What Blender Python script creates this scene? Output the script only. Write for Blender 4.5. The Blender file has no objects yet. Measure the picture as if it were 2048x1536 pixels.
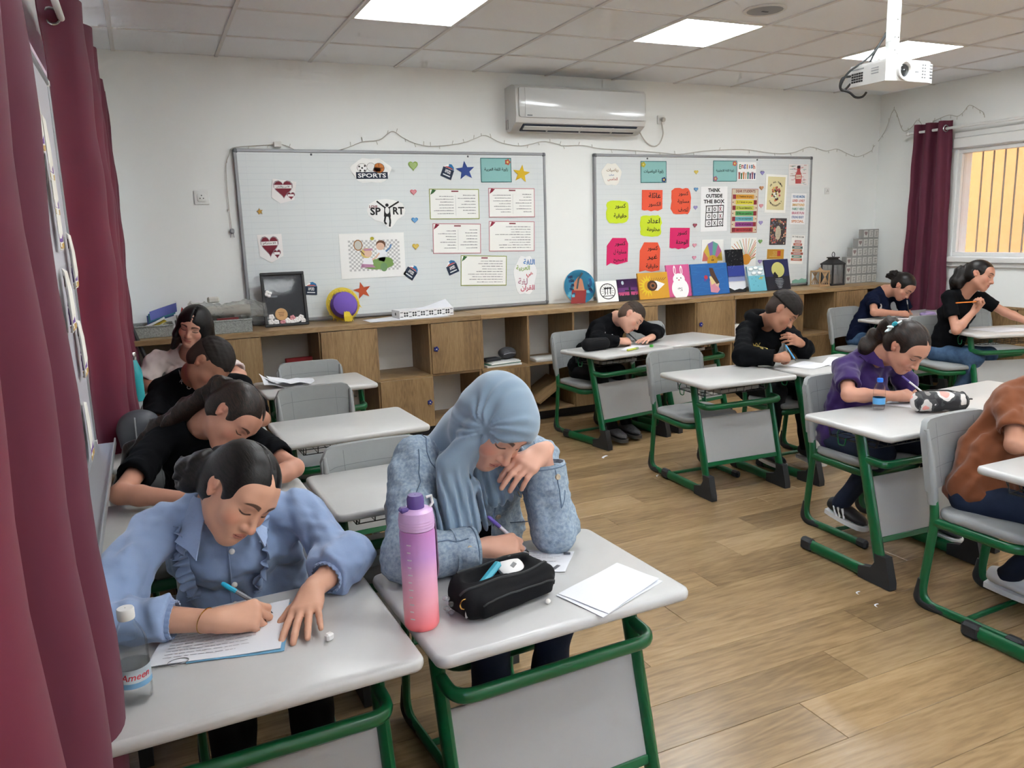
import bpy, bmesh, math, random
import numpy as np
from mathutils import Vector, Matrix, Euler, Quaternion
from mathutils.bvhtree import BVHTree

random.seed(7)
scene = bpy.context.scene
COL = scene.collection

# ---------------------------------------------------------------- camera
HC = 1.50                      # camera height above the floor
FPX = 1579.17                  # focal length in pixels of a 2048 px wide frame
YAW, PITCH, ROLL = 0.4263128, -0.1889812, -0.0313462
fwd = Vector((math.sin(YAW)*math.cos(PITCH), math.cos(YAW)*math.cos(PITCH), math.sin(PITCH)))
r0 = Vector((math.cos(YAW), -math.sin(YAW), 0)); u0 = r0.cross(fwd)
rgt = r0*math.cos(ROLL)+u0*math.sin(ROLL); upv = -r0*math.sin(ROLL)+u0*math.cos(ROLL)
CAM = Vector((0, 0, HC))
cam_d = bpy.data.cameras.new('camera'); cam = bpy.data.objects.new('camera', cam_d); COL.objects.link(cam)
cam_d.sensor_fit = 'HORIZONTAL'; cam_d.sensor_width = 36; cam_d.lens = 36*FPX/2048
cam_d.clip_start = 0.03; cam_d.clip_end = 200
cam.matrix_world = Matrix.Translation(CAM) @ Matrix((rgt, upv, -fwd)).transposed().to_4x4()
scene.camera = cam

# ---------------------------------------------------------------- world, sun, exposure
world = bpy.data.worlds.new('world'); scene.world = world; world.use_nodes = True
wt = world.node_tree; bg = wt.nodes['Background']
sky = wt.nodes.new('ShaderNodeTexSky'); sky.sky_type = 'NISHITA'; sky.sun_disc = False
sky.sun_elevation = math.radians(62); sky.sun_rotation = math.radians(270); sky.dust_density = 2.0
wt.links.new(sky.outputs[0], bg.inputs[0]); bg.inputs[1].default_value = 0.80
sun_d = bpy.data.lights.new('sun', 'SUN'); sun_d.energy = 3.4; sun_d.angle = math.radians(0.6); sun_d.color = (1, .93, .82)
sun = bpy.data.objects.new('sun', sun_d); COL.objects.link(sun)
sun.rotation_euler = Vector((0.50, -0.10, -0.86)).to_track_quat('-Z', 'Y').to_euler()
PANEL_EMIT = 10.0              # emission of the LED ceiling panels
scene.view_settings.view_transform = 'Standard'; scene.view_settings.look = 'None'
scene.view_settings.exposure = 1.22; scene.view_settings.gamma = 1.0
scene.view_settings.use_curve_mapping = False
scene.cycles.use_adaptive_sampling = True; scene.cycles.adaptive_threshold = .14; scene.cycles.adaptive_min_samples = 14
scene.cycles.max_bounces = 6; scene.cycles.diffuse_bounces = 4; scene.cycles.glossy_bounces = 2
scene.cycles.transmission_bounces = 4; scene.cycles.transparent_max_bounces = 6
scene.cycles.caustics_reflective = False; scene.cycles.caustics_refractive = False
scene.cycles.sample_clamp_indirect = 4.0

# room measures
YB = 6.0; XR = 6.90; XL = -0.30; YF = -2.2; ZC = 2.745

# ---------------------------------------------------------------- measuring on the photograph (2048 x 1536)
def ray(px, py): return fwd + rgt*((px-1024)/FPX) - upv*((py-768)/FPX)
def on_z(px, py, z): d = ray(px, py); return CAM + d*((z-HC)/d.z)
def on_y(px, py, y=YB): d = ray(px, py); return CAM + d*(y/d.y)
def on_x(px, py, x): d = ray(px, py); return CAM + d*(x/d.x)

# ---------------------------------------------------------------- materials
def lin(c):
    return tuple((x/255/12.92 if x/255 <= .04045 else ((x/255+.055)/1.055)**2.4) for x in c[:3]) + (1,)
MATS = {}
def mat(name, col=(200, 200, 200), rough=.5, metal=0, spec=.5, bump=None, vary=None, emit=None, trans=0, alpha=1, coat=0, sheen=0, ior=1.45, sss=0, stretch=(1, 1, 1), coords='Object'):
    if name in MATS: return MATS[name]
    m = bpy.data.materials.new(name); m.use_nodes = True; MATS[name] = m
    nt = m.node_tree; b = nt.nodes['Principled BSDF']; I = b.inputs
    I['Base Color'].default_value = lin(col); I['Roughness'].default_value = rough; I['Metallic'].default_value = metal
    I['Specular IOR Level'].default_value = spec; I['IOR'].default_value = ior
    I['Transmission Weight'].default_value = trans; I['Alpha'].default_value = alpha
    I['Coat Weight'].default_value = coat; I['Sheen Weight'].default_value = sheen
    if sss: I['Subsurface Weight'].default_value = sss; I['Subsurface Radius'].default_value = (.012, .005, .003); I['Subsurface Scale'].default_value = .6
    if emit: I['Emission Color'].default_value = lin(emit[0]); I['Emission Strength'].default_value = emit[1]
    if bump or vary:
        tc = nt.nodes.new('ShaderNodeTexCoord'); mp = nt.nodes.new('ShaderNodeMapping'); mp.inputs['Scale'].default_value = stretch
        nt.links.new(tc.outputs[coords], mp.inputs[0])
    if bump:
        n = nt.nodes.new('ShaderNodeTexNoise'); n.inputs['Scale'].default_value = bump[0]; n.inputs['Detail'].default_value = 4
        nt.links.new(mp.outputs[0], n.inputs[0])
        bp = nt.nodes.new('ShaderNodeBump'); bp.inputs['Strength'].default_value = bump[1]; bp.inputs['Distance'].default_value = bump[2] if len(bump) > 2 else .002
        nt.links.new(n.outputs[0], bp.inputs['Height']); nt.links.new(bp.outputs[0], I['Normal'])
    if vary:                     # (scale, amount 0..1, second colour)
        n = nt.nodes.new('ShaderNodeTexNoise'); n.inputs['Scale'].default_value = vary[0]; n.inputs['Detail'].default_value = 5; n.inputs['Roughness'].default_value = .6
        nt.links.new(mp.outputs[0], n.inputs[0])
        rp = nt.nodes.new('ShaderNodeMapRange'); rp.inputs[1].default_value = .35; rp.inputs[2].default_value = .65; rp.inputs[4].default_value = vary[1]
        nt.links.new(n.outputs[0], rp.inputs[0])
        mx = nt.nodes.new('ShaderNodeMix'); mx.data_type = 'RGBA'; mx.inputs[6].default_value = lin(col); mx.inputs[7].default_value = lin(vary[2])
        nt.links.new(rp.outputs[0], mx.inputs[0]); nt.links.new(mx.outputs[2], I['Base Color'])
    return m

class NT:
    """short hand for node trees"""
    def __init__(s, m): s.t = m.node_tree; s.b = s.t.nodes['Principled BSDF']
    def n(s, kind, **kw):
        x = s.t.nodes.new('ShaderNode'+kind)
        for k, v in kw.items(): setattr(x, k, v)
        return x
    def l(s, a, b): s.t.links.new(a, b)
    def math(s, op, a, b=None, clamp=False):
        x = s.n('Math', operation=op); x.use_clamp = clamp
        for i, v in enumerate((a, b)):
            if v is None: continue
            if isinstance(v, (int, float)): x.inputs[i].default_value = v
            else: s.l(v, x.inputs[i])
        return x.outputs[0]
    def mix(s, fac, a, b):
        x = s.n('Mix', data_type='RGBA')
        for i, v in ((0, fac), (6, a), (7, b)):
            if isinstance(v, (int, float)): x.inputs[i].default_value = v
            elif isinstance(v, tuple): x.inputs[i].default_value = v
            else: s.l(v, x.inputs[i])
        return x.outputs[2]
    def ramp(s, fac, stops):
        x = s.n('ValToRGB'); e = x.color_ramp.elements
        while len(e) < len(stops): e.new(.5)
        for k, (p, c) in enumerate(stops): e[k].position = p; e[k].color = lin(c)
        s.l(fac, x.inputs[0]); return x.outputs[0]

def wood(name, dark, midc, light, scale=6, rough=.45, axis='X', per_object=True, bumpy=.05):
    if name in MATS: return MATS[name]
    m = mat(name, midc, rough); N = NT(m)
    tc = N.n('TexCoord'); vec = tc.outputs['Object']
    if per_object:
        oi = N.n('ObjectInfo'); ad = N.n('VectorMath', operation='ADD'); sc = N.n('VectorMath', operation='SCALE'); cb = N.n('CombineXYZ')
        N.l(oi.outputs['Random'], cb.inputs[0]); N.l(oi.outputs['Random'], cb.inputs[1]); N.l(oi.outputs['Random'], cb.inputs[2])
        N.l(cb.outputs[0], sc.inputs[0]); sc.inputs[3].default_value = 37.0
        N.l(vec, ad.inputs[0]); N.l(sc.outputs[0], ad.inputs[1]); vec = ad.outputs[0]
    mp = N.n('Mapping'); k = {'X': (.12, 1, 1), 'Z': (1, 1, .12), 'Y': (1, .12, 1)}[axis]; mp.inputs['Scale'].default_value = k
    N.l(vec, mp.inputs[0])
    n1 = N.n('TexNoise'); n1.inputs['Scale'].default_value = scale; n1.inputs['Detail'].default_value = 3; n1.inputs['Distortion'].default_value = .8; N.l(mp.outputs[0], n1.inputs[0])
    w = N.math('SINE', N.math('MULTIPLY', n1.outputs[0], 70)); w = N.math('MULTIPLY', N.math('ADD', w, 1), .5)
    n2 = N.n('TexNoise'); n2.inputs['Scale'].default_value = scale*22; n2.inputs['Detail'].default_value = 5; N.l(mp.outputs[0], n2.inputs[0])
    n3 = N.n('TexNoise'); n3.inputs['Scale'].default_value = scale*.6; n3.inputs['Detail'].default_value = 2; N.l(mp.outputs[0], n3.inputs[0])
    f = N.math('ADD', N.math('MULTIPLY', w, .10), N.math('ADD', N.math('MULTIPLY', n2.outputs[0], .40), N.math('MULTIPLY', n3.outputs[0], .60)))
    c = N.ramp(f, [(.36, dark), (.56, midc), (.76, light)])
    if per_object:
        hs = N.n('HueSaturation'); N.l(c, hs.inputs['Color']); N.l(N.math('ADD', N.math('MULTIPLY', oi.outputs['Random'], .22), .89), hs.inputs['Value']); c = hs.outputs[0]
    N.l(c, N.b.inputs['Base Color'])
    bp = N.n('Bump'); bp.inputs['Strength'].default_value = bumpy; bp.inputs['Distance'].default_value = .001; N.l(n2.outputs[0], bp.inputs['Height']); N.l(bp.outputs[0], N.b.inputs['Normal'])
    return m

# ---------------------------------------------------------------- mesh helpers
def fillet(pts, r, n=5):
    """polyline with rounded corners; r a number or a list"""
    pts = [Vector(p) for p in pts]; out = [pts[0]]
    for i in range(1, len(pts)-1):
        a, b, c = pts[i-1], pts[i], pts[i+1]; rr = r[i] if isinstance(r, (list, tuple)) else r
        d1 = (a-b); d2 = (c-b); t = min(rr, d1.length*.49, d2.length*.49)
        p, q = b+d1.normalized()*t, b+d2.normalized()*t
        for k in range(n+1):
            s = k/n; out.append(p*(1-s)**2+b*2*s*(1-s)+q*s*s)
    out.append(pts[-1]); return out

def smooth_path(P, k=4):
    P = [Vector(p) for p in P]; o = []
    for i in range(len(P)-1):
        a, b, c, d = P[max(i-1, 0)], P[i], P[i+1], P[min(i+2, len(P)-1)]
        for j in range(k):
            t = j/k; o.append(.5*((2*b)+(c-a)*t+(2*a-5*b+4*c-d)*t*t+(3*b-a-3*c+d)*t**3))
    return o+[P[-1]]

class MB:
    def __init__(s): s.v = []; s.f = []; s.m = []
    def add(s, vs, fs, mi=0, M=None):
        o = len(s.v)
        s.v += [tuple(M @ Vector(v)) if M is not None else tuple(v) for v in vs]
        s.f += [tuple(o+i for i in f) for f in fs]; s.m += [mi]*len(fs); return s
    def box(s, c, d, ch=0, M=None, mi=0):
        hx, hy, hz = d[0]/2, d[1]/2, d[2]/2
        if ch <= 0:
            vs = [(c[0]+a*hx, c[1]+b*hy, c[2]+e*hz) for a in (-1, 1) for b in (-1, 1) for e in (-1, 1)]
            fs = [(0, 1, 3, 2), (4, 6, 7, 5), (0, 4, 5, 1), (2, 3, 7, 6), (0, 2, 6, 4), (1, 5, 7, 3)]
            return s.add(vs, fs, mi, M)
        ch = min(ch, hx*.95, hy*.95, hz*.95)
        vs = []; idx = {}
        for a in (-1, 1):
            for b in (-1, 1):
                for e in (-1, 1):
                    for k in range(3):
                        p = [a*hx, b*hy, e*hz]
                        for j in range(3):
                            if j != k: p[j] -= (a, b, e)[j]*ch
                        idx[(a, b, e, k)] = len(vs); vs.append((c[0]+p[0], c[1]+p[1], c[2]+p[2]))
        fs = []
        sg = (-1, 1)
        for a in sg:
            q = [idx[(a, b, e, 0)] for b, e in ((-1, -1), (1, -1), (1, 1), (-1, 1))]; fs.append(q if a > 0 else q[::-1])
            q = [idx[(b, a, e, 1)] for b, e in ((-1, -1), (-1, 1), (1, 1), (1, -1))]; fs.append(q if a > 0 else q[::-1])
            q = [idx[(b, e, a, 2)] for b, e in ((-1, -1), (1, -1), (1, 1), (-1, 1))]; fs.append(q if a > 0 else q[::-1])
        for a in sg:
            for b in sg:
                q = [idx[(a, b, -1, 0)], idx[(a, b, 1, 0)], idx[(a, b, 1, 1)], idx[(a, b, -1, 1)]]; fs.append(q if a*b < 0 else q[::-1])
                q = [idx[(a, -1, b, 0)], idx[(a, 1, b, 0)], idx[(a, 1, b, 2)], idx[(a, -1, b, 2)]]; fs.append(q if a*b > 0 else q[::-1])
                q = [idx[(-1, a, b, 1)], idx[(1, a, b, 1)], idx[(1, a, b, 2)], idx[(-1, a, b, 2)]]; fs.append(q if a*b < 0 else q[::-1])
                for e in sg:
                    q = [idx[(a, b, e, k)] for k in range(3)]; fs.append(q if a*b*e > 0 else q[::-1])
        return s.add(vs, fs, mi, M)
    def tube(s, path, r, n=8, mi=0, M=None, closed=False, up=None, rb=None, cap=True):
        """sweep; r number or per-point list; rb second radius along `up` for flat oval sections"""
        P = [Vector(p) for p in path]; k = len(P); vs = []; fs = []
        T = []
        for i in range(k):
            if closed: t = P[(i+1) % k]-P[i-1]
            else: t = P[min(i+1, k-1)]-P[max(i-1, 0)]
            T.append(t.normalized() if t.length > 1e-9 else Vector((0, 0, 1)))
        nrm = Vector(up) if up is not None else T[0].orthogonal()
        for i in range(k):
            if up is not None: nrm = Vector(up)
            a = (nrm - T[i]*nrm.dot(T[i]))
            a = a.normalized() if a.length > 1e-6 else T[i].orthogonal().normalized()
            nrm = a; b = T[i].cross(a)
            ra = r[i] if isinstance(r, (list, tuple)) else r
            r2 = ra if rb is None else (rb[i] if isinstance(rb, (list, tuple)) else rb)
            for j in range(n):
                t = 2*math.pi*j/n; vs.append(P[i]+b*(math.cos(t)*ra)+a*(math.sin(t)*r2))
        for i in range(k if closed else k-1):
            for j in range(n):
                a0 = i*n; b0 = ((i+1) % k)*n; fs.append((a0+j, a0+(j+1) % n, b0+(j+1) % n, b0+j))
        if cap and not closed: fs.append(tuple(range(n-1, -1, -1))); fs.append(tuple((k-1)*n+j for j in range(n)))
        return s.add(vs, fs, mi, M)
    def prism(s, poly, z0, z1, mi=0, M=None):
        n = len(poly); vs = [(x, y, z0) for x, y in poly]+[(x, y, z1) for x, y in poly]
        fs = [tuple(range(n-1, -1, -1)), tuple(range(n, 2*n))]+[(i, (i+1) % n, n+(i+1) % n, n+i) for i in range(n)]
        return s.add(vs, fs, mi, M)
    def lathe(s, prof, n=20, mi=0, M=None, cap=True):
        vs = []; fs = []; k = len(prof)
        for r, z in prof:
            for j in range(n): t = 2*math.pi*j/n; vs.append((r*math.cos(t), r*math.sin(t), z))
        for i in range(k-1):
            for j in range(n): fs.append((i*n+j, i*n+(j+1) % n, (i+1)*n+(j+1) % n, (i+1)*n+j))
        if cap: fs.append(tuple(range(n-1, -1, -1))); fs.append(tuple((k-1)*n+j for j in range(n)))
        return s.add(vs, fs, mi, M)
    def ball(s, c, R, nu=12, nv=8, mi=0, M=None):
        R = (R, R, R) if isinstance(R, (int, float)) else R
        vs = [(c[0], c[1], c[2]-R[2])]
        for i in range(1, nv):
            a = -math.pi/2+math.pi*i/nv
            for j in range(nu): t = 2*math.pi*j/nu; vs.append((c[0]+R[0]*math.cos(a)*math.cos(t), c[1]+R[1]*math.cos(a)*math.sin(t), c[2]+R[2]*math.sin(a)))
        vs.append((c[0], c[1], c[2]+R[2])); fs = []
        for j in range(nu): fs.append((0, 1+(j+1) % nu, 1+j)); fs.append((len(vs)-1, 1+(nv-2)*nu+j, 1+(nv-2)*nu+(j+1) % nu))
        for i in range(nv-2):
            for j in range(nu): a = 1+i*nu; fs.append((a+j, a+(j+1) % nu, a+nu+(j+1) % nu, a+nu+j))
        return s.add(vs, fs, mi, M)
    def slab(s, w, d, t, r, e=.004, z=0, c=(0, 0), mi=0, M=None, n=5):
        """plate with rounded corners and softened rims, from z to z+t"""
        def ring(off):
            ww, dd, rr = w/2-off, d/2-off, max(r-off, .0005); o = []
            for sx, sy, a0 in ((1, 1, 0), (-1, 1, 90), (-1, -1, 180), (1, -1, 270)):
                for k in range(n+1):
                    a = math.radians(a0+90*k/n); o.append((c[0]+sx*(ww-rr)+rr*math.cos(a), c[1]+sy*(dd-rr)+rr*math.sin(a)))
            return o
        L = [(e, z), (e*.3, z+e*.3), (0, z+e), (0, z+t-e), (e*.3, z+t-e*.3), (e, z+t)]
        vs = []; 
        for off, zz in L: vs += [(x, y, zz) for x, y in ring(off)]
        k = 4*(n+1); fs = [tuple(range(k-1, -1, -1)), tuple((len(L)-1)*k+j for j in range(k))]
        for i in range(len(L)-1):
            for j in range(k): fs.append((i*k+j, i*k+(j+1) % k, (i+1)*k+(j+1) % k, (i+1)*k+j))
        return s.add(vs, fs, mi, M)
    def grid(s, fn, nu, nv, mi=0, M=None, wrap=False):
        vs = [fn(i/nu, j/nv) for j in range(nv+1) for i in range(nu+(0 if wrap else 1))]; w = nu+(0 if wrap else 1); fs = []
        for j in range(nv):
            for i in range(nu): fs.append((j*w+i, j*w+(i+1) % w, (j+1)*w+(i+1) % w, (j+1)*w+i))
        return s.add(vs, fs, mi, M)
    def sheet(s, fn, nu, nv, th, mi=0, M=None):
        """double sided sheet with thickness th along its normal"""
        A = [[Vector(fn(i/nu, j/nv)) for i in range(nu+1)] for j in range(nv+1)]
        vs = []; bk = []
        for j in range(nv+1):
            for i in range(nu+1):
                du = A[j][min(i+1, nu)]-A[j][max(i-1, 0)]; dv = A[min(j+1, nv)][i]-A[max(j-1, 0)][i]
                nn = du.cross(dv); nn = nn.normalized() if nn.length > 1e-12 else Vector((0, 0, 1))
                vs.append(A[j][i]+nn*th/2); bk.append(A[j][i]-nn*th/2)
        w = nu+1; o = len(vs); fs = []
        for j in range(nv):
            for i in range(nu):
                a = (j*w+i, j*w+i+1, (j+1)*w+i+1, (j+1)*w+i); fs.append(a); fs.append(tuple(o+q for q in a[::-1]))
        rim = [i for i in range(w)]+[j*w+nu for j in range(1, nv+1)]+[nv*w+i for i in range(nu-1, -1, -1)]+[j*w for j in range(nv-1, 0, -1)]
        for a, b in zip(rim, rim[1:]+rim[:1]): fs.append((b, a, o+a, o+b))
        return s.add(vs+bk, fs, mi, M)
    def mesh(s, name, mats, smooth=35):
        me = bpy.data.meshes.new(name); me.from_pydata(s.v, [], s.f)
        for m in (mats if isinstance(mats, (list, tuple)) else [mats]): me.materials.append(m)
        if any(s.m): me.polygons.foreach_set('material_index', s.m)
        if smooth:
            me.polygons.foreach_set('use_smooth', [True]*len(s.f)); me.set_sharp_from_angle(angle=math.radians(smooth))
        me.update(); return me
    def build(s, name, mats, parent=None, smooth=35, loc=None, rot=None, **tags):
        return link(name, s.mesh(name, mats, smooth), parent, loc, rot, **tags)

def link(name, data, parent=None, loc=None, rot=None, **tags):
    o = bpy.data.objects.new(name, data); COL.objects.link(o)
    if parent is not None: o.parent = parent
    if loc is not None: o.location = loc
    if rot is not None: o.rotation_euler = rot
    return tag(o, **tags)
def tag(o, label=None, cat=None, group=None, kind=None):
    for k, v in (('label', label), ('category', cat), ('group', group), ('kind', kind)):
        if v: o[k] = v
    return o
def thing(name, label, cat, loc=(0, 0, 0), rz=0, group=None, rot=None):
    o = link(name, None, None, loc, rot if rot is not None else (0, 0, rz), label=label, cat=cat, group=group)
    o.empty_display_size = .05; return o
def copy_tree(o, parent=None, kids=None):
    c = o.copy(); COL.objects.link(c); c.parent = parent
    for ch in KIDS(o): copy_tree(ch, c)
    return c
def KIDS(o): return [c for c in o.children]
def relabel(o, label, group=None):
    o['label'] = label
    if group: o['group'] = group
    return o
def frame_to(M): return M.to_euler()
def basis(o, x, y, z):
    return Matrix(((x[0], y[0], z[0], o[0]), (x[1], y[1], z[1], o[1]), (x[2], y[2], z[2], o[2]), (0, 0, 0, 1)))

# ---------------------------------------------------------------- lettering
AR = {}
for c, b, n in [('ا', 0xFE8D, 2), ('أ', 0xFE83, 2), ('إ', 0xFE87, 2), ('آ', 0xFE81, 2), ('ب', 0xFE8F, 4), ('ة', 0xFE93, 2), ('ت', 0xFE95, 4), ('ث', 0xFE99, 4), ('ج', 0xFE9D, 4), ('ح', 0xFEA1, 4), ('خ', 0xFEA5, 4), ('د', 0xFEA9, 2), ('ذ', 0xFEAB, 2), ('ر', 0xFEAD, 2), ('ز', 0xFEAF, 2), ('س', 0xFEB1, 4), ('ش', 0xFEB5, 4), ('ص', 0xFEB9, 4), ('ض', 0xFEBD, 4), ('ط', 0xFEC1, 4), ('ع', 0xFEC9, 4), ('غ', 0xFECD, 4), ('ف', 0xFED1, 4), ('ق', 0xFED5, 4), ('ك', 0xFED9, 4), ('ل', 0xFEDD, 4), ('م', 0xFEE1, 4), ('ن', 0xFEE5, 4), ('ه', 0xFEE9, 4), ('و', 0xFEED, 2), ('ي', 0xFEF1, 4), ('ئ', 0xFE89, 4), ('ى', 0xFEEF, 2)]:
    AR[c] = (b, n)
LA = {'ا': 0xFEFB, 'أ': 0xFEF7, 'إ': 0xFEF9, 'آ': 0xFEF5}
def arabic(t):
    """joined presentation forms in visual (left to right) order"""
    def word(w):
        if w[0].isdigit(): return w
        g = []; i = 0
        while i < len(w):
            if w[i] == 'ل' and i+1 < len(w) and w[i+1] in LA: g.append((LA[w[i+1]], 2)); i += 2
            else: g.append(AR[w[i]]); i += 1
        o = ''
        for k, (b, n) in enumerate(g):
            pv = k > 0 and g[k-1][1] == 4; nx = k < len(g)-1 and n == 4
            f = (3 if pv and nx else 2 if nx else 1 if pv else 0)
            o += chr(b+f)
        return o[::-1]
    return '\n'.join(' '.join(word(w) for w in ln.split(' ')[::-1]) for ln in t.split('\n'))
def text_mesh(s, h, bold=0, ext=.0006, space=1.0, line=1.0, shear=0):
    cu = bpy.data.curves.new('text', 'FONT'); cu.body = s; cu.size = h; cu.align_x = 'CENTER'; cu.align_y = 'CENTER'
    cu.offset = bold*h; cu.extrude = ext; cu.resolution_u = 2; cu.space_character = space; cu.space_line = line; cu.shear = shear
    o = bpy.data.objects.new('text', cu); me = bpy.data.meshes.new_from_object(o)
    bpy.data.objects.remove(o); bpy.data.curves.remove(cu); return me
def lettering(s, h, m, parent, loc=(0, 0, 0), rot=(0, 0, 0), fit=None, name='lettering', **k):
    me = text_mesh(s, h, **k); me.name = name; me.materials.clear(); me.materials.append(m)
    xs = [v.co.x for v in me.vertices]; ys = [v.co.y for v in me.vertices]
    if xs:
        cx, cy = (min(xs)+max(xs))/2, (min(ys)+max(ys))/2; sx = sy = 1
        if fit: sx = fit[0]/max(max(xs)-min(xs), 1e-6); sy = (fit[1]/max(max(ys)-min(ys), 1e-6)) if len(fit) > 1 and fit[1] else sx
        me.transform(Matrix.Diagonal((sx, sy, 1, 1)) @ Matrix.Translation((-cx, -cy, 0)))
    return link(name, me, parent, loc, rot)
# ================================================================ the room
m_wall = mat('wall_paint', (236, 238, 236), .6, spec=.3, bump=(90, .06, .001))
m_tile = mat('ceiling_tile', (238, 243, 248), .9, spec=.2, bump=(260, .25, .001), vary=(400, .2, (212, 214, 216)))
m_tbar = mat('tbar_white', (214, 214, 214), .45)
m_floor = wood('floor_oak', (118, 96, 68), (146, 120, 87), (164, 138, 103), scale=4.2, rough=.26, axis='X', bumpy=.03)
m_gap = mat('floor_base', (96, 72, 48), .8)
m_alu = mat('white_aluminium', (222, 222, 220), .4)
m_glass = mat('window_glass', (230, 238, 240), .02, spec=.5, alpha=.07)
m_dark = mat('black_plastic', (26, 26, 28), .45)
m_grey = mat('dark_grey_rubber', (42, 44, 46), .6, bump=(300, .15, .0005))
m_white = mat('white_plastic', (214, 214, 211), .35)
m_chrome = mat('chrome', (200, 200, 200), .18, metal=1)
m_green = mat('green_enamel', (8, 88, 50), .28, spec=.6)
m_cab = wood('cabinet_oak', (104, 81, 55), (140, 112, 77), (160, 133, 96), scale=7, rough=.45, axis='Z', bumpy=.06)
m_cabtop = wood('cabinet_oak_top', (114, 89, 60), (150, 122, 86), (170, 144, 108), scale=7, rough=.45, axis='X', bumpy=.06)
m_paper = mat('white_paper', (218, 219, 224), .75)

floor = MB().box(((XL+XR)/2, (YF+YB)/2, -.045), (XR-XL+.6, YB-YF+.6, .07)).build('floor', [m_gap], kind='structure', smooth=0)
PW, PL_, G = .198, 1.21, .0016
row0 = 1.51; k0 = int(math.floor((0.2-row0)/PW)); k1 = int(math.ceil((YB-row0)/PW))
plank_full = MB().box((0, 0, -.005), (PL_-G, PW-G, .010), .0012).mesh('plank', [m_floor], 0)
for k in range(k0, k1):
    ya, yb = row0+PW*k, min(row0+PW*(k+1), YB); x = 1.745+.306*k
    while x > XL: x -= PL_
    while x < XR:
        xa, xb = max(x, XL), min(x+PL_, XR)
        if xb-xa > .02:
            me = plank_full if (xb-xa > PL_-.001 and yb-ya > PW-.001) else MB().box((0, 0, -.005), (xb-xa-G, yb-ya-G, .010), .0012).mesh('plank', [m_floor], 0)
            link('plank', me, floor, ((xa+xb)/2, (ya+yb)/2, 0))
        x += PL_
MB().box(((XL+XR)/2, (YF+row0+PW*k0)/2, -.005), (XR-XL, row0+PW*k0-YF-G, .010)).build('plank_field', [m_floor], floor, 0, kind='stuff')

# ceiling: lay-in tiles on a T-bar grid, LED panels in some of the cells
TS = .63
ceil = MB().box(((XL+XR)/2, (YF+YB)/2, ZC+.11), (XR-XL+.6, YB-YF+.6, .12)).build('ceiling', [m_wall], kind='structure', smooth=0)
gx = [XL]+[-.0404+TS*i for i in range(0, 12)]; gx[-1] = XR
gy = [YB, 5.408]
while gy[-1]-TS > YF: gy.append(gy[-1]-TS)
gy.append(YF)
for x in gx[1:-1]: MB().box((x, (YF+YB)/2, ZC-.004), (.024, YB-YF, .010), .002).build('grid_runner', [m_tbar], ceil, 0)
for y in gy[1:-1]: MB().box(((XL+XR)/2, y, ZC-.002), (XR-XL, .024, .008), .002).build('grid_crossbar', [m_tbar], ceil, 0)
tile_full = MB().box((0, 0, .008), (TS-.006, TS-.006, .018), .005).mesh('ceiling_tile', [m_tile], 0)
m_led = mat('led_diffuser', (255, 255, 255), .5, emit=((246, 251, 253), PANEL_EMIT))
SPK = on_z(1530, 18, ZC)
where = {(2, 2): 'behind the left whiteboard end', }
lights = {}
for i in range(len(gx)-1):
    for j in range(len(gy)-1):
        xa, xb, ya, yb = gx[i], gx[i+1], gy[j+1], gy[j]; c = ((xa+xb)/2, (ya+yb)/2, ZC)
        if i-1 in (2, 5, 8) and j in (2, 5, 8, 11):
            lights[(i-1, j)] = c; continue
        me = tile_full if (abs(xb-xa-TS) < .02 and abs(yb-ya-TS) < .01) else MB().box((0, 0, .008), (xb-xa-.006, yb-ya-.006, .018), .005).mesh('ceiling_tile', [m_tile], 0)
        link('ceiling_tile', me, ceil, c)
names = {(2, 2): 'square LED ceiling panel at the left, above the left whiteboard', (5, 2): 'square LED ceiling panel between the air conditioner and the round speaker',
         (8, 2): 'square LED ceiling panel right behind the projector mount'}
lf = MB(); lf.box((0, TS/2-.012, -.004), (TS-.004, .02, .012), .002); lf.box((0, -TS/2+.012, -.004), (TS-.004, .02, .012), .002)
lf.box((TS/2-.012, 0, -.004), (.02, TS-.044, .012), .002); lf.box((-TS/2+.012, 0, -.004), (.02, TS-.044, .012), .002)
lf = lf.mesh('frame', [m_white], 0); ld = MB().slab(TS-.044, TS-.044, .008, .01, .002, z=-.004).mesh('diffuser', [m_led], 0)
for (i, j), c in lights.items():
    t = thing('ceiling_light', names.get((i, j), 'square LED ceiling panel overhead, %s column, %s row from the back wall' % ({2: 'left', 5: 'middle', 8: 'right'}[i], {5: 'second', 8: 'third', 11: 'fourth'}.get(j, 'first'))), 'ceiling light', c, group=None if (i, j) in names else 'ceiling panels outside the picture')
    link('frame', lf, t); link('diffuser', ld, t)

# walls -----------------------------------------------------------------
def wall(name, boxes): 
    b = MB()
    for lo, hi in boxes: b.box([(p+q)/2 for p, q in zip(lo, hi)], [q-p for p, q in zip(lo, hi)])
    return b.build(name, [m_wall], kind='structure', smooth=0)
wall('wall_back', [((XL-.25, YB, 0), (XR+.25, YB+.2, ZC+.05))])
wall('wall_front', [((XL-.25, YF-.2, 0), (XR+.25, YF, ZC+.05))])
WY0, WY1, WZ0, WZ1 = 2.35, 5.115, 1.16, 2.125          # window in the right wall
wall('wall_right', [((XR, YF, 0), (XR+.2, YB, WZ0)), ((XR, YF, WZ1), (XR+.2, YB, ZC+.05)), ((XR, YF, WZ0), (XR+.2, WY0, WZ1)), ((XR, WY1, WZ0), (XR+.2, YB, WZ1))])
LW = [(-1.95, 1.15), (3.45, 5.45)]                        # windows in the left wall, behind the curtains; near one widened unseen for daylight
LZ0, LZ1 = .95, 2.25
bx = [((XL-.2, YF, 0), (XL, YB, LZ0)), ((XL-.2, YF, LZ1), (XL, YB, ZC+.05))]; y = YF
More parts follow.
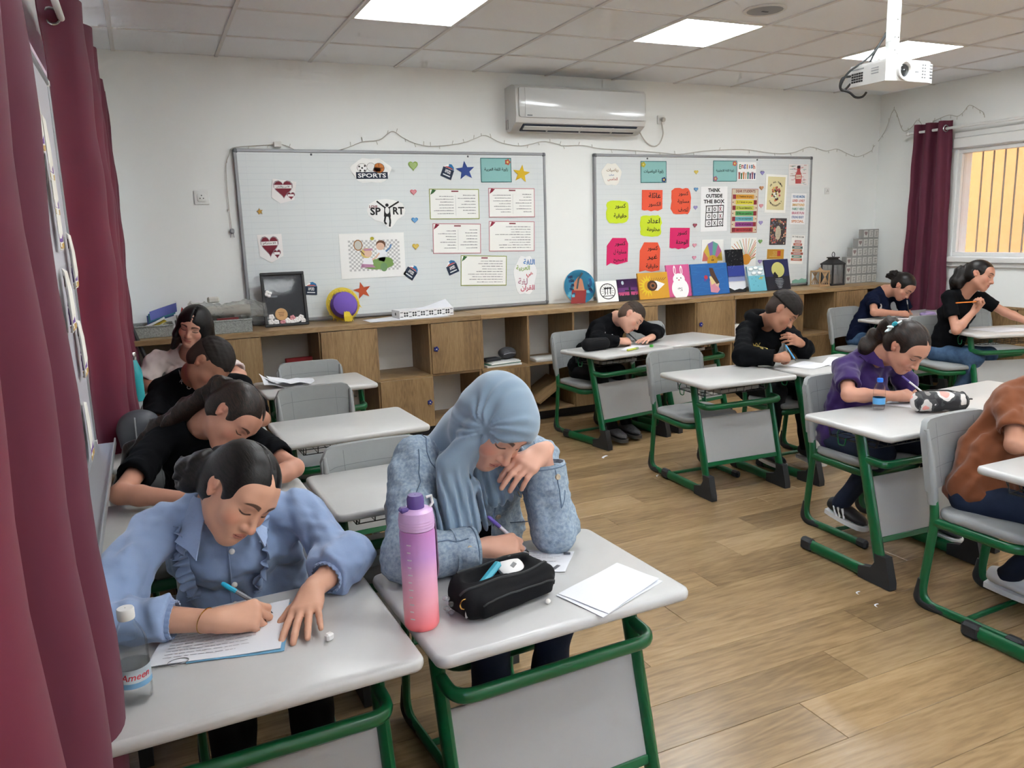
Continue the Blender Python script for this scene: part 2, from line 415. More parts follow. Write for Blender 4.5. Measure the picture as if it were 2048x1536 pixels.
for a, b in LW: bx.append(((XL-.2, y, LZ0), (XL, a, LZ1))); y = b
bx.append(((XL-.2, y, LZ0), (XL, YB, LZ1))); wall('wall_left', bx)

def window(name, x, y0, y1, z0, z1, side, mull, fr=.05):
    """aluminium window seen from inside; side=+1 outside lies towards +x"""
    w = link(name, None, None, (x, (y0+y1)/2, z0), kind='structure'); W, H = y1-y0, z1-z0; d = .07
    cx = side*.05
    def bar(nm, c, s): MB().box(c, s, .004).build(nm, [m_alu], w, 0)
    bar('frame_top', (cx, 0, H-fr/2), (d, W, fr)); bar('frame_bottom', (cx, 0, fr/2), (d, W, fr))
    for s in (-1, 1): bar('frame_side', (cx, s*(W/2-fr/2), H/2), (d, fr, H-2*fr))
    ys = [-W/2+fr]+[m-(y0+y1)/2 for m in mull]+[W/2-fr]
    for m in mull: bar('mullion', (cx, m-(y0+y1)/2, H/2), (d*.9, .05, H-2*fr))
    for a, b in zip(ys[:-1], ys[1:]): MB().box((cx, (a+b)/2, H/2), (.005, b-a, H-2*fr)).build('pane', [m_glass], w, 0)
    return w
w1 = window('window_1', XR, WY0, WY1, WZ0, WZ1, 1, [3.72], fr=.035)
MB().box((-.012, -.0, WZ1-WZ0+.055), (.05, WY1-WY0+.06, .09), .006).box((-.006, 0, WZ1-WZ0+.128), (.03, WY1-WY0+.06, .05), .004).build('shutter_casing', [m_alu], w1, 0)
MB().box((-.025, 0, -.03), (.07, WY1-WY0+.06, .05), .006).box((-.012, 0, -.075), (.035, WY1-WY0+.06, .045), .006).build('window_sill', [m_alu], w1, 0)
for a, b in LW: window('window_2' if a < 0 else 'window_3', XL, a, b, LZ0, LZ1, -1, [(a+b)/2])
# wooden panelling under the right window
pn = link('trim_1', None, None, (XR, 3.2, 0), kind='structure')
for k in range(5):
    MB().box((-.011, -1.55+.92*k-.45, .36), (.022, .915, .70), .003).build('panel', [m_cab], pn, 0)
MB().box((-.015, -.15, .715), (.03, 4.62, .02), .003).build('panel_cap', [m_cabtop], pn, 0)

# outside the right window: bars and a sunlit stucco house wall
m_stucco = mat('beige_stucco', (144, 104, 60), .9, spec=.1, bump=(26, .35, .01), vary=(7, .35, (134, 95, 53)))
m_bar = mat('painted_bar', (130, 112, 86), .5)
g = thing('window_grille', 'vertical steel security bars outside the right window', 'window grille', (XR+.26, 0, 0))
for k in range(26): MB().tube([(0, 5.05-.108*k, 1.02), (0, 5.05-.108*k, 2.3)], .0075, 6).build('bar', [m_bar], g)
for z in (1.05, 2.27): MB().box((0, 3.75, z), (.03, 2.8, .012)).build('rail', [m_bar], g, 0)
for y in (5.1, 3.9, 2.4): MB().box((-.035, y, 1.05), (.09, .012, .012)).build('bracket', [m_bar], g, 0)
hw = thing('house_wall', 'sunlit beige stucco wall of the house outside the right window', 'building', (8.9, 4.5, -1.5))
MB().box((.1, 0, 3.0), (.2, 16, 7)).build('facade', [m_stucco], hw, 0)
MB().box((-.012, -1.02, 3.48), (.05, .75, .95), .006).build('shutter', [mat('old_shutter', (150, 134, 112), .7)], hw, 0)
for k in range(9): MB().box((-.044, -1.02, 3.10+.095*k), (.02, .66, .07), .004, ).build('slat', [mat('old_shutter')], hw, 0)
MB().box((-.03, -.60, 3.02), (.05, .06, .05), .004).build('hinge', [mat('old_shutter')], hw, 0)
MB().box((-6.6, 2, -.2), (12, 16, .3)).build('floor_sun_bounce', [mat('bounce_concrete', (206, 202, 196), .9, bump=(20, .3, .004))], kind='structure', smooth=0)  # unseen ground added to bounce sunlight through the left windows onto the ceiling
gr = MB().box((7.95, 4.5, -.2), (1.75, 16, .3)).build('floor_outside', [mat('concrete', (170, 165, 158), .9, bump=(20, .3, .004))], kind='structure', smooth=0)
# ================================================================ cabinets along the back wall
CY0, CY1, CZT = 5.56, YB-.004, .895
m_cback = mat('cabinet_back_white', (214, 210, 203), .6)
m_knob = mat('knob_blue', (30, 36, 120), .3)
knob_b = MB()
for k in range(5):
    a = 2*math.pi*k/5; knob_b.ball((.012*math.cos(a), -.012, .012*math.sin(a)), (.009, .007, .009), 8, 5)
knob_b.tube([(0, 0, 0), (0, -.012, 0)], .005, 8)
knob_c = MB().ball((0, -.019, 0), (.005, .004, .005), 8, 5).mesh('knob_centre', [m_white])
knob_me = knob_b.mesh('knob', [m_knob])
door_me = {}
def cabinet(x0, ncell, label, up, lo, knobs, cw=.4045):
    """up / lo: strings of d (door) and o (open) per cell; knobs {(row,i): side}"""
    W = ncell*cw; t = thing('cubby_cabinet', label, 'cabinet', (x0, CY0, 0)); D = CY1-CY0; th = .018
    MB().box((W/2, D/2+.03, .04), (W-.01, D-.07, .08)).build('plinth', [m_dark], t, 0)
    MB().box((W/2, D/2-.006, CZT-.0175), (W-.002, D+.012, .035), .002).build('top', [m_cabtop], t, 0)
    MB().box((W/2, D/2, .089), (W-2*th, D, th), .001).build('bottom', [m_cabtop], t, 0)
    MB().box((W/2, D/2, .468), (W-2*th, D-.004, th), .001).build('shelf', [m_cabtop], t, 0)
    MB().box((W/2, D-.004, .47), (W-.004, .006, .78)).build('back_panel', [m_cback], t, 0)
    H = CZT-.035-.08
    for i in range(ncell+1):
        MB().box((min(max(i*cw, th/2), W-th/2), D/2, .08+H/2), (th, D-(0 if i in (0, ncell) else .003), H), .001).build('side' if i in (0, ncell) else 'divider', [m_cab], t, 0)
    for row, pat, z0, z1 in ((0, up, .478, .858), (1, lo, .082, .462)):
        for i, c in enumerate(pat):
            if c != 'd': continue
            d = MB().box((0, -.010, (z1-z0)/2), (cw-.006, .018, z1-z0-.004), .0015).build('door', [m_cab], t, 0, (i*cw+cw/2, 0, z0))
            s = knobs.get((row, i))
            if s:
                k = link('knob', knob_me, d, (s*(cw/2-.035), -.019, .19)); k['label'] = 'dark blue flower knob'
                link('flower_centre', knob_c, d, (s*(cw/2-.035), -.019, .19))
    return t
cabinet(2.272-6*.4045, 6, 'oak cubby cabinet under the left whiteboard, the leftmost unit', 'odododo'[:6], 'dododo', {(0, 5): -1, (1, 4): 1, (1, 2): 1})
cabinet(2.276, 6, 'oak cubby cabinet in the middle of the back wall, with a fallen shelf board', 'ooodod', 'dododo', {(0, 5): -1, (1, 0): 1})
cabinet(4.712, 5, 'oak cubby cabinet in the right corner under the paper box stack', 'ododo', 'dodod', {(1, 2): -1})
# a loose shelf board leaning inside an open cell of the middle unit
MB().box((0, 0, 0), (.30, .36, .018), .002).build('loose_board', [m_cabtop], None, 0, (2.87, 5.70, .235), (0, math.radians(-32), 0), label='loose oak board leaning in the low open cell of the middle cabinet', cat='board')

# ================================================================ desks
m_top = mat('desk_top_laminate', (186, 185, 183), .30, spec=.5, vary=(18, .25, (177, 176, 174)), bump=(500, .03, .0005))
m_panel = mat('desk_panel_grey', (162, 162, 161), .45)
m_wire = mat('black_wire', (30, 34, 32), .4)
DW, DD, DH = .645, .475, .66
def make_desk():
    t = thing('school_desk', 'desk', 'desk')
    MB().slab(DW, DD, .027, .028, .009, z=DH-.027).build('desk_top', [m_top], t, 50)
    for s in (-1, 1):
        x = s*.262
        p = fillet([(x, .225, .030), (x, -.195, .030), (x, -.035, DH-.03)], .06, 6)
        MB().tube(p, .028, 10, up=(1, 0, 0), rb=.016).build('leg', [m_green], t, 50)
        pr = [(-.248, .002), (-.248, .03), (-.218, .135), (-.160, .135), (-.165, .10), (-.145, .068), (-.08, .052), (-.08, .002)]
        MB().prism(pr, -.019, .019, M=Matrix.Translation((x, 0, 0)) @ Matrix(((0, 0, 1, 0), (1, 0, 0, 0), (0, 1, 0, 0), (0, 0, 0, 1)))).build('boot', [m_grey], t, 25)
        MB().box((x, .235, .031), (.040, .075, .058), .012).build('foot_cap', [m_grey], t, 25)
        hk = fillet([(x+s*.012, .06, DH-.035), (x+s*.03, .06, DH-.05), (x+s*.03, .05, DH-.10), (x+s*.03, .015, DH-.10), (x+s*.03, .01, DH-.065)], .012, 3)
        MB().tube(hk, .003, 6).build('bag_hook', [m_green], t)
    bar = fillet([(-.262, -.070, .522), (-.262, -.168, .516), (.262, -.168, .516), (.262, -.070, .522)], .055, 6)
    MB().tube(bar, .0135, 10, up=(0, 0, 1), rb=.0180).build('cross_bar', [m_green], t, 50)
    an = math.atan2(.160, .60); M = Matrix.Translation((0, -.124, .30)) @ Matrix.Rotation(-an, 4, 'X')
    MB().box((0, 0, .02), (.500, .012, .255), .002, M=M).build('modesty_panel', [m_panel], t, 0)
    MB().box((0, 0, -.118), (.500, .022, .024), .003, M=M).build('panel_rail', [m_green], t, 0)
    b = MB(); z0, z1 = DH-.03, DH-.095
    for k in range(9):
        x = -.215+.054*k
        b.tube([(x, -.10, z0), (x, -.085, z1), (x, .17, z1), (x, .19, z0-.03)], .0021, 5)
    for y, z in ((-.085, z1), (0, z1), (.085, z1), (.17, z1), (-.095, z0-.02)): b.tube([(-.225, y, z), (.225, y, z)], .0021, 5)
    for s in (-1, 1): b.tube([(s*.225, -.10, z0), (s*.225, -.085, z1), (s*.225, .17, z1), (s*.225, .18, z0)], .0021, 5)
    b.build('wire_basket', [m_wire], t)
    return t
DESKS = {  # name: (x centre, y centre, rot deg, x stretch, label)
 'D1': (.105, 1.640, 1.5, 1.0, 'white topped desk the girl in the light blue blouse writes on'),
 'D2': (.765, 1.640, 2.0, 1.0, 'white topped desk holding the pink bottle and the open black pencil case'),
 'D3': (.107, 2.582, 1.5, 1.0, 'white topped desk of the girl in the black tee behind the light blue blouse'),
 'D4': (.770, 2.580, 1.5, 1.0, 'empty white topped desk directly behind the girl in the headscarf'),
 'D5': (.107, 3.540, 1.5, 1.0, 'white topped desk of the boy in the black tee at the left'),
 'D6': (.770, 3.540, 1.5, 1.0, 'empty white topped desk second from the cabinets in the left block'),
 'D7': (.175, 4.690, 2.0, 1.0, 'white topped desk of the girl in the pale tee by the cabinets'),
 'D8': (.842, 4.690, 2.0, 1.0, 'white topped desk nearest the cabinets at left, with crumpled paper on it'),
 'D9': (3.025, 4.815, 9.0, 1.07, 'white topped desk the boy in the black sweater bends over'),
 'D10': (3.715, 4.945, 9.0, 1.07, 'empty white topped desk joined to the right of the black sweater boy'),
 'D11': (2.995, 3.580, -3.0, .97, 'empty white topped desk in the middle with a free chair behind'),
 'D12': (3.715, 3.510, 2.0, 1.12, 'white topped desk the boy in the black hoodie writes on'),
 'D13': (2.935, 2.360, -2.0, 1.02, 'white topped desk with a floral pencil case and small blue capped bottle'),
 'D14': (3.650, 2.430, 3.0, 1.07, 'white topped desk right of the purple polo girl, reflecting the window'),
 'D15': (5.965, 4.800, -3.0, 1.0, 'white topped desk of the girl in the navy tee by the right curtain'),
 'D16': (5.890, 3.880, -20.0, 1.1, 'white topped desk of the girl in black under the right window'),
 'D17': (2.850, 1.490, 0.0, 1.0, 'white topped desk corner at the right picture edge before the brown tee'),
 'D18': (6.52, 5.00, 0.0, .85, 'white topped desk in the right corner behind the girl in black'),
}
proto_desk = make_desk(); DESK = {}
for i, (k, (x, y, a, sx, lab)) in enumerate(DESKS.items()):
    o = proto_desk if i == 0 else copy_tree(proto_desk)
    o.location = (x, y, 0); o.rotation_euler = (0, 0, math.radians(a)); o.scale = (sx, 1, 1)
    relabel(o, lab, 'green framed school desks'); DESK[k] = o

# ================================================================ chairs
m_seat = mat('chair_grey_plastic', (142, 144, 144), .55, bump=(160, .2, .0008), vary=(9, .3, (122, 124, 125)))
def make_chair():
    t = thing('school_chair', 'chair', 'chair')
    MB().slab(.385, .37, .034, .07, .012, z=.378, c=(0, -.01)).build('seat', [m_seat], t, 60)
    def back(u, v):
        x = (u-.5)*.40; e = abs(u-.5)*2
        w = 1-.0*v; z = .485+.262*v-.018*max(0, e-.8)/.2*v
        return (x*w, .205+.05*v-.035*(1-e*e)*.0+.028*(e*e-1)*-1*.9, z)
    bm = MB()
    # backrest: curved panel with rounded upper corners
    n = 16; m = 8; ring = []
    def pt(u, v, off):
        x = (u-.5)*.405; e = abs(u-.5)*2
        zt = .748-(.05*(1-math.sqrt(max(0, 1-((e-.72)/.28)**2))) if e > .72 else 0)
        zb = .478+.010*math.sin(math.pi*u)
        z = zb+(zt-zb)*v
        y = .190+.028*(1-e*e)+.048*(z-.478)/.27
        return (x, y+off, z)
    bm.grid(lambda u, v: pt(u, v, -.013), n, m); o1 = len(bm.v); w = n+1
    bm.grid(lambda u, v: pt(1-u, v, .013), n, m)
    for i in range(n): bm.f.append((i+1, i, o1+n-i, o1+n-i-1)); bm.f.append((m*w+i, m*w+i+1, o1+m*w+n-i-1, o1+m*w+n-i)); bm.m += [0, 0]
    for j in range(m): bm.f.append((j*w, (j+1)*w, o1+(j+1)*w+n, o1+j*w+n)); bm.f.append(((j+1)*w+n, j*w+n, o1+j*w, o1+(j+1)*w)); bm.m += [0, 0]
    for s in (-1, 1): bm.tube([(s*.188, .226, .715), (s*.187, .203, .60), (s*.186, .188, .50), (s*.184, .178, .43)], [.010, .021, .023, .020], 10, up=(1, 0, 0), rb=[.008, .0155, .0172, .0165])
    bm.build('backrest', [m_seat], t, 50)
    gb = MB()
    for v in (.30, .72): gb.tube([pt(.04+.92*k/10, v, -.0125) for k in range(11)], .0011, 4)
    for u in (.22, .78): gb.tube([pt(u, .05+.88*k/6, -.0125) for k in range(7)], .0011, 4)
    for v in (.30, .72): gb.tube([pt(.04+.92*k/10, v, .0125) for k in range(11)], .0011, 4)
    for u in (.22, .78): gb.tube([pt(u, .05+.88*k/6, .0125) for k in range(7)], .0011, 4)
    gb.build('backrest_seam', [mat('chair_seam', (104, 106, 109), .6)], t)
    for s in (-1, 1):
        x = s*.184
        p = fillet([(x, .190, .50), (x, .165, .385), (x, .205, .018), (x, -.155, .020)], [0, .10, .075, 0], 6)
        MB().tube(p, .0185, 10, up=(1, 0, 0), rb=.0125).build('side_frame', [m_green], t, 50)
        h = fillet([(x, .207, .115), (x, .213, .030), (x, .185, .017), (x, .09, .017)], [0, .05, .03, 0], 5)
        MB().tube(h, [.012]+[.0215]*(len(h)-2)+[.014], 10, up=(1, 0, 0), rb=[.011]+[.0158]*(len(h)-2)+[.012]).build('heel_boot', [m_grey], t, 50)
        MB().box((x, -.165, .021), (.034, .062, .040), .010).build('runner_cap', [m_grey], t, 25)
    u = fillet([(-.184, .165, .362), (-.184, -.165, .356), (.184, -.165, .356), (.184, .165, .362)], .07, 6)
    MB().tube(u, .0125, 10, up=(0, 0, 1), rb=.019).build('seat_support', [m_green], t, 50)
    MB().tube([(-.184, .02, .02), (.184, .02, .02)], .0105, 8).build('cross_bar', [m_green], t)
    return t
CHAIRS = [
 (.20, 2.06, 3, 'grey and green chair of the girl in the light blue blouse'), (.80, 2.02, 4, 'grey and green chair of the girl in the headscarf'),
 (.09, 2.97, 0, 'grey and green chair of the girl in black behind the blue blouse'), (.715, 2.60, 2, 'empty grey chair tucked in directly behind the headscarf girl'),
 (.10, 3.95, 0, 'grey and green chair of the black tee boy at the left'), (.735, 3.88, 1, 'empty grey chair of the middle desk row in the left block'),
 (.20, 5.05, 0, 'grey and green chair of the girl in the pale tee'), (.862, 4.745, -2, 'empty grey chair in front of the red folder cubby'),
 (2.935, 5.035, 4, 'grey and green chair of the boy in the black sweater'), (2.955, 3.815, -3, 'empty grey chair behind the middle empty desk'),
 (3.66, 3.80, 0, 'grey and green chair of the boy in the black hoodie'), (3.105, 2.665, -2, 'grey and green chair of the girl in the purple polo'),
 (2.835, 1.785, 2, 'grey and green chair of the person in the brown tee'), (5.70, 5.00, 0, 'grey and green chair of the girl in the navy tee'),
 (5.60, 4.10, -14, 'grey and green chair of the girl in black under the window'), (6.42, 5.12, 4, 'empty grey chair in the corner beneath the right curtain'),
 (6.58, 4.42, -6, 'empty grey chair under the right window'), (3.70, 5.17, 8, 'empty grey chair behind the desk joined to the black sweater boy'),
]
proto_chair = make_chair(); CH = []
for i, (x, y, a, lab) in enumerate(CHAIRS):
    o = proto_chair if i == 0 else copy_tree(proto_chair)
    o.location = (x, y, 0); o.rotation_euler = (0, 0, math.radians(a)); relabel(o, lab, 'grey and green school chairs'); CH.append(o)
# ================================================================ whiteboards
m_frame = mat('board_frame_grey', (148, 150, 153), .35, metal=.3)
m_cap = mat('board_corner_grey', (96, 98, 102), .5)
m_board = mat('board_white', (226, 228, 229), .22, spec=.5)
N = NT(m_board); tc = N.n('TexCoord'); sp = N.n('SeparateXYZ'); N.l(tc.outputs['Object'], sp.inputs[0])
def rule(o, per, wd): return N.math('LESS_THAN', N.math('FRACT', N.math('MULTIPLY', o, 1/per)), wd/per)
ln = N.math('MAXIMUM', N.math('MULTIPLY', rule(sp.outputs[2], .0425, .0022), .6), N.math('MULTIPLY', rule(sp.outputs[0], .19, .003), .22))
N.l(N.mix(N.math('MULTIPLY', ln, .55), lin((216, 221, 222)), lin((166, 176, 185))), N.b.inputs['Base Color'])
YS = YB-.030                    # board surface
def whiteboard(name, x0, x1, z0, z1, label):
    t = thing(name, label, 'whiteboard', ((x0+x1)/2, YB, z0)); W, H = x1-x0, z1-z0
    MB().box((0, -.017, H/2), (W-.02, .024, H-.02)).build('board', [m_board], t, 0)
    for z in (.011, H-.011): MB().box((0, -.018, z), (W-.03, .034, .022), .004).build('frame_bar', [m_frame], t, 0)
    for s in (-1, 1): MB().box((s*(W/2-.011), -.018, H/2), (.022, .034, H-.03), .004).build('frame_bar', [m_frame], t, 0)
    for s in (-1, 1):
        for z in (.014, H-.014): MB().box((s*(W/2-.014), -.019, z), (.032, .040, .032), .008).build('corner_cap', [m_cap], t, 25)
    for x in (-.28*W, .22*W): MB().ball((x, -.030, H-.035), .008, 8, 5).build('magnet', [m_cap], t)
    return t
whiteboard('whiteboard', .64, 3.075, .905, 2.135, 'wide ruled whiteboard with sports pictures, on the back wall')
whiteboard('whiteboard', 3.535, 5.985, .905, 2.135, 'wide ruled whiteboard with fraction signs and canvases before it')

# ================================================================ air conditioner
m_ac = mat('ac_white', (204, 206, 206), .16, spec=.6, coat=.3)
m_acb = mat('ac_body_white', (205, 205, 203), .4)
m_slot = mat('ac_slot', (44, 50, 66), .5)
ac = thing('air_conditioner', 'white split air conditioner high on the back wall between the boards', 'air conditioner', (3.34, YB, 2.29))
prof = [(0, .02), (0, .335), (-.13, .345), (-.175, .335), (-.20, .31), (-.205, .10), (-.19, .055), (-.09, .0), (-.03, .0)]
def extr(p, x0, x1, b=None):
    b = b or MB(); n = len(p); vs = [(x0, y, z) for y, z in p]+[(x1, y, z) for y, z in p]
    return b.add(vs, [tuple(range(n)), tuple(range(2*n-1, n-1, -1))]+[(i, n+i, n+(i+1) % n, (i+1) % n) for i in range(n)])
extr(prof, -.60, .60).build('body', [m_acb], ac, 30)
MB().slab(1.165, .225, .010, .02, .004, M=Matrix.Translation((.005, -.2045, .205)) @ Matrix.Rotation(math.radians(90), 4, 'X')).build('front_panel', [m_ac], ac, 50)
MB().box((-.525, -.2155, .205), (.0015, .001, .215)).build('panel_seam', [m_cap], ac, 0)
M = Matrix.Translation((0, -.143, .026)) @ Matrix.Rotation(math.radians(-31), 4, 'X')
MB().box((0, 0, 0), (1.06, .085, .012), .002, M=M).build('air_slot', [m_slot], ac, 0)
MB().box((0, -.012, -.014), (1.04, .045, .006), .002, M=M).build('louver', [m_acb], ac, 0)
for x in (-.30, .0, .30): MB().box((x, .0, -.010), (.008, .06, .016), .001, M=M).build('louver_pin', [m_acb], ac, 0)
MB().box((-.487, -.2155, .108), (.045, .001, .007)).build('badge', [m_cap], ac, 0)
MB().tube([(-.601, -.05, .02), (-.601, -.02, .02), (-.601, -.02, .09), (-.601, -.05, .09)], .003, 6, closed=True).build('side_notch', [m_frame], ac)

# sockets on the back wall
m_sock = mat('socket_white', (222, 222, 219), .35)
def socket(p, s, label, dark=True):
    t = thing('wall_socket', label, 'socket', p); R = Matrix.Rotation(math.radians(90), 4, 'X')
    MB().slab(s, s, .010, .008, .003, M=R).build('plate', [m_sock], t, 50)
    MB().slab(s*.62, s*.62, .005, .018, .002, z=.010, M=R).build('insert', [m_sock], t, 50)
    for a in (90, 210, 330): MB().tube([(s*.13*math.cos(math.radians(a)), -.0145, s*.13*math.sin(math.radians(a))), (s*.13*math.cos(math.radians(a)), -.0155, s*.13*math.sin(math.radians(a)))], .004 if dark else .002, 8).build('pin_hole', [m_dark], t)
    return t
socket(on_y(403, 395, YB), .098, 'white square wall socket left of the left whiteboard')
socket(on_y(1653, 382, YB), .062, 'white square wall socket right of the fraction whiteboard')
sk = socket(on_y(1321, 240, YB), .075, 'white wall socket beside the air conditioner', False)
# plug and cord of the air conditioner
m_cord = mat('grey_cord', (196, 192, 185), .5)
cp = [on_y(1278, 262, YB-.06), on_y(1290, 282, YB-.02), on_y(1305, 292, YB-.012), on_y(1318, 288, YB-.012), on_y(1326, 270, YB-.015), on_y(1325, 255, YB-.03), on_y(1323, 244, YB-.045)]
cd = thing('power_cord', 'grey looped power cord plugged in beside the air conditioner', 'cord', on_y(1321, 240, YB))
o0 = on_y(1321, 240, YB)
MB().tube([p-o0 for p in smooth_path(cp, 5)], .0055, 8).build('cable', [m_cord], cd)
MB().tube([(0, -.02, .0), (0.004, -.048, -.004)], .019, 10).build('plug', [m_cord], cd)

# fairy lights ----------------------------------------------------------
m_str = mat('fairy_wire', (186, 182, 172), .5); m_bulb = mat('fairy_bulb', (236, 236, 232), .2)
def c2(x, y): return (440+x*.332, 260+y*.3322)
def c3(x, y): return (1120+x*.3223, 260+y*.3223)
def c5(x, y): return (1640+x*.2474, y*.2474)
def strand(name, pts, label, plug=None, seed=1):
    rnd = random.Random(seed); P = []
    for x, y in pts: P.append(on_y(x, y, YB-.012) if x < 1755 else on_x(x, y, XR-.012))
    o = P[0].copy(); t = thing(name, label, 'string lights', o); Q = [p-o for p in smooth_path(P, 5)]
    MB().tube(Q, .0026, 5).build('wire', [m_str], t, 0)
    b = MB()
    for i in range(4, len(Q)-2, 4):
        q = Q[i]; dv = Vector((rnd.uniform(-.01, .01), -.004, rnd.choice((-1, -1, 1))*rnd.uniform(.018, .032))); b.tube([q, q+dv*.55, q+dv], [.0016, .0022, .0026], 5)
    b.build('bulb_row', [m_str], t, 0, kind='stuff')
    return t, Q
pts = [c2(*p) for p in [(72, 600), (50, 430), (36, 220), (55, 150), (75, 108), (200, 95), (345, 88), (400, 95), (500, 142), (590, 148), (680, 130), (770, 105), (860, 70), (960, 60), (1035, 8), (1100, 45), (1170, 78), (1240, 95), (1290, 97), (1380, 90), (1470, 75), (1540, 50), (1600, 33), (1690, 75), (1800, 95), (1870, 85), (1950, 68), (2040, 86)]]
pts += [c3(*p) for p in [(20, 98), (140, 95), (250, 115), (430, 125), (620, 140), (740, 150), (900, 130), (1130, 120), (1330, 145), (1450, 140), (1550, 105), (1650, 130), (1720, 118), (1790, 150), (1850, 165), (1930, 130)]]
pts += [c5(*p) for p in [(430, 1190), (465, 1150)]]+[c5(*p) for p in [(530, 1050), (590, 895), (620, 920), (670, 1055), (740, 1030), (790, 970), (840, 1040), (865, 1110), (850, 1220)]]
t, Q = strand('string_lights', pts, 'unlit fairy light string running over both whiteboards to the corner')
MB().box(Q[30]+Vector((0, -.008, .0)), (.055, .03, .04), .005).build('controller_box', [m_sock], t, 25)
pg = MB().box(Q[0]+Vector((.0, -.008, -.01)), (.028, .022, .035), .006); pg.tube([Q[0]+Vector((-.008, -.008, -.02)), Q[0]+Vector((-.014, -.008, -.055))], .003, 6); pg.tube([Q[0]+Vector((.008, -.008, -.02)), Q[0]+Vector((.010, -.008, -.055))], .003, 6)
pg.build('plug', [m_frame], t, 25)
strand('string_lights', [c5(*p) for p in [(905, 1020), (912, 990), (940, 970), (1040, 930), (1110, 940), (1160, 905), (1210, 850), (1280, 885), (1320, 910), (1330, 950)]], 'short fairy light piece on the right wall above the curtain', seed=5)

# ================================================================ projector on its ceiling pole
m_pj = mat('projector_white', (224, 225, 224), .35); m_pole = mat('pole_white', (222, 226, 224), .3, metal=.2)
PJ = CAM+ray(1780, 172)*3.86
pj = thing('projector', 'white video projector hanging from a ceiling pole', 'projector', PJ)
prf = [(-.150, 0), (.150, 0), (.158, .012), (.158, .092), (.13, .105), (-.13, .105), (-.158, .092), (-.158, .012)]
MB().prism([(-.158, -.105), (-.10, -.118), (.12, -.118), (.158, -.105), (.158, .115), (-.158, .115)], .0, .088).build('body', [m_pj], pj, 20)
MB().prism([(-.150, -.098), (.12, -.110), (.150, -.098), (.150, .108), (-.150, .108)], .088, .100).build('lid', [m_pj], pj, 20)
MB().lathe([(.046, 0), (.046, .016), (.036, .016), (.030, .006)], 20, M=Matrix.Translation((-.055, -.116, .048)) @ Matrix.Rotation(math.radians(90), 4, 'X'), cap=False).build('lens_ring', [m_pj], pj, 40)
MB().ball((-.055, -.116, .048), (.030, .010, .030), 14, 8).build('lens', [mat('lens_glass', (24, 28, 34), .08, coat=1)], pj)
for r_ in range(5):
    for c_ in range(5): MB().box((.075+.016*c_, -.117+.0006*c_, .022+.014*r_), (.010, .004, .007)).build('vent_slot', [mat('vent_grey', (120, 122, 124), .6)], pj, 0)
for r_ in range(4):
    for c_ in range(5): MB().box((-.159, .03+.014*c_, .022+.012*r_), (.003, .010, .008)).build('vent_slot', [m_dark], pj, 0)
for r_ in range(3): MB().box((-.159, -.045, .044+.012*r_), (.003, .04, .003)).build('side_groove', [m_frame], pj, 0)
MB().box((-.159, .055, .078), (.001, .07, .006)).box((.035, -.119, .045), (.022, .001, .006)).build('badge', [m_frame], pj, 0)
MB().box((0, 0, .112), (.09, .12, .022), .004).box((-.05, .04, .115), (.012, .05, .03), .003).box((.06, -.04, .112), (.05, .012, .018), .003).build('bracket', [m_pole], pj, 25)
MB().box((0, 0, .175), (.052, .042, .12), .004).build('tilt_joint', [m_pole], pj, 25)
zc = ZC-PJ.z
MB().box((0, 0, .20+.15), (.056, .040, .30), .004).build('pole', [m_pole], pj, 25)
MB().box((0, 0, (.43+zc)/2), (.066, .050, zc-.43), .004).build('pole_sleeve', [m_pole], pj, 25)
MB().slab(.16, .16, .012, .02, .003, z=zc-.016).build('ceiling_plate', [m_pole], pj, 40)
for dx, dz in ((-.012, .22), (.012, .22), (0, .30), (0, .40), (-.01, .16), (.01, .145)): MB().tube([(dx, -.021, dz), (dx, -.0245, dz)], .004, 8).build('bolt', [m_chrome], pj)
for q, nm in (([(-.02, .02, .24), (-.10, .04, .14), (-.19, .08, .07), (-.21, .11, .01), (-.18, .12, -.01), (-.155, .10, .02)], 'cable'), ([(-.02, .02, .25), (-.06, .04, .17), (-.09, .05, .11)], 'cable'), ([(-.155, .10, .055), (-.20, .11, .045), (-.20, .12, .0), (-.16, .10, -.02), (-.14, .08, -.045), (-.115, .06, -.045), (-.10, .05, -.025)], 'cable')):
    MB().tube(smooth_path(q, 5), .0055, 7).build(nm, [m_grey], pj)

# ceiling speaker
sp_ = thing('ceiling_speaker', 'round grey ceiling speaker set in the ceiling tiles', 'speaker', (SPK.x, SPK.y, ZC))
MB().lathe([(.125, -.002), (.125, -.008), (.115, -.014), (.105, -.010)], 28, cap=True).build('rim', [m_white], sp_, 40)
MB().lathe([(.104, -.010), (.06, -.014), (.001, -.015)], 28, cap=False).build('grille', [mat('speaker_grille', (146, 148, 152), .6, bump=(400, .6, .002))], sp_, 40)
MB().box((0, 0, -.0155), (.045, .012, .002)).build('badge', [m_dark], sp_, 0)

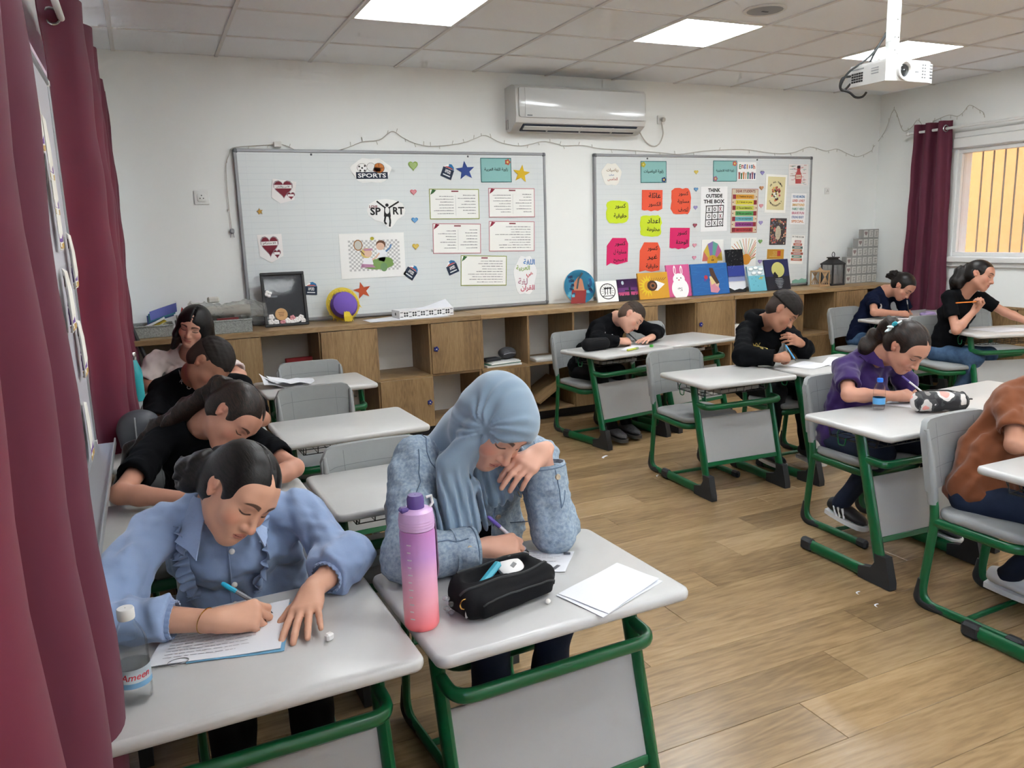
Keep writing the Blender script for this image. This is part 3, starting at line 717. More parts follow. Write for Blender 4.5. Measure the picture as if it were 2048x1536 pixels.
# ================================================================ curtains
def fabric(name, col, transl=.3, rough=.85, sheen=.3, bump=(900, .12, .0006), tcol=None):
    m = mat(name, col, rough, sheen=sheen, bump=bump, spec=.25); N = NT(m); out = N.t.nodes['Material Output']
    tr = N.n('BsdfTranslucent'); tr.inputs[0].default_value = lin(tcol or col); mx = N.n('MixShader'); mx.inputs[0].default_value = transl
    N.l(N.b.outputs[0], mx.inputs[1]); N.l(tr.outputs[0], mx.inputs[2]); N.l(mx.outputs[0], out.inputs[0]); return m
m_cur = fabric('burgundy_curtain', (112, 54, 74), .34, rough=.6, sheen=.12, tcol=(140, 36, 60))
def rod(name, x, y0, y1, z, label, side):
    t = thing(name, label, 'curtain rod', (x, (y0+y1)/2, z)); L = (y1-y0)/2
    MB().tube([(0, -L, 0), (0, L, 0)], .0125, 12).build('pole', [m_alu], t)
    for s in (-1, 1):
        MB().lathe([(.013, 0), (.02, .008), (.02, .03), (.006, .04)], 14, M=Matrix.Translation((0, s*L, 0)) @ Matrix.Rotation(math.radians(-90*s), 4, 'X')).build('finial', [m_alu], t)
        MB().box((side*.06, s*(L-.12), 0), (.12, .016, .016), .003).build('bracket', [m_alu], t, 0)
def curtain(name, label, xc, amp, y0, y1, npl, z0, z1, zr, ring_ys, seed=1, flare=.0, start=0.):
    """pleated cloth hanging along a wall parallel to y; folds swing by amp in x"""
    rnd = random.Random(seed); t = thing(name, label, 'curtain', (xc, (y0+y1)/2, z0)); ym = (y0+y1)/2
    ph = [rnd.uniform(-.35, .35) for _ in range(npl+2)]; am = [rnd.uniform(.8, 1.12) for _ in range(npl+2)]
    def fn(u, v):
        s = u*npl; i = int(min(s, npl-1)); f = s-i
        a = am[i]*(1-f)+am[i+1]*f
        w = math.cos(math.pi*2*(s*.5)+start)
        w = math.copysign(abs(w)**.72, w)
        dz = 1-v
        x = amp*a*w+.012*math.sin(9*v+3*u*npl+ph[i])*dz*.8+.004*math.sin(31*v+5*u)
        y = (y0-ym)+(y1-y0)*u+.018*math.sin(2*math.pi*s+ph[i])*(.3+dz)+flare*(u-.5)*dz
        return (x, y, (z1-z0)*v)
    MB().sheet(fn, npl*14, 26, .003).build('cloth', [m_cur], t, 80)
    for y in ring_ys:
        # eyelets ride on the rod; ring plane follows the cloth there
        u = (y-y0)/(y1-y0); p = Vector(fn(u, (zr-z0)/(z1-z0))); q = Vector(fn(min(u+.01, 1), (zr-z0)/(z1-z0))); tn = (q-p).normalized(); nn = Vector((0, 0, 1)).cross(tn).normalized()
        nn = nn if nn.y < 0 else -nn; M = basis(p+nn*.004, tn, Vector((0, 0, 1)), nn)
        MB().tube([M @ Vector((.028*math.cos(a), .028*math.sin(a), 0)) for a in [2*math.pi*k/18 for k in range(18)]], .0055, 7, closed=True).build('eyelet', [m_chrome], t)
    return t
curtain('curtain', 'burgundy curtain right at the left picture edge, nearest the camera', -.200, .077, .10, 1.47, 8, .12, 2.40, 2.33, [.4], seed=3, start=0)
curtain('curtain', 'burgundy curtain hanging to the left of the pale tee girl and teal bottle', -.185, .078, 3.42, 5.60, 11, .60, 2.42, 2.335, [3.52, 3.93, 5.10], seed=4, start=math.pi*.9)
curtain('curtain', 'burgundy curtain at the right window, in the far corner', XR-.115, .045, 5.13, 5.47, 5, .42, 2.385, 2.315, [5.165], seed=8, flare=.10)
rod('curtain_rod', -.185, -1.2, 5.75, 2.335, 'white curtain rod along the left wall', -1)
rod('curtain_rod', XR-.115, 2.2, 5.55, 2.315, 'white curtain rod above the right window', 1)

# ================================================================ whiteboard on the left wall with paper cakes
BX = XL+.075
bt = thing('whiteboard', 'whiteboard on the left wall, decorated with paper cakes', 'whiteboard', (XL, 2.25, .80)); LB = 1.72
MB().box((.058, 0, .62), (.030, LB-.02, 1.22)).build('board', [mat('board_plain', (205, 204, 212), .3)], bt, 0)
for z in (.011, 1.229): MB().box((.058, 0, z), (.042, LB-.03, .022), .004).build('frame_bar', [m_frame], bt, 0)
for s in (-1, 1): MB().box((.058, s*(LB/2-.011), .62), (.042, .022, 1.21), .004).build('frame_bar', [m_frame], bt, 0)
for s in (-1, 1):
    for z in (.014, 1.226): MB().box((.058, s*(LB/2-.012), z), (.046, .03, .03), .008).build('corner_cap', [m_white], bt, 25)
MB().box((.105, 0, .012), (.07, LB-.1, .008), .002).box((.139, 0, .020), (.005, LB-.1, .025), .002).build('pen_tray', [m_frame], bt, 0)
for s in (-1, 1): MB().box((.02, s*.6, .62), (.04, .06, .9)).build('wall_batten', [m_frame], bt, 0)
m_cakep = mat('cake_purple', (112, 72, 150), .7); m_cream = mat('cake_cream', (240, 236, 226), .7); m_gold = mat('cake_gold', (196, 160, 92), .6)
def cake(px_, py_, s, label, curl=.35):
    p = on_x(px_, py_, BX+.006); t = thing('paper_cake', label, 'paper decoration', p)
    B = basis((0, 0, 0), (0, -1, 0), (0, 0, 1), (-1, 0, 0))          # local x -> -y, local y -> z, local z -> +x flipped below
    def bend(pl, lay):
        o = []
        for x, y in pl: o.append((x*s, y*s))
        return o
    def flat(nm, pl, m, lay):
        n = len(pl); f = lambda x, y, d: (abs(x)**1.6*curl*s*2.2+d, x*s, y*s)
        vs = [f(x, y, lay*.0016+.001) for x, y in pl]+[f(x, y, lay*.0016) for x, y in pl]
        fs = [tuple(range(n)), tuple(range(2*n-1, n-1, -1))]+[(i, n+i, n+(i+1) % n, (i+1) % n) for i in range(n)]
        MB().add(vs, fs).build(nm, [m], t, 0)
    flat('paper', [(-.30, -.5), (0, -.52), (.30, -.5), (.36, -.2), (.34, .2), (.26, .52), (0, .58), (-.26, .52), (-.34, .2), (-.36, -.2)], m_cream, 0)
    flat('plate', [(-.31, -.47), (0, -.5), (.31, -.47), (.32, -.38), (0, -.42), (-.32, -.38)], m_gold, 1)
    flat('layer', [(-.29, -.36), (0, -.39), (.29, -.36), (.29, -.12), (.16, -.2), (.05, -.1), (-.06, -.2), (-.17, -.11), (-.29, -.16)], m_cakep, 1)
    flat('layer', [(-.24, -.04), (0, -.07), (.24, -.04), (.24, .24), (0, .28), (-.24, .24)], m_cakep, 1)
    for x in (-.14, 0, .14): flat('candle', [(x-.03, .27), (x+.03, .27), (x+.03, .45), (x-.03, .45)], mat('cake_candle', (90, 66, 60), .7), 1)
    return t
for (a, b, s, w) in [(72, 235, .17, 'topmost paper cake on the left whiteboard, half hidden by the curtain'), (92, 300, .17, 'second paper cake from the top, just below the topmost one'), (103, 372, .17, 'paper cake third from the top on the left whiteboard'),
                     (112, 440, .17, 'slim paper cake in the upper middle of the left whiteboard'), (139, 525, .165, 'large cream and purple paper cake facing out from the left whiteboard'), (132, 605, .17, 'paper cake just under the large facing one'),
                     (158, 700, .17, 'curled paper cake peeling off the left whiteboard'), (175, 865, .17, 'lowest paper cake on the left whiteboard')]:
    cake(a, b, s, w, .22 if 'curled' in w or 'facing' in w else .10)
# ================================================================ papers and stickers on the two boards
def pm(c, rough=.65):
    return mat('print_%02x%02x%02x' % tuple(c), tuple(int(v*(1.0 if min(c) > 215 else .92)) for v in c), rough)
INK = (28, 28, 30)
class Sheet:
    """flat paper on the back wall; u right, v up in metres about its centre"""
    n_layer = 0
    def __init__(s, name, label, cat, corners, col=(238, 238, 236), y=None, th=.0014, group=None, outline=None, tilt=0, depth=None):
        y = YS-.0012 if y is None else y
        P = [on_y(a, b, y) for a, b in corners]; c = sum(P, Vector())/len(P)
        if len(corners) == 4:
            ux = ((P[1]+P[2])-(P[0]+P[3])); s.w = ux.length/2; ang = math.atan2(ux.z, ux.x); s.h = (((P[0]+P[1])-(P[3]+P[2])).length)/2
        else: ang = 0; s.w = max(p.x for p in P)-min(p.x for p in P); s.h = max(p.z for p in P)-min(p.z for p in P)
        s.ang = ang
        if len(corners) != 4: c = Vector(((max(p.x for p in P)+min(p.x for p in P))/2, y, (max(p.z for p in P)+min(p.z for p in P))/2))
        s.t = thing(name, label, cat, c, rot=Euler((math.pi/2, -0, 0)).to_matrix().to_4x4().to_euler(), group=group)
        s.t.rotation_euler = (Matrix.Rotation(math.pi/2, 3, 'X') @ Matrix.Rotation(ang, 3, 'Z')).to_euler()
        s.acc = {}; s.top = th; s.k = 0
        if len(corners) == 4: out = [(-s.w/2, -s.h/2), (s.w/2, -s.h/2), (s.w/2, s.h/2), (-s.w/2, s.h/2)]
        else: out = [(p.x-c.x, p.z-c.z) for p in P][::-1]
        if outline: out = [(u*s.w, v*s.h) for u, v in outline]
        MB().prism(out, 0, th).build('sheet', [pm(col) if isinstance(col, tuple) else col], s.t, 0)
    def poly(s, pts, c, lay=1, raw=False):
        pts = pts if raw else [(u*s.w, v*s.h) for u, v in pts]
        b = s.acc.setdefault((c, lay), MB()); b.prism(pts, s.top, s.top+.0003*lay); return s
    def rect(s, u0, v0, u1, v1, c, lay=1): return s.poly([(u0, v0), (u1, v0), (u1, v1), (u0, v1)], c, lay)
    def ell(s, u, v, ru, rv, c, lay=1, n=14, a0=0): return s.poly([(u+ru*math.cos(a0+2*math.pi*k/n), v+rv*math.sin(a0+2*math.pi*k/n)) for k in range(n)], c, lay)
    def line(s, pts, wd, c, lay=1):
        for (a, b), (d, e) in zip(pts[:-1], pts[1:]):
            a, b, d, e = a*s.w, b*s.h, d*s.w, e*s.h; L = math.hypot(d-a, e-b) or 1e-6; nx, ny = -(e-b)/L*wd/2, (d-a)/L*wd/2
            s.poly([(a-nx, b-ny), (d-nx, e-ny), (d+nx, e+ny), (a+nx, b+ny)], c, lay, True)
        return s
    def frame(s, wd, c, lay=1):
        w, h = s.w/2, s.h/2
        for q in ([(-w, -h), (w, -h), (w, -h+wd), (-w, -h+wd)], [(-w, h-wd), (w, h-wd), (w, h), (-w, h)], [(-w, -h+wd), (-w+wd, -h+wd), (-w+wd, h-wd), (-w, h-wd)], [(w-wd, -h+wd), (w, -h+wd), (w, h-wd), (w-wd, h-wd)]): s.poly(q, c, lay, True)
        return s
    def text(s, t, u, v, w, c=INK, h=None, lay=2, ar=False, bold=.012, rot=0, **k):
        t = arabic(t) if ar else t
        lettering(t, .05, pm(c), s.t, (u*s.w, v*s.h, s.top+.0003*lay), (0, 0, rot), fit=(w*s.w, h*s.h) if h else (w*s.w,), ext=.0003, bold=bold, **k); return s
    def scrib(s, u0, v0, u1, v1, n, c=(140, 140, 144), th=.22, seed=1, right=True, lay=1):
        r = random.Random(seed); H = (v1-v0)/n
        for i in range(n):
            L = r.uniform(.45, 1)*(u1-u0); x = u1-L if right else u0; e = u1 if right else u0+L; y = v1-(i+.6)*H
            while x < e-.01*(u1-u0):
                d = min(r.uniform(.04, .14)*(u1-u0), e-x); s.rect(x, y, x+d*.86, y+H*th*r.uniform(.7, 1.2), c, lay); x += d
        return s
    def done(s):
        for (c, lay), b in s.acc.items(): b.build('print', [pm(c)], s.t, 0, kind='stuff' if len(b.f) > 40 or len(b.f) == 12 else None)
        return s.t
def heart(cx=0, cy=0, r=.5, n=22):
    o = []
    for k in range(n):
        t = 2*math.pi*k/n; o.append((cx+r*16*math.sin(t)**3/17, cy+r*(13*math.cos(t)-5*math.cos(2*t)-2*math.cos(3*t)-math.cos(4*t)+2.5)/15.5))
    return o[::-1]
def star(r=.5, ri=.21, a0=90): return [((r if k % 2 == 0 else ri)*math.cos(math.radians(a0+36*k)), (r if k % 2 == 0 else ri)*math.sin(math.radians(a0+36*k))) for k in range(10)]
def box4(cx, cy, w, h, conv, a=0):
    o = []
    for x, y in ((-w/2, -h/2), (w/2, -h/2), (w/2, h/2), (-w/2, h/2)):
        o.append(conv(cx+x*math.cos(a)-y*math.sin(a), cy+x*math.sin(a)+y*math.cos(a)))
    return o
def rc(x0, y0, x1, y1, conv): return [conv(x0, y0), conv(x1, y0), conv(x1, y1), conv(x0, y1)]

# --- hearts and stars (sticker sized things)
def sticker(kind, cx, cy, w, h, conv, col, label, a=0, group='small stickers on the whiteboards'):
    S = Sheet(kind+'_sticker', label, 'sticker', box4(cx, cy, w, h, conv), col, group=group, outline=heart() if kind == 'heart' else star(a0=90+a), th=.003)
    if kind == 'heart': S.poly([(x*.72, y*.72) for x, y in heart()], tuple(min(255, int(c*.75+64)) for c in col))
    return S.done()
for a in [(1163, 218, 62, 62, (150, 180, 90), 'green heart sticker right of the SPORTS cloud'), (1165, 376, 42, 38, (222, 118, 128), 'pink heart sticker under the green heart on the left board'),
          (1173, 544, 42, 36, (66, 140, 205), 'blue heart sticker right of the LOVE SPORT cutout'), (1178, 703, 42, 38, (226, 190, 58), 'yellow heart sticker right of the tennis picture')]: sticker('heart', *a[:4], c2, a[4], a[5])
for a in [(1477, 245, 118, 118, (44, 74, 150), 'large blue star sticker left of the teal Arabic card', 5), (1815, 264, 106, 110, (236, 196, 34), 'large yellow star sticker right of the teal Arabic card', -8),
          (857, 967, 110, 106, (206, 86, 46), 'orange red star sticker above the yarn hat', 14), (240, 491, 42, 42, (196, 150, 60), 'tiny gold star sticker at the left board edge', 10)]: sticker('star', *a[:4], c2, a[4], a[5], a[6])
HC3 = [(845, 263, (232, 206, 72), 'small yellow heart topmost in the left heart column of the fraction board'), (844, 370, (70, 140, 200), 'small blue heart second in the left heart column of the fraction board'), (840, 483, (140, 130, 200), 'small purple heart third in the left heart column of the fraction board'),
       (837, 593, (150, 36, 60), 'small dark red heart fourth in the left heart column'), (834, 717, (226, 140, 160), 'small pink heart fifth in the left heart column'), (832, 794, (222, 130, 156), 'small pink heart lowest in the left heart column'),
       (1255, 268, (130, 120, 196), 'small purple heart topmost in the right heart column'), (1250, 361, (222, 150, 90), 'small orange heart second in the right heart column'), (1247, 472, (226, 140, 150), 'small pink heart third in the right heart column'),
       (1245, 577, (146, 134, 200), 'small purple heart fourth in the right heart column'), (1242, 693, (110, 176, 80), 'small green heart fifth in the right heart column'), (1240, 818, (140, 120, 196), 'small purple heart lowest in the right heart column')]
for x, y, c, l in HC3: sticker('heart', x, y, 27, 27, c3, c, l)

# --- left board
CLOUD = [(.5*math.cos(t)*(1+.07*math.sin(5*t)), .5*math.sin(t)*(1+.09*math.cos(6*t))) for t in [2*math.pi*k/28 for k in range(28)]]
S = Sheet('sports_cutout', 'white cloud cutout with sports balls and the word SPORTS', 'cutout', rc(788, 168, 1030, 320, c2), outline=CLOUD)
for u, v, ru, rv, c in ((-.22, .10, .12, .17, (236, 236, 236)), (.0, .14, .10, .16, (230, 230, 228)), (.2, .10, .13, .19, (214, 128, 56)), (.14, .03, .10, .09, (140, 70, 44))): S.ell(u, v, ru*1.07, rv*1.07, INK, 1).ell(u, v, ru, rv, c, 2)
for u, v in ((-.22, .1), (-.29, .16), (-.15, .18), (-.27, .0), (-.16, .0)): S.ell(u, v, .025, .04, INK, 3, 6)
S.line([(.1, .1), (.32, .1)], .003, INK, 3).line([(.2, -.08), (.2, .28)], .003, INK, 3).rect(-.38, -.33, .41, -.06, (30, 42, 66)).text('SPORTS', .015, -.195, .70, (240, 240, 240), h=.17, bold=.02).done()
S = Sheet('love_sport_cutout', 'white heart shaped cutout reading LOVE SPORT with a jumping figure', 'cutout', rc(885, 415, 1118, 592, c2), outline=[(-.5, .1), (-.47, -.05), (-.3, -.22), (-.1, -.30), (.02, -.48), (.1, -.5), (.16, -.42), (.26, -.24), (.46, -.05), (.5, .12), (.42, .36), (.2, .46), (0, .5), (-.25, .46), (-.44, .32)])
S.text('LOVE', -.33, .235, .21, (120, 30, 40), bold=.03).text('SP', -.28, .08, .27, INK, h=.26, bold=.03).text('RT', .315, .10, .29, INK, h=.26, bold=.03)
S.ell(.02, .29, .045, .055, INK).poly([(-.05, .23), (.09, .23), (.11, -.10), (-.07, -.10)], INK).ell(.02, .11, .055, .12, (238, 238, 236), 2).line([(-.03, .2), (-.24, .42)], .012, INK).line([(.07, .2), (.33, .41)], .012, INK).line([(-.03, -.08), (-.06, -.28), (-.01, -.36)], .014, INK).line([(.07, -.08), (.09, -.25), (.07, -.44)], .014, INK).done()
S = Sheet('tennis_picture', 'white sheet with two cartoon children playing tennis', 'picture', [c2(710, 628), c2(1106, 615), c2(1120, 880), c2(737, 897)])
for i in range(24):
    for j in range(15):
        if (i+j) % 2 == 0: S.rect(-.37+.033*i, -.34+.046*j, -.37+.033*(i+1), -.34+.046*(j+1), (205, 205, 205))
S.ell(.07, -.20, .25, .12, (134, 170, 96), 2).ell(.17, -.14, .14, .10, (134, 170, 96), 3)
S.ell(-.22, .24, .07, .125, (170, 120, 70), 2).ell(-.22, .24, .055, .10, (215, 214, 205), 3).line([(-.19, .12), (-.13, .02)], .008, (120, 90, 60), 3)
S.ell(-.10, .06, .085, .115, (232, 206, 120), 2).ell(-.075, .05, .06, .08, (240, 200, 176), 3).rect(-.14, .11, -.0, .16, (206, 150, 176), 4).poly([(-.14, -.05), (-.02, -.05), (.0, -.20), (-.17, -.20)], (236, 236, 240), 4).poly([(-.18, -.18), (-.02, -.20), (.03, -.27), (-.20, -.26)], (206, 150, 186), 5).line([(-.02, -.1), (.06, -.03)], .012, (240, 200, 176), 4)
S.ell(.13, .24, .075, .10, (110, 70, 44), 3).ell(.12, .20, .065, .085, (240, 200, 176), 4).poly([(.06, .12), (.20, .12), (.22, -.03), (.08, -.05)], (236, 238, 242), 4).line([(.2, .08), (.27, .16), (.29, .24)], .014, (110, 150, 200), 4).line([(.1, .05), (.05, -.03)], .013, (240, 200, 176), 5).poly([(.08, -.04), (.2, -.03), (.17, -.15), (.09, -.12)], (226, 228, 232), 3)
S.ell(.16, -.27, .055, .10, (120, 160, 110), 4).ell(0, .38, .03, .04, (206, 196, 60), 3); S.done()
def badge(cx, cy, w, h, a, label, conv=c2):
    S = Sheet('club_badge', label, 'badge', box4(cx, cy, w, h, conv, a), (30, 46, 72), outline=[(-.5, -.5), (.5, -.5), (.5, .16), (-.5, .16)])
    S.poly([(-.5, .16), (.48, .16), (.40, .36), (.12, .5), (-.15, .44)], (52, 130, 190)).poly([(-.5, .16), (-.15, .44), (-.05, .38), (-.15, .22), (.45, .18)], (236, 236, 236), 2).poly([(-.42, .17), (.44, .20), (.2, .28), (-.2, .26)], (206, 70, 60), 3)
    S.text('\u05d0\u05d9\u05d8\u05de'[::1], 0, -.05, .5, (236, 236, 236), h=.24, bold=.03).rect(-.33, -.36, .33, -.28, (220, 224, 228)); return S.done()
badge(1373, 246, 70, 88, .42, 'tilted navy club badge sticker left of the blue star'); badge(1153, 852, 68, 84, .62, 'tilted navy club badge sticker under the tennis picture')
badge(1397, 825, 66, 82, -.42, 'tilted navy club badge sticker left of the green bordered sheet'); badge(549, 953, 72, 78, .02, 'upright navy club badge sticker beside the black frame')
def vsign(corners, txt, label, small):
    P = corners; S = Sheet('heart_sign', label, 'sign', P, (236, 233, 232)); 
    S.poly([(x*.80-.02, y*.80+.06) for x, y in heart()], (172, 158, 164), 1).poly([(x*.72-.02, y*.72+.06) for x, y in heart()], (134, 28, 50), 2).poly([(x*.34+.25, y*.34-.20) for x, y in heart()], (160, 140, 146), 3).poly([(x*.29+.25, y*.29-.20) for x, y in heart()], (134, 28, 50), 4)
    S.rect(-.36, .11, .30, .25, (236, 234, 232), 5).text(txt, -.03, .18, .5, INK, lay=6, ar=True, h=.10).rect(.13, -.22, .36, -.13, (236, 234, 232), 5); return S.done()
vsign([c2(315, 293), c2(460, 312), c2(447, 421), c2(365, 443), c2(308, 405)], 'الأمن والأمان', 'pointed white sign with a burgundy heart, upper one at the left', 0)
vsign([c2(222, 632), c2(370, 625), c2(382, 757), c2(310, 800), c2(240, 760)], 'الاحترام', 'pointed white sign with a burgundy heart, lower one at the left', 0)
def card(corners, txt, label, fl):
    S = Sheet('title_card', label, 'card', corners, (150, 206, 204)); S.frame(.006, (60, 120, 122)).text(txt, 0, .02, .76, (30, 40, 44), ar=True, bold=.012)
    for u, v, c in fl:
        for k in range(5): S.ell(u+.055*math.cos(1.257*k), v+.075*math.sin(1.257*k), .042, .058, c, 2, 8)
        S.ell(u, v, .035, .048, (240, 220, 120), 3, 8)
    return S.done()
card(rc(1570, 168, 1755, 315, c2), 'زاوية اللغة العربية', 'teal title card in Arabic between the blue and yellow stars', [(.38, .33, (222, 110, 90))])
card(rc(500, 193, 660, 328, c3), 'زاوية الرياضيات', 'teal title card in Arabic above the fraction signs', [(-.4, .34, (206, 196, 60)), (.40, -.36, (60, 70, 130))])
card(rc(950, 190, 1097, 320, c3), 'زاوية اللغة الانجليزية', 'teal title card in Arabic left of the English cutout', [(.40, .36, (222, 110, 100)), (-.40, -.36, (190, 120, 150))])
def info(corners, col, label, seed, two=True):
    S = Sheet('info_sheet', label, 'poster', corners, (238, 238, 234)); S.frame(.006, col)
    S.poly([(-.48, .30), (-.44, .48), (-.36, .46), (-.42, .36)], (150, 30, 60) if col[0] > col[1] else (60, 110, 60), 2)
    S.rect(-.06, .40, .08, .445, (150, 80, 90), 2)
    if two: S.scrib(.06, -.36, .43, .34, 7, seed=seed).scrib(-.42, -.36, -.02, .30, 7, seed=seed+1).rect(.018, -.38, .022, .30, (190, 190, 190))
    else: S.scrib(-.42, -.42, .42, .36, 9, seed=seed)
    return S.done()
info(rc(1262, 355, 1561, 537, c2), (150, 166, 70), 'green bordered Arabic info sheet, upper left of the five', 11)
info(rc(1618, 350, 1895, 526, c2), (206, 140, 150), 'pink bordered Arabic info sheet at the upper right of the five', 21)
info(rc(1282, 563, 1571, 744, c2), (206, 140, 150), 'pink bordered Arabic info sheet under the upper green one', 31)
info(rc(1620, 549, 1894, 730, c2), (206, 140, 150), 'pink bordered Arabic info sheet in the right middle of the five', 41, False)
info(rc(1450, 756, 1726, 937, c2), (150, 166, 70), 'green bordered Arabic info sheet, lowest of the five', 51, False)
S = Sheet('arabic_poster', 'white cutout with colourful handwritten Arabic words at the board edge', 'poster', rc(1770, 755, 1905, 992, c2), (234, 235, 236), outline=[(x*1.0, y*1.0) for x, y in CLOUD])
for i, (w, c, u, ww) in enumerate([('اللغة', (60, 130, 200), .16, .5), ('العربية', (140, 180, 80), -.1, .6), ('هي', (206, 60, 80), .2, .3), ('لغة', (196, 150, 170), -.1, .42), ('القرآن', (206, 80, 110), .12, .62)]): S.text(w, u, .34-.165*i, ww, c, ar=True, bold=.02)
S.done()

# --- right board
S = Sheet('round_sticker_poster', 'pale round cutout with colourful Arabic lettering, upper left corner', 'cutout', rc(258, 205, 380, 345, c3), (234, 232, 224), outline=CLOUD)
for i, (w, c) in enumerate([('رياضيات', (150, 110, 60)), ('صف', (90, 120, 180)), ('الخامس', (190, 90, 80))]): S.text(w, (.05, .0, .05)[i], .18-.2*i, (.6, .25, .5)[i], c, ar=True)
S.done()
S = Sheet('english_cutout', 'white cutout with rainbow English lettering and raised hands', 'cutout', rc(1103, 200, 1216, 310, c3))
for i, (ch, c) in enumerate(zip('English', [(60, 130, 60), (200, 60, 60), (60, 90, 170), (220, 160, 40), (110, 60, 150), (60, 140, 160), (200, 90, 50)])): S.text(ch, -.38+.128*i, .25, .11 if ch not in 'li' else .05, c, h=.26 if ch in 'Egl h' else .2, bold=.02)
for i, c in enumerate([(170, 60, 40), (60, 120, 60), (220, 140, 60), (226, 180, 150), (50, 140, 120), (60, 60, 110), (150, 60, 90), (40, 60, 120)]):
    u = -.42+.12*i; v = -.16-.05*(i % 2); S.rect(u-.035, -.45, u+.035, v, c)
    for k in range(4): S.line([(u-.03+.02*k, v-.02), (u-.045+.03*k, v+.11)], .0045, c, 1)
S.done()
JAG = lambda seed: [(.5*math.copysign(min(1, abs(math.cos(t))*1.25), math.cos(t))*(1+.07*random.Random(seed+k).uniform(-1, 1)), .5*math.copysign(min(1, abs(math.sin(t))*1.25), math.sin(t))*(1+.05*random.Random(seed*3+k).uniform(-1, 1))) for k, t in enumerate([2*math.pi*q/26 for q in range(26)])]
OR, YE, PK = (255, 98, 66), (222, 244, 46), (238, 36, 112)
WAVE = [(-.5, .5), (-.5, -.42), (-.38, -.46), (-.22, -.44), (-.05, -.5), (.12, -.45), (.28, -.48), (.42, -.42), (.5, -.38), (.5, .5)][::-1]
for q, txt, c, label, ol in [((508, 372, 635, 505), 'عائلة\nالكسور', OR, 'bright orange Arabic sign, topmost in the middle of the fraction signs', WAVE), ((690, 363, 810, 522), 'كسور\nمساوية\nلنصف', OR, 'jagged orange Arabic sign with three lines at the upper right of the fraction signs', JAG(5)),
                         ((290, 438, 424, 578), 'كسور\nحقيقية', YE, 'jagged neon yellow Arabic sign at the left of the fraction signs', JAG(9)), ((498, 530, 628, 660), 'اعداد\nمخلوطة', YE, 'jagged neon yellow Arabic sign in the centre of the fraction signs', JAG(14)),
                         ((681, 607, 803, 740), 'كسور\nالوحدة', PK, 'hot pink Arabic sign with two lines beside the heart column', WAVE), ((290, 670, 421, 842), 'كسور\nمساوية ل\n1 صحيح', PK, 'hot pink Arabic sign with three lines at the lower left', [(-.5, -.5), (-.3, -.40), (.0, -.46), (.3, -.4), (.5, -.36), (.5, .30), (.38, .5), (-.25, .5), (-.5, .22)]),
                         ((494, 697, 620, 880), 'كسور\nغير\nحقيقية', OR, 'bright orange Arabic sign with three lines, just above the sunflower canvas', [(-.5, -.5), (-.2, -.45), (.1, -.5), (.5, -.45), (.5, .28), (.36, .5), (-.3, .5), (-.5, .22)])]:
    S = Sheet('fraction_sign', label, 'sign', rc(*q, c3), c, outline=ol, group='neon fraction signs'); L = txt.split('\n')
    for i, w in enumerate(L): S.text(w, .12, (.25-.43*i) if len(L) == 2 else (.29-.30*i), .60 if len(w) > 4 else .5, (24, 22, 28), h=.25 if len(L) == 2 else .19, ar=True, bold=.015)
    S.done()
S = Sheet('think_poster', 'white poster reading THINK OUTSIDE THE BOX over a noughts and crosses grid', 'poster', [c3(874, 352), c3(1040, 350), c3(1034, 625), c3(870, 632)], (236, 237, 238))
for i, (w, ww) in enumerate((('THINK', .46), ('OUTSIDE', .62), ('THE BOX', .78))): S.text(w, 0, .42-.125*i, ww, INK, h=.085, bold=.035)
for k in (-.32, -.09, .13, .33): S.line([(k+.03, .08), (k, -.40)], .008, INK)
for k in (.07, -.08, -.24, -.39): S.line([(-.31, k), (.36, k+.01)], .008, INK)
for r_, row in enumerate(('XOX', 'OOX', 'OXO')):
    for c_, ch in enumerate(row): S.text(ch, -.19+.215*c_, -.005-.155*r_, .1, (150, 40, 60) if (c_ == 2 and r_ < 2) else INK, h=.085, bold=.03)
S.line([(.31, .20), (.22, .0)], .004, (190, 60, 80)).done()
S = Sheet('pencil_poster', 'poster of stacked coloured pencils with motivating lines', 'poster', rc(1062, 365, 1225, 638, c3), (226, 214, 190)); S.frame(.005, (190, 120, 110))
S.text('DEAR STUDENTS', .02, .445, .74, (150, 70, 70), h=.06, bold=.02)
for i, (c, w) in enumerate([((232, 168, 60), '1. I believe in you.'), ((232, 220, 70), '2. I trust in you.'), ((206, 214, 84), '3. You are listened to.'), ((86, 172, 96), '4. We are cared for.'), ((110, 190, 206), '5. You are important.'), ((150, 60, 140), '6. Be all amazing.'), ((196, 60, 70), 'AND YOU CAN SUCCEED.')]):
    v = .32-.125*i; f = 1 if i % 2 == 0 else -1; S.rect(-.34, v-.05, .34, v+.05, c); S.poly([(f*.34, v-.05), (f*.34, v+.05), (f*.47, v)][::f], (232, 200, 160)); S.poly([(f*.43, v-.016), (f*.43, v+.016), (f*.47, v)][::f], INK, 2)
    S.rect(*sorted((-f*.34, -f*.46)[::1])[0:1], v-.05, max(-f*.34, -f*.46), v+.05, (150, 50, 60)); S.text(w, 0, v, .58, (60, 40, 40), h=.05)
S.done()
S = Sheet('we_all_think_poster', 'cream poster reading WE ALL THINK DIFFERENTLY around an icon head', 'poster', [c3(1275, 272), c3(1405, 280), c3(1402, 515), c3(1270, 514)], (240, 240, 236)); S.rect(-.40, -.42, .42, .44, (236, 226, 176))
for w, cy, sg, r in (('WE ALL THINK', .0, 1, .33), ('DIFFERENTLY', .0, -1, .33)):
    n = len(w)
    for i, ch in enumerate(w):
        if ch == ' ': continue
        t = (i-(n-1)/2)/(n-1)*1.7; S.text(ch, .36*math.sin(t), sg*(.33*math.cos(t)-.02)+.0, .055, (60, 50, 50), h=.04, rot=-t*.8*sg, bold=.03)
rr = random.Random(4)
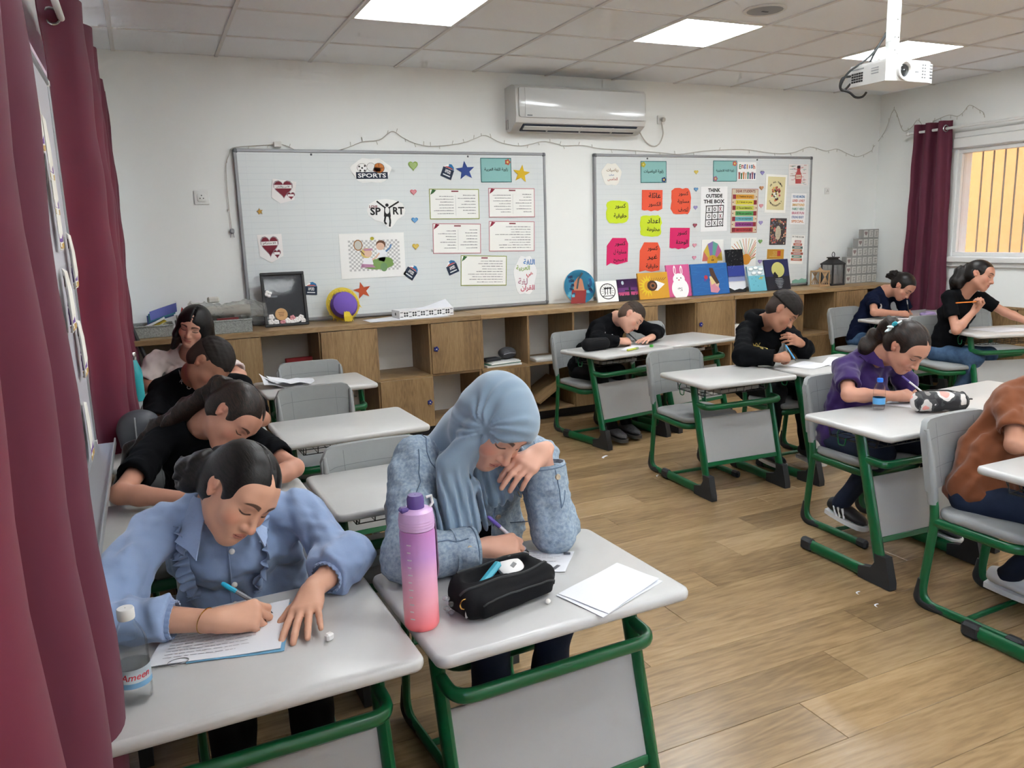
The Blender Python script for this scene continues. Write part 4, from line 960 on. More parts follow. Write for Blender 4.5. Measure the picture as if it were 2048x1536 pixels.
for k in range(34):
    t = rr.uniform(0, 6.28); q = math.sqrt(rr.random()); S.ell(.20*q*math.cos(t), .18*q*math.sin(t), .045, .028, rr.choice([(222, 130, 90), (230, 190, 90), (206, 90, 100), (140, 110, 170), (236, 236, 230), (170, 90, 70)]), 1+k % 3, 8)
S.done()
S = Sheet('bottle_poster', 'poster with a large pink bottle among words, topmost at the right', 'poster', rc(1418, 212, 1540, 343, c3), (226, 222, 220)); rr = random.Random(9)
for k in range(46): S.rect(*(lambda u, v, w: (u, v, u+w, v+.022))(rr.uniform(-.47, .3), rr.uniform(-.47, .45), rr.uniform(.06, .18)), rr.choice([(206, 120, 130), (150, 170, 190), (190, 150, 120), (120, 170, 160)]))
S.poly([(-.14, -.42), (.14, -.42), (.17, -.05), (.08, .18), (.08, .32), (-.08, .32), (-.08, .18), (-.17, -.05)], (206, 90, 90), 3).ell(0, .36, .09, .07, (70, 40, 50), 4).rect(-.13, -.2, .13, .0, (236, 220, 200), 4).text('LOVE', 0, -.1, .2, (180, 60, 70), lay=5).done()
S = Sheet('words_poster', 'white poster filled with pastel words, right of the WE ALL THINK poster', 'poster', [c3(1432, 395), c3(1528, 393), c3(1520, 588), c3(1427, 583)], (236, 237, 238)); rr = random.Random(12)
for i, w in enumerate(['YOU ARE AMAZING', 'LOVED  LOVELY', 'SMART KIND', 'FAMILY HERO', 'BRAVE FUN', 'STRONG READY', 'SPECIAL']): S.text(w, 0, .40-.133*i, .80, [(90, 140, 190), (222, 130, 120), (230, 180, 90), (120, 170, 150), (200, 110, 140), (110, 130, 180), (222, 150, 100)][i], h=.085, bold=.03)
S.done()
S = Sheet('floral_card', 'dark floral card with a pale centre, under the WE ALL THINK poster', 'card', [c3(1303, 550), c3(1406, 545), c3(1400, 715), c3(1300, 710)], (70, 62, 66)); rr = random.Random(3)
for k in range(90): S.ell(rr.uniform(-.46, .46), rr.uniform(-.46, .46), rr.uniform(.025, .06), rr.uniform(.018, .045), rr.choice([(206, 110, 100), (230, 160, 130), (150, 130, 90), (222, 90, 90), (110, 120, 140), (240, 210, 180)]), 1+k % 3, 7)
S.ell(0, -.05, .17, .27, (206, 196, 170), 5).scrib(-.1, -.2, .1, .1, 5, lay=6).done()
S = Sheet('affirmation_poster', 'poster with a half sun reading I AM and pastel rays', 'poster', [c3(880, 684), c3(1016, 676), c3(1010, 850), c3(876, 850)], (236, 236, 232)); S.frame(.008, (240, 240, 238), 4)
for i, c in enumerate([(226, 120, 110), (232, 200, 80), (150, 130, 200), (110, 190, 170), (206, 120, 170), (232, 190, 70)]):
    a, b = math.pi*(1-i/6), math.pi*(1-(i+1)/6); S.poly([(.22*math.cos(b), -.28+.2*math.sin(b)), (.47*math.cos(b), -.28+.72*math.sin(b)), (.47*math.cos(a), -.28+.72*math.sin(a)), (.22*math.cos(a), -.28+.2*math.sin(a))], c)
S.ell(0, -.28, .24, .22, (236, 180, 60), 2).text('I\nAM', 0, -.2, .13, (90, 60, 30), lay=3, bold=.03).done()
S = Sheet('sun_ray_poster', 'white poster with an orange sun and striped rays', 'poster', [c3(1058, 672), c3(1218, 665), c3(1214, 860), c3(1056, 860)], (238, 238, 234))
for i in range(22):
    a = -.25+i*.17; S.line([(.12+.17*math.cos(a), -.20+.16*math.sin(a)), (.12+max(-.58, min(.36, .75*math.cos(a))), -.2+min(.68, .66*abs(math.sin(a))+.02))], .006, [(222, 130, 70), (96, 150, 110), (232, 196, 110), (206, 90, 70)][i % 4])
S.ell(.12, -.20, .17, .18, (236, 160, 60), 2).done()
S = Sheet('yellow_card', 'small yellow orange card behind the moon canvas', 'card', rc(1285, 740, 1388, 800, c3), (206, 150, 50)); S.rect(.1, -.2, .3, .35, (190, 60, 50)).scrib(-.4, -.3, .1, .3, 4, (240, 220, 150)).done()
S = Sheet('room_poster', 'white poster titled IN THIS ROOM above a pile of drawn books', 'poster', [c3(1434, 650), c3(1516, 655), c3(1508, 832), c3(1428, 830)], (234, 234, 232)); S.text('IN THIS ROOM', -.02, .44, .86, (110, 110, 112), h=.06)
for i, (c, w) in enumerate([((206, 150, 150), .5), ((196, 110, 96), .66), ((70, 100, 96), .8), ((190, 120, 80), .74), ((176, 90, 76), .92), ((90, 140, 120), .78), ((196, 110, 90), .86)]): S.rect(-w/2, .24-.105*i, w/2, .325-.105*i, c).rect(-w*.3, .27-.105*i, w*.3, .295-.105*i, (230, 222, 214), 2)
S.done()
S = Sheet('grass_strip', 'torn pale green paper strip at the lower right board corner', 'paper strip', [c3(1440, 925), c3(1537, 915), c3(1537, 958), c3(1440, 962)], (140, 190, 170), outline=[(-.5, -.5), (.5, -.5), (.5, .45), (.3, .3), (.1, .5), (-.1, .25), (-.3, .4), (-.5, .2)]); S.done()

# ================================================================ canvases leaning on the cabinet top
def canvas(label, corners, yb, col, art, tilt=12, th=.018, outline=None, edge=(232, 230, 226), name='painted_canvas'):
    """corner pixels are measured at the depth yb where the canvas foot stands"""
    S = Sheet(name, label, 'painting', corners, edge, y=yb, th=th, group='canvases on the cabinet top', outline=outline)
    s = S.t; z = .897+max(0, S.h/2*math.cos(math.radians(tilt))); w_, h_ = S.w, S.h
    lean = h_/2*math.sin(math.radians(tilt)); c = s.location
    s.location = (c.x, yb+lean, .8975+S.h/2*math.cos(math.radians(tilt))+abs(S.w/2*math.sin(S.ang))*0)
    s.rotation_euler = (Matrix.Rotation(math.pi/2-math.radians(tilt), 3, 'X')).to_euler()
    if outline: S.poly(outline, col)
    else: S.rect(-.5, -.5, .5, .5, col)
    art(S); return S.done()
def a_round(S):
    S.ell(0, .0, .5, .5, (70, 170, 214), 1, 30)
    S.poly([(-.34, -.48), (.12, -.5), (.20, -.1), (-.26, -.06)], (150, 44, 44), 2).poly([(-.2, -.1), (.14, -.12), (.10, .2), (-.02, .3), (-.18, .12)], (196, 130, 100), 3).line([(-.1, -.06), (-.02, .22), (.12, .4)], .016, (60, 80, 90), 4)
    rr = random.Random(2)
    for k in range(26): S.rect(*(lambda u, v: (u, v, u+.09, v+.08))(rr.choice([rr.uniform(-.42, -.25), rr.uniform(.18, .34)]), rr.uniform(-.3, .26)), rr.choice([(20, 50, 90), (30, 90, 140), (110, 200, 226)]), 2+k % 2)
CIR = [(.5*math.cos(2*math.pi*k/36), .5*math.sin(2*math.pi*k/36)) for k in range(36)]
canvas('round painted canvas in bright blue with a red vase, leftmost of the canvases', [c3(28, 860), c3(222, 860), c3(222, 1072), c3(28, 1072)], 5.80, (70, 170, 214), a_round, 10, outline=CIR)
def a_palm(S):
    S.ell(.02, .0, .38, .38, INK, 2, 26).ell(.02, .0, .34, .34, (238, 238, 234), 3, 26)
    for k in range(13): a = math.pi*(k-2)/8; S.line([(.02+.1*math.cos(a), .02+.1*math.sin(a)), (.02+.31*math.cos(a), .02+.31*math.sin(a))], .003, INK, 4)
    for u in (-.12, 0, .13): S.line([(u, -.16), (u+.03, .15)], .007, INK, 4).ell(u+.03, .15, .07, .05, INK, 4, 7)
    S.line([(-.25, -.22), (.28, -.22)], .006, INK, 4)
canvas('small white canvas with a black circle of palm trees', [c3(221, 935), c3(345, 928), c3(372, 1053), c3(240, 1066)], 5.76, (238, 238, 234), a_palm, 14)
def a_dusk(S):
    S.rect(-.5, .1, .5, .5, (30, 40, 84), 1).rect(-.5, -.12, .5, .1, (110, 50, 120), 2).rect(-.5, -.3, .5, -.1, (206, 80, 130), 2).rect(-.5, -.5, .5, -.26, (24, 22, 34), 3).ell(-.25, .33, .06, .09, (200, 220, 230), 3)
    S.line([(.05, -.4), (.05, .05)], .016, (24, 22, 34), 4).line([(-.18, -.04), (.28, -.06)], .010, (24, 22, 34), 4).ell(.05, .06, .05, .06, (24, 22, 34), 4)
    for k in range(12): S.line([(-.48+.085*k, -.45), (-.47+.085*k, -.18-.05*(k % 3))], .007, (24, 22, 34), 4)
canvas('dusk canvas of a scarecrow before a pink horizon', [c3(349, 925), c3(478, 918), c3(508, 1044), c3(375, 1056)], 5.76, (110, 50, 120), a_dusk, 14, edge=(40, 40, 60))
def a_sun(S):
    for k in range(11): a = math.radians(75+21*k); S.poly([(-.18+.14*math.cos(a-.3), .0+.2*math.sin(a-.3)), (-.18+.33*math.cos(a), .42*math.sin(a)), (-.18+.14*math.cos(a+.3), .2*math.sin(a+.3))], (240, 208, 40), 2)
    S.poly([(-.16, -.16), (.12, -.20), (.38, .04), (.10, .18), (-.16, .16)], (236, 236, 234), 3).ell(-.05, .0, .17, .20, (70, 40, 26), 4).ell(-.03, .0, .10, .12, (150, 96, 60), 5).ell(-.03, 0, .05, .06, INK, 6)
    for k in range(8): S.line([(-.1+.06*k, .18), (-.12+.08*k, .29)], .003, INK, 4)
canvas('yellow canvas of an eye set in a sunflower', [c3(474, 885), c3(660, 876), c3(690, 1030), c3(508, 1047)], 5.74, (226, 166, 44), a_sun, 12, edge=(206, 150, 60))
def a_bun(S):
    S.ell(.02, -.26, .37, .34, (240, 240, 240), 2, 20).ell(.0, .05, .26, .18, (240, 240, 240), 3, 18).ell(-.15, .33, .055, .15, (240, 240, 240), 2).ell(.14, .32, .055, .15, (240, 240, 240), 2).ell(-.15, .32, .025, .10, (226, 110, 160), 4).ell(.14, .31, .025, .10, (226, 110, 160), 4)
    S.ell(-.08, .08, .022, .02, INK, 5, 8).ell(.09, .08, .022, .02, INK, 5, 8).ell(.0, .02, .035, .02, (206, 90, 110), 5, 8); rr = random.Random(6)
    for k in range(14): S.ell(rr.uniform(-.08, .12), rr.uniform(-.36, -.2), .012, .012, (60, 60, 70), 5, 6)
canvas('pink canvas with a white rabbit', [c3(655, 833), c3(795, 826), c3(832, 1015), c3(690, 1030)], 5.76, (226, 96, 156), a_bun, 12, edge=(226, 120, 170))
def a_girl(S):
    rr = random.Random(5)
    for k in range(40): S.line([(lambda u, v: (u, v))(rr.uniform(-.48, .35), rr.uniform(-.46, .46))]*1+[(rr.uniform(.36, .48), rr.uniform(-.46, .46))], .002, (46, 120, 190), 2) if k < 6 else S.rect(*(lambda u, v: (u, v, u+.14, v+.015))(rr.uniform(-.49, .34), rr.uniform(-.47, .46)), (44, 118, 190), 2)
    S.poly([(-.02, -.05), (.16, -.1), (.24, -.36), (.16, -.46), (-.02, -.42)], (226, 150, 170), 3).poly([(-.02, .08), (.12, .1), (.16, -.12), (.02, -.2)], (236, 214, 150), 4).poly([(.0, .36), (.1, .34), (.16, .1), (.24, -.14), (.16, -.18), (.02, .12)], (84, 56, 42), 5).ell(-.11, .06, .05, .07, (200, 50, 70), 4).ell(-.14, -.02, .04, .05, (110, 80, 170), 4).poly([(.14, -.1), (.24, -.16), (.2, -.28), (.12, -.2)], (236, 200, 170), 4)
canvas('wide blue canvas of a girl seen from behind with flowers', [c3(805, 828), c3(1030, 820), c3(1066, 1000), c3(842, 1022)], 5.74, (34, 104, 178), a_girl, 12, edge=(60, 120, 180))
def a_night(S):
    S.rect(-.5, .1, .5, .5, (26, 28, 36), 1).rect(-.5, -.14, .5, .12, (44, 62, 150), 2).rect(-.5, -.26, .5, -.12, (150, 160, 206), 2).rect(-.5, -.5, .5, -.24, (222, 224, 230), 2); rr = random.Random(8)
    for k in range(40): S.ell(rr.uniform(-.46, .46), rr.uniform(.06, .48), .008, .004, (236, 236, 240), 3, 5)
    S.poly([(-.5, -.5), (.5, -.5), (.5, -.40), (.3, -.44), (.1, -.42), (-.2, -.45), (-.5, -.38)], (30, 30, 34), 4)
canvas('tall night sky canvas from black over blue to white', [c3(1026, 735), c3(1136, 732), c3(1168, 985), c3(1070, 1002)], 5.78, (26, 28, 36), a_night, 10, edge=(40, 42, 52))
def a_rain(S):
    S.rect(-.5, .12, .5, .5, (206, 226, 232), 2)
    for u, v in ((-.3, .36), (0, .40), (.3, .34), (-.15, .2), (.2, .2)): S.ell(u, v, .17, .08, (170, 190, 196), 3).ell(u+.02, v+.03, .13, .05, (236, 240, 240), 4)
    for u, v in ((-.3, 0), (-.1, -.1), (.1, .02), (-.25, -.24), (.0, -.3), (-.05, .06)): S.ell(u, v, .012, .02, (40, 90, 130), 4, 6)
    S.line([(.12, -.02), (.40, .05)], .010, (206, 200, 90), 5).line([(.22, .08), (.30, -.06)], .008, (206, 200, 90), 5)
canvas('pale turquoise canvas with rain clouds and a small plane', [c3(1160, 838), c3(1264, 830), c3(1296, 978), c3(1196, 990)], 5.72, (112, 194, 214), a_rain, 16, edge=(150, 206, 220))
def a_moon(S):
    S.rect(-.5, .1, .5, .5, (30, 38, 84), 2).rect(-.5, -.5, .5, -.06, (22, 26, 40), 2).ell(.04, .16, .27, .25, (206, 204, 120), 3, 24).poly([(-.2, -.10), (.0, -.12), (.02, -.04), (-.1, .1), (-.16, .05)], (20, 22, 28), 4)
    for k in range(7): S.ell(.05, -.14-.05*k, .22-.05*abs(k-1.5)*.6, .012, (170, 180, 190), 4, 8)
canvas('night canvas of a full moon over a boat', [c3(1271, 790), c3(1424, 781), c3(1434, 966), c3(1292, 980)], 5.72, (30, 38, 84), a_moon, 12, edge=(40, 46, 70))
MB().box((0, 0, .005), (.13, .012, .008), .002).build('paint_stick', [mat('pale_wood', (214, 190, 150), .6)], None, 0, on_z(1498, 583, .895), (0, 0, .12), label='pale wooden stick lying before the night sky canvas', cat='stick')
# ================================================================ things on and in the cabinets
TZ = CZT+.0005
rnd = random.Random(21)
m_wick = mat('grey_wicker', (158, 162, 158), .8, bump=(120, .9, .004), vary=(90, .8, (120, 124, 122)))
def tray_basket(x, y, w, d, h, label):
    t = thing('wicker_basket', label, 'basket', (x, y, TZ))
    MB().box((0, 0, .004), (w-.01, d-.01, .008)).build('base', [m_wick], t, 0)
    for s in (-1, 1):
        MB().box((0, s*(d/2-.004), h/2), (w, .008, h), .002).build('side', [m_wick], t, 0); MB().box((s*(w/2-.004), 0, h/2), (.008, d-.016, h), .002).build('side', [m_wick], t, 0)
    MB().tube(fillet([(-w/2, -d/2, h), (w/2, -d/2, h), (w/2, d/2, h), (-w/2, d/2, h), (-w/2, -d/2, h)], .01, 3), .006, 6).build('rim', [m_wick], t)
    return t
tray_basket(.475, 5.72, .29, .24, .085, 'grey wicker tray under the plastic wrapped roll, behind the pale tee girl')
tray_basket(.0, 5.80, .26, .24, .075, 'grey wicker tray with coloured paper beside the far left curtain')
t = thing('coloured_paper_stack', 'yellow and blue paper pieces piled in the left wicker tray', 'paper', (.0, 5.80, TZ+.009))
for k, (c, w, d, a, z) in enumerate([((232, 200, 70), .20, .15, .2, .0), ((236, 236, 232), .20, .14, -.3, .02), ((236, 206, 84), .18, .12, .5, .04), ((230, 228, 226), .20, .12, .1, .058)]): MB().sheet(lambda u, v, w=w, d=d, z=z: ((u-.5)*w, (v-.5)*d, z+.03*u*u+.01*math.sin(5*v)), 6, 4, .002).build('paper_piece', [pm(c)], t, 60, None, (0, -.2, a))
t = thing('felt_shape', 'blue and turquoise folded felt piece on the left wicker tray', 'felt', (.06, 5.86, TZ+.10))
for k, (c, a) in enumerate([((108, 138, 206), .5), ((96, 178, 196), .2), ((110, 120, 196), .8)]): MB().sheet(lambda u, v, k=k: ((u-.5)*.17+.01*k, -.02*k+.02*math.sin(3*u), (v-.5)*.06+.05*u+.015*k), 6, 3, .004).build('felt_fold', [pm(c)], t, 60)
MB().add([(0, 0, -.03), (.05, 0, -.02), (.02, 0, .035), (0, .02, -.03), (.05, .02, -.02), (.02, .02, .035)], [(0, 1, 2), (5, 4, 3), (0, 3, 4, 1), (1, 4, 5, 2), (2, 5, 3, 0)]).build('red_tip', [pm((196, 60, 60))], t, 0, (.12, .01, .04))
cup = thing('marker_cup', 'clear cup full of white markers behind the pale tee girl', 'cup', (.185, 5.84, TZ))
MB().lathe([(.036, 0), (.042, .09), (.039, .09), (.033, .004)], 16, cap=False).build('cup', [mat('frosted_plastic', (206, 210, 210), .4, trans=.5)], cup)
MB().lathe([(.034, .0), (.034, .004)], 14).build('cup_base', [mat('frosted_plastic')], cup)
for k in range(9): a = 2.4*k; r = .022*math.sqrt((k+.5)/9); MB().tube([(r*math.cos(a), r*math.sin(a), .006), (r*1.5*math.cos(a), r*1.5*math.sin(a), .115+.012*(k % 3))], .006, 7).build('marker', [m_white], cup)
roll = thing('wrapped_roll', 'white paper roll in crumpled clear plastic on the wicker tray', 'paper roll', (.46, 5.74, TZ+.14))
MB().tube([(-.17, 0, 0), (.17, 0, 0)], .038, 18).build('roll', [mat('roll_white', (226, 222, 210), .6)], roll)
m_film = mat('plastic_film', (236, 236, 232), .15, trans=.75, alpha=.38, ior=1.1); rr = np.random.RandomState(3)
NZ = rr.normal(size=(40, 30))*.010
def film(u, v):
    i, j = int(u*28), int(v*20); a = 2*math.pi*v; r = .050+.012*math.sin(9*u+3*v)+abs(NZ[i % 40, j % 30])*.9
    return ((u-.45)*.50, r*math.cos(a)*1.5, r*math.sin(a)*.95+.004-.06*max(0, u-.72))
MB().sheet(film, 28, 20, .0015).build('plastic_film', [m_film], roll, 0)
MB().box((0, 0, .02), (.075, .05, .04), .008).build('foam_block', [mat('foam_grey', (196, 194, 186), .7)], None, 25, (.40, 5.77, TZ+.198), (0, 0, .1), label='small grey white block on top of the wrapped roll', cat='block')
b = thing('red_box', 'dark red box in the wicker tray below the plastic wrapped roll', 'box', (.47, 5.645, TZ+.010)); MB().box((0, 0, .045), (.14, .035, .09), .003).build('box', [pm((130, 44, 46))], b, 0); MB().box((.076, 0, .04), (.012, .03, .06), .002).build('label', [pm((206, 190, 90))], b, 0)
bl = thing('black_stapler', 'black stapler lying in the wicker tray beside the red box', 'stapler', (.375, 5.66, TZ+.010)); MB().box((0, 0, .072), (.13, .03, .022), .006, M=Matrix.Rotation(math.radians(6), 4, 'Y')).build('arm', [m_dark], bl, 25); MB().box((0, 0, .03), (.13, .034, .06), .004).build('base', [m_grey], bl, 25)
st = thing('leaning_rod', 'dark rod leaning beside the curtain and the left wicker tray', 'rod', (.02, 5.50, .52)); MB().tube([(0, 0, 0), (-.15, .12, .50)], .013, 8).build('shaft', [m_grey], st); MB().ball((-.15, .12, .50), .016, 8, 6).build('knob', [m_grey], st)

# black frame with paper flowers
fr = thing('picture_frame', 'black picture frame with paper flowers and a wooden disc', 'picture frame', (.882, 5.795, TZ), rot=(math.radians(-10), 0, 0))
fw_, fh_ = .305, .385
for z in (.010, fh_-.010): MB().box((0, 0, z), (fw_, .022, .020), .003).build('frame_bar', [m_dark], fr, 0)
for s in (-1, 1): MB().box((s*(fw_/2-.010), 0, fh_/2), (.020, .022, fh_-.04), .003).build('frame_bar', [m_dark], fr, 0)
MB().box((0, .006, fh_/2), (fw_-.03, .004, fh_-.03)).build('backing', [mat('frame_backing', (40, 42, 48), .5)], fr, 0)
MB().box((0, -.002, fh_/2), (fw_-.038, .002, fh_-.038)).build('glass', [mat('frame_glass', (60, 62, 68), .06, spec=.6, alpha=.25)], fr, 0)
MB().lathe([(.042, 0), (.044, .003), (.042, .006)], 20, M=Matrix.Translation((-.035, -.004, .085)) @ Matrix.Rotation(math.radians(90), 4, 'X')).build('wooden_disc', [mat('disc_wood', (196, 154, 104), .6)], fr)
for k in range(3): MB().box((-.035, -.0105, .098-.012*k), (.042-.006*k, .001, .004)).build('engraving', [pm((120, 84, 50))], fr, 0)
fl = [(-.11, .035), (-.105, .07), (-.075, .030), (-.03, .028), (.005, .038), (.04, .055), (.045, .03), (.075, .04), (.10, .055), (.115, .03), (.02, .022)]
for k, (x, z) in enumerate(fl):
    b = MB()
    for q in range(5): a = 2*math.pi*q/5+k; b.ball((x+.011*math.cos(a), -.006, z+.011*math.sin(a)), (.011, .004, .011), 7, 4)
    b.build('paper_flower', [pm((226, 150, 156) if k in (3, 5) else (232, 228, 226))], fr, 60)
b = MB()
for q in range(4): a = 1.57*q+.3; b.ball((-.11+.014*math.cos(a), -.006, .235+.014*math.sin(a)), (.014, .004, .012), 7, 4)
b.build('paper_flower', [pm((232, 230, 228))], fr, 60); MB().box((-.075, -.005, .215), (.05, .002, .014), M=None).build('paper_leaf', [pm((120, 122, 128))], fr, 0)

# yarn hat
hat = thing('yarn_hat', 'round purple hat edged with yellow yarn, leaning on the left board', 'hat', (1.30, 5.79, TZ), rot=(0, 0, 0))
m_pur = mat('felt_purple', (112, 84, 172), .85, bump=(200, .3, .002)); m_yarn = mat('yarn_yellow', (222, 196, 60), .85)
MB().lathe([(.122, 0), (.124, .008), (.10, .022), (.01, .026)], 30, M=Matrix.Translation((0, .06, .125)) @ Matrix.Rotation(math.radians(78), 4, 'X')).build('brim', [mat('felt_yellow', (206, 182, 70), .85, bump=(160, .5, .003))], hat)
MB().lathe([(.098, 0), (.100, .02), (.085, .055), (.05, .075), (.005, .08)], 28, M=Matrix.Translation((.0, .035, .118)) @ Matrix.Rotation(math.radians(74), 4, 'X')).build('crown', [m_pur], hat)
yb_ = MB(); rr = random.Random(5)
for k in range(90):
    a = rr.uniform(0, 6.28); r = rr.uniform(.098, .122); p = Vector((r*math.cos(a), .045+rr.uniform(-.012, .008), .125+r*math.sin(a)*.98)); p.z = max(p.z, .006); q = p+Vector((rr.uniform(-.014, .014), -.01, -.018+rr.uniform(-.01, .01))); q.z = max(q.z, .004); yb_.tube([p, (p+q)/2+Vector((0, -.006, 0)), q], .0022, 4)
yb_.build('yarn_fringe', [m_yarn], hat, 0, kind='stuff')
ys = MB()
for k in range(46): x = rr.uniform(-.032, .03); ys.tube([(x*.6, -.055, .075+rr.uniform(-.006, .006)), (x*.9+.004, -.072, .045), (x+.012, -.07, .006+rr.uniform(0, .012))], .0026, 4)
ys.build('yarn_tassel', [m_yarn], hat, 0, kind='stuff')

# white perforated letter tray with papers
tr = thing('letter_tray', 'white perforated metal letter tray with papers, under the left whiteboard', 'tray', (1.875, 5.72, TZ+.004), rz=.10); tw, td, th_ = .44, .15, .062
m_metal = mat('white_metal', (226, 226, 226), .4)
MB().box((0, 0, .002), (tw, td, .003)).build('base', [m_metal], tr, 0)
holes = MB()
for k in range(6):
    x = -.17+.068*k
    for a in range(4): holes.ball((x+.013*math.cos(1.571*a+.785), -td/2-.0022, .032+.013*math.sin(1.571*a+.785)), (.008, .001, .008), 6, 4)
for k in range(7): holes.box((-.204+.068*k, -td/2-.0022, .048), (.022, .001, .005)); holes.box((-.204+.068*k, -td/2-.0022, .015), (.022, .001, .005))
MB().box((0, -td/2, th_/2), (tw, .003, th_), .001).build('front', [m_metal], tr, 0); MB().box((0, td/2, th_/2), (tw, .003, th_), .001).build('back', [m_metal], tr, 0)
for s in (-1, 1): MB().box((s*tw/2, 0, th_/2), (.003, td, th_), .001).build('end', [m_metal], tr, 0)
holes.build('cutout_pattern', [mat('cutout_dark', (70, 72, 74), .8)], tr, 0, kind='stuff')
MB().ball((-tw/2-.002, -.0, .034), (.001, .012, .012), 8, 6).build('grip_hole', [mat('cutout_dark')], tr, 0)
pp = thing('paper_pile', 'loose white papers standing out of the letter tray', 'paper', (1.89, 5.73, TZ+.008), rz=.10)
for k in range(4): MB().sheet(lambda u, v, k=k: ((u-.5)*.36+.01*k, (v-.5)*.12, .010+.012*k+.055*u*v+.012*math.sin(4*u+k)), 8, 4, .0012).build('sheet', [m_paper], pp, 60)
MB().sheet(lambda u, v: ((u-.5)*.62, (v-.5)*.20, .0015+.012*math.sin(3*u)**2*v), 12, 4, .0012).build('paper_sheet', [m_paper], None, 60, (1.74, 5.70, TZ+.0006), (0, 0, .03), label='white paper sheet lying under the letter tray', cat='paper')

# in the open cells
MB().box((0, 0, .0975), (.19, .04, .195), .004).build('red_folder', [pm((150, 36, 42))], None, 0, (.93, 5.72, .478), (0, 0, .05), label='dark red folder standing in the open cell above the empty chair', cat='folder')
bk = thing('book_pile', 'pile of thin books and papers in the open cell of the middle cabinet', 'books', (2.47, 5.68, .4775), rz=.08)
for k, (c, w, d, h) in enumerate([((214, 216, 212), .30, .22, .014), ((60, 120, 96), .28, .20, .007), ((226, 226, 222), .27, .21, .010), ((206, 208, 206), .25, .19, .006)]): MB().box((.004*k, .004*(k % 2), sum((.014, .007, .010, .006)[:k])+h/2), (w, d, h), .001, M=Matrix.Rotation(.05*(k-1), 4, 'Z')).build('book', [pm(c)], bk, 0)
bg_ = thing('black_bag', 'crumpled grey black pouch on the book pile', 'pouch', (2.545, 5.68, .516)); MB().ball((0, 0, .048), (.075, .06, .048), 16, 10).build('pouch', [mat('pouch_dark', (58, 58, 62), .55, bump=(30, 1.0, .012))], bg_); MB().tube([(-.05, -.052, .045), (0, -.06, .055), (.05, -.05, .048)], .003, 5).build('zip', [m_frame], bg_)
MB().box((0, 0, .012), (.14, .08, .022), .004).build('black_notebook', [mat('pouch_black', (26, 26, 30), .6)], None, 25, (2.395, 5.66, .5165), (0, 0, .2), label='small black notebook on the left of the book pile', cat='notebook')
MB().slab(.24, .20, .022, .01, .003).build('white_case', [m_white], None, 40, (2.88, 5.68, .4775), (0, 0, -.06), label='flat white plastic case in the open cell right of the books', cat='case')
MB().box((0, 0, .07), (.10, .12, .14), .004).build('white_carton', [m_white], None, 0, (4.86, 5.72, .4775), label='white carton in the open cell beside the black hoodie boy', cat='carton')

# lanterns and paper boxes in the right corner
def lantern(x, y, s, h, m, label, roof, wood_=False):
    t = thing('lantern', label, 'lantern', (x, y, TZ)); b = .014 if not wood_ else .010
    MB().box((0, 0, .008), (s, s, .016), .002).build('base', [m], t, 0); hb = h*.62
    for sx in (-1, 1):
        for sy in (-1, 1): MB().box((sx*(s/2-b/2-.004), sy*(s/2-b/2-.004), .016+hb/2), (b, b, hb), .001).build('post', [m], t, 0)
    if roof:
        z = .016+hb; r = s*.72
        MB().lathe([(r, z), (r*.98, z+.010), (r*.42, z+h*.17), (r*.40, z+h*.20), (r*.52, z+h*.21), (r*.50, z+h*.24), (.004, z+h*.25)], 4, M=Matrix.Rotation(math.pi/4, 4, 'Z')).build('roof', [m], t, 10)
        MB().tube([(.018*math.cos(a), 0, z+h*.25+.022+.024*math.sin(a)) for a in [2*math.pi*k/14 for k in range(14)]], .0032, 5, closed=True).build('ring', [m], t)
        for sy in (-1, 1): MB().box((0, sy*(s/2-.010), .016+hb/2), (s-.04, .002, hb)).build('pane', [mat('lantern_glass', (200, 205, 205), .1, trans=.8, alpha=.35)], t, 0)
        for sx in (-1, 1): MB().box((sx*(s/2-.010), 0, .016+hb/2), (.002, s-.04, hb)).build('pane', [mat('lantern_glass')], t, 0)
        MB().lathe([(.032, .016), (.032, .10), (.004, .102)], 14).build('candle', [mat('candle_grey', (190, 186, 176), .6)], t)
    else:
        for k in range(5): 
            for sy in (-1, 1): MB().tube([((k-2)*s*.2, sy*(s/2-.004), .02), ((2-k)*s*.14, sy*(s/2-.004), .016+hb)], .004, 5).build('lattice', [m], t)
        MB().slab(s, s, .012, .012, .002, z=.016+hb).build('lid', [m], t, 30); MB().lathe([(s*.28, .028+hb), (s*.2, .036+hb), (.012, .045+hb), (.012, .055+hb)], 14).build('finial', [m], t, 40)
    return t
lantern(6.155, 5.82, .165, .30, mat('lantern_black', (34, 34, 36), .5), 'black metal lantern with glass panes on the right cabinet', True)
lantern(5.97, 5.80, .135, .20, mat('lantern_wood', (180, 148, 110), .7), 'small wooden lattice lantern left of the black lantern', False, True)
bw, bh, bd = .072, .0885, .06
m_box = mat('box_grey', (150, 149, 146), .7); m_lab = mat('box_label', (196, 194, 188), .7); m_ink = pm((96, 94, 92))
box_me = MB().box((0, 0, bh/2), (bw-.0015, bd, bh-.001), .002).mesh('carton', [m_box], 0); lab_me = MB().box((0, -bd/2-.0006, bh/2), (bw-.018, .001, bh-.022)).mesh('label', [m_lab], 0)
ink_a = MB(); [ink_a.box((.004*(k % 2), -bd/2-.0014, bh*.28+.012*k), (.034-.008*(k % 3), .001, .004)) for k in range(4)]; ink_a = ink_a.mesh('print', [m_ink], 0)
ink_b = MB().prism([(x*.044, y*.05) for x, y in heart()], 0, .001, M=Matrix.Translation((0, -bd/2-.001, bh/2)) @ Matrix.Rotation(math.pi/2, 4, 'X')).mesh('print', [pm((150, 130, 128))], 0)
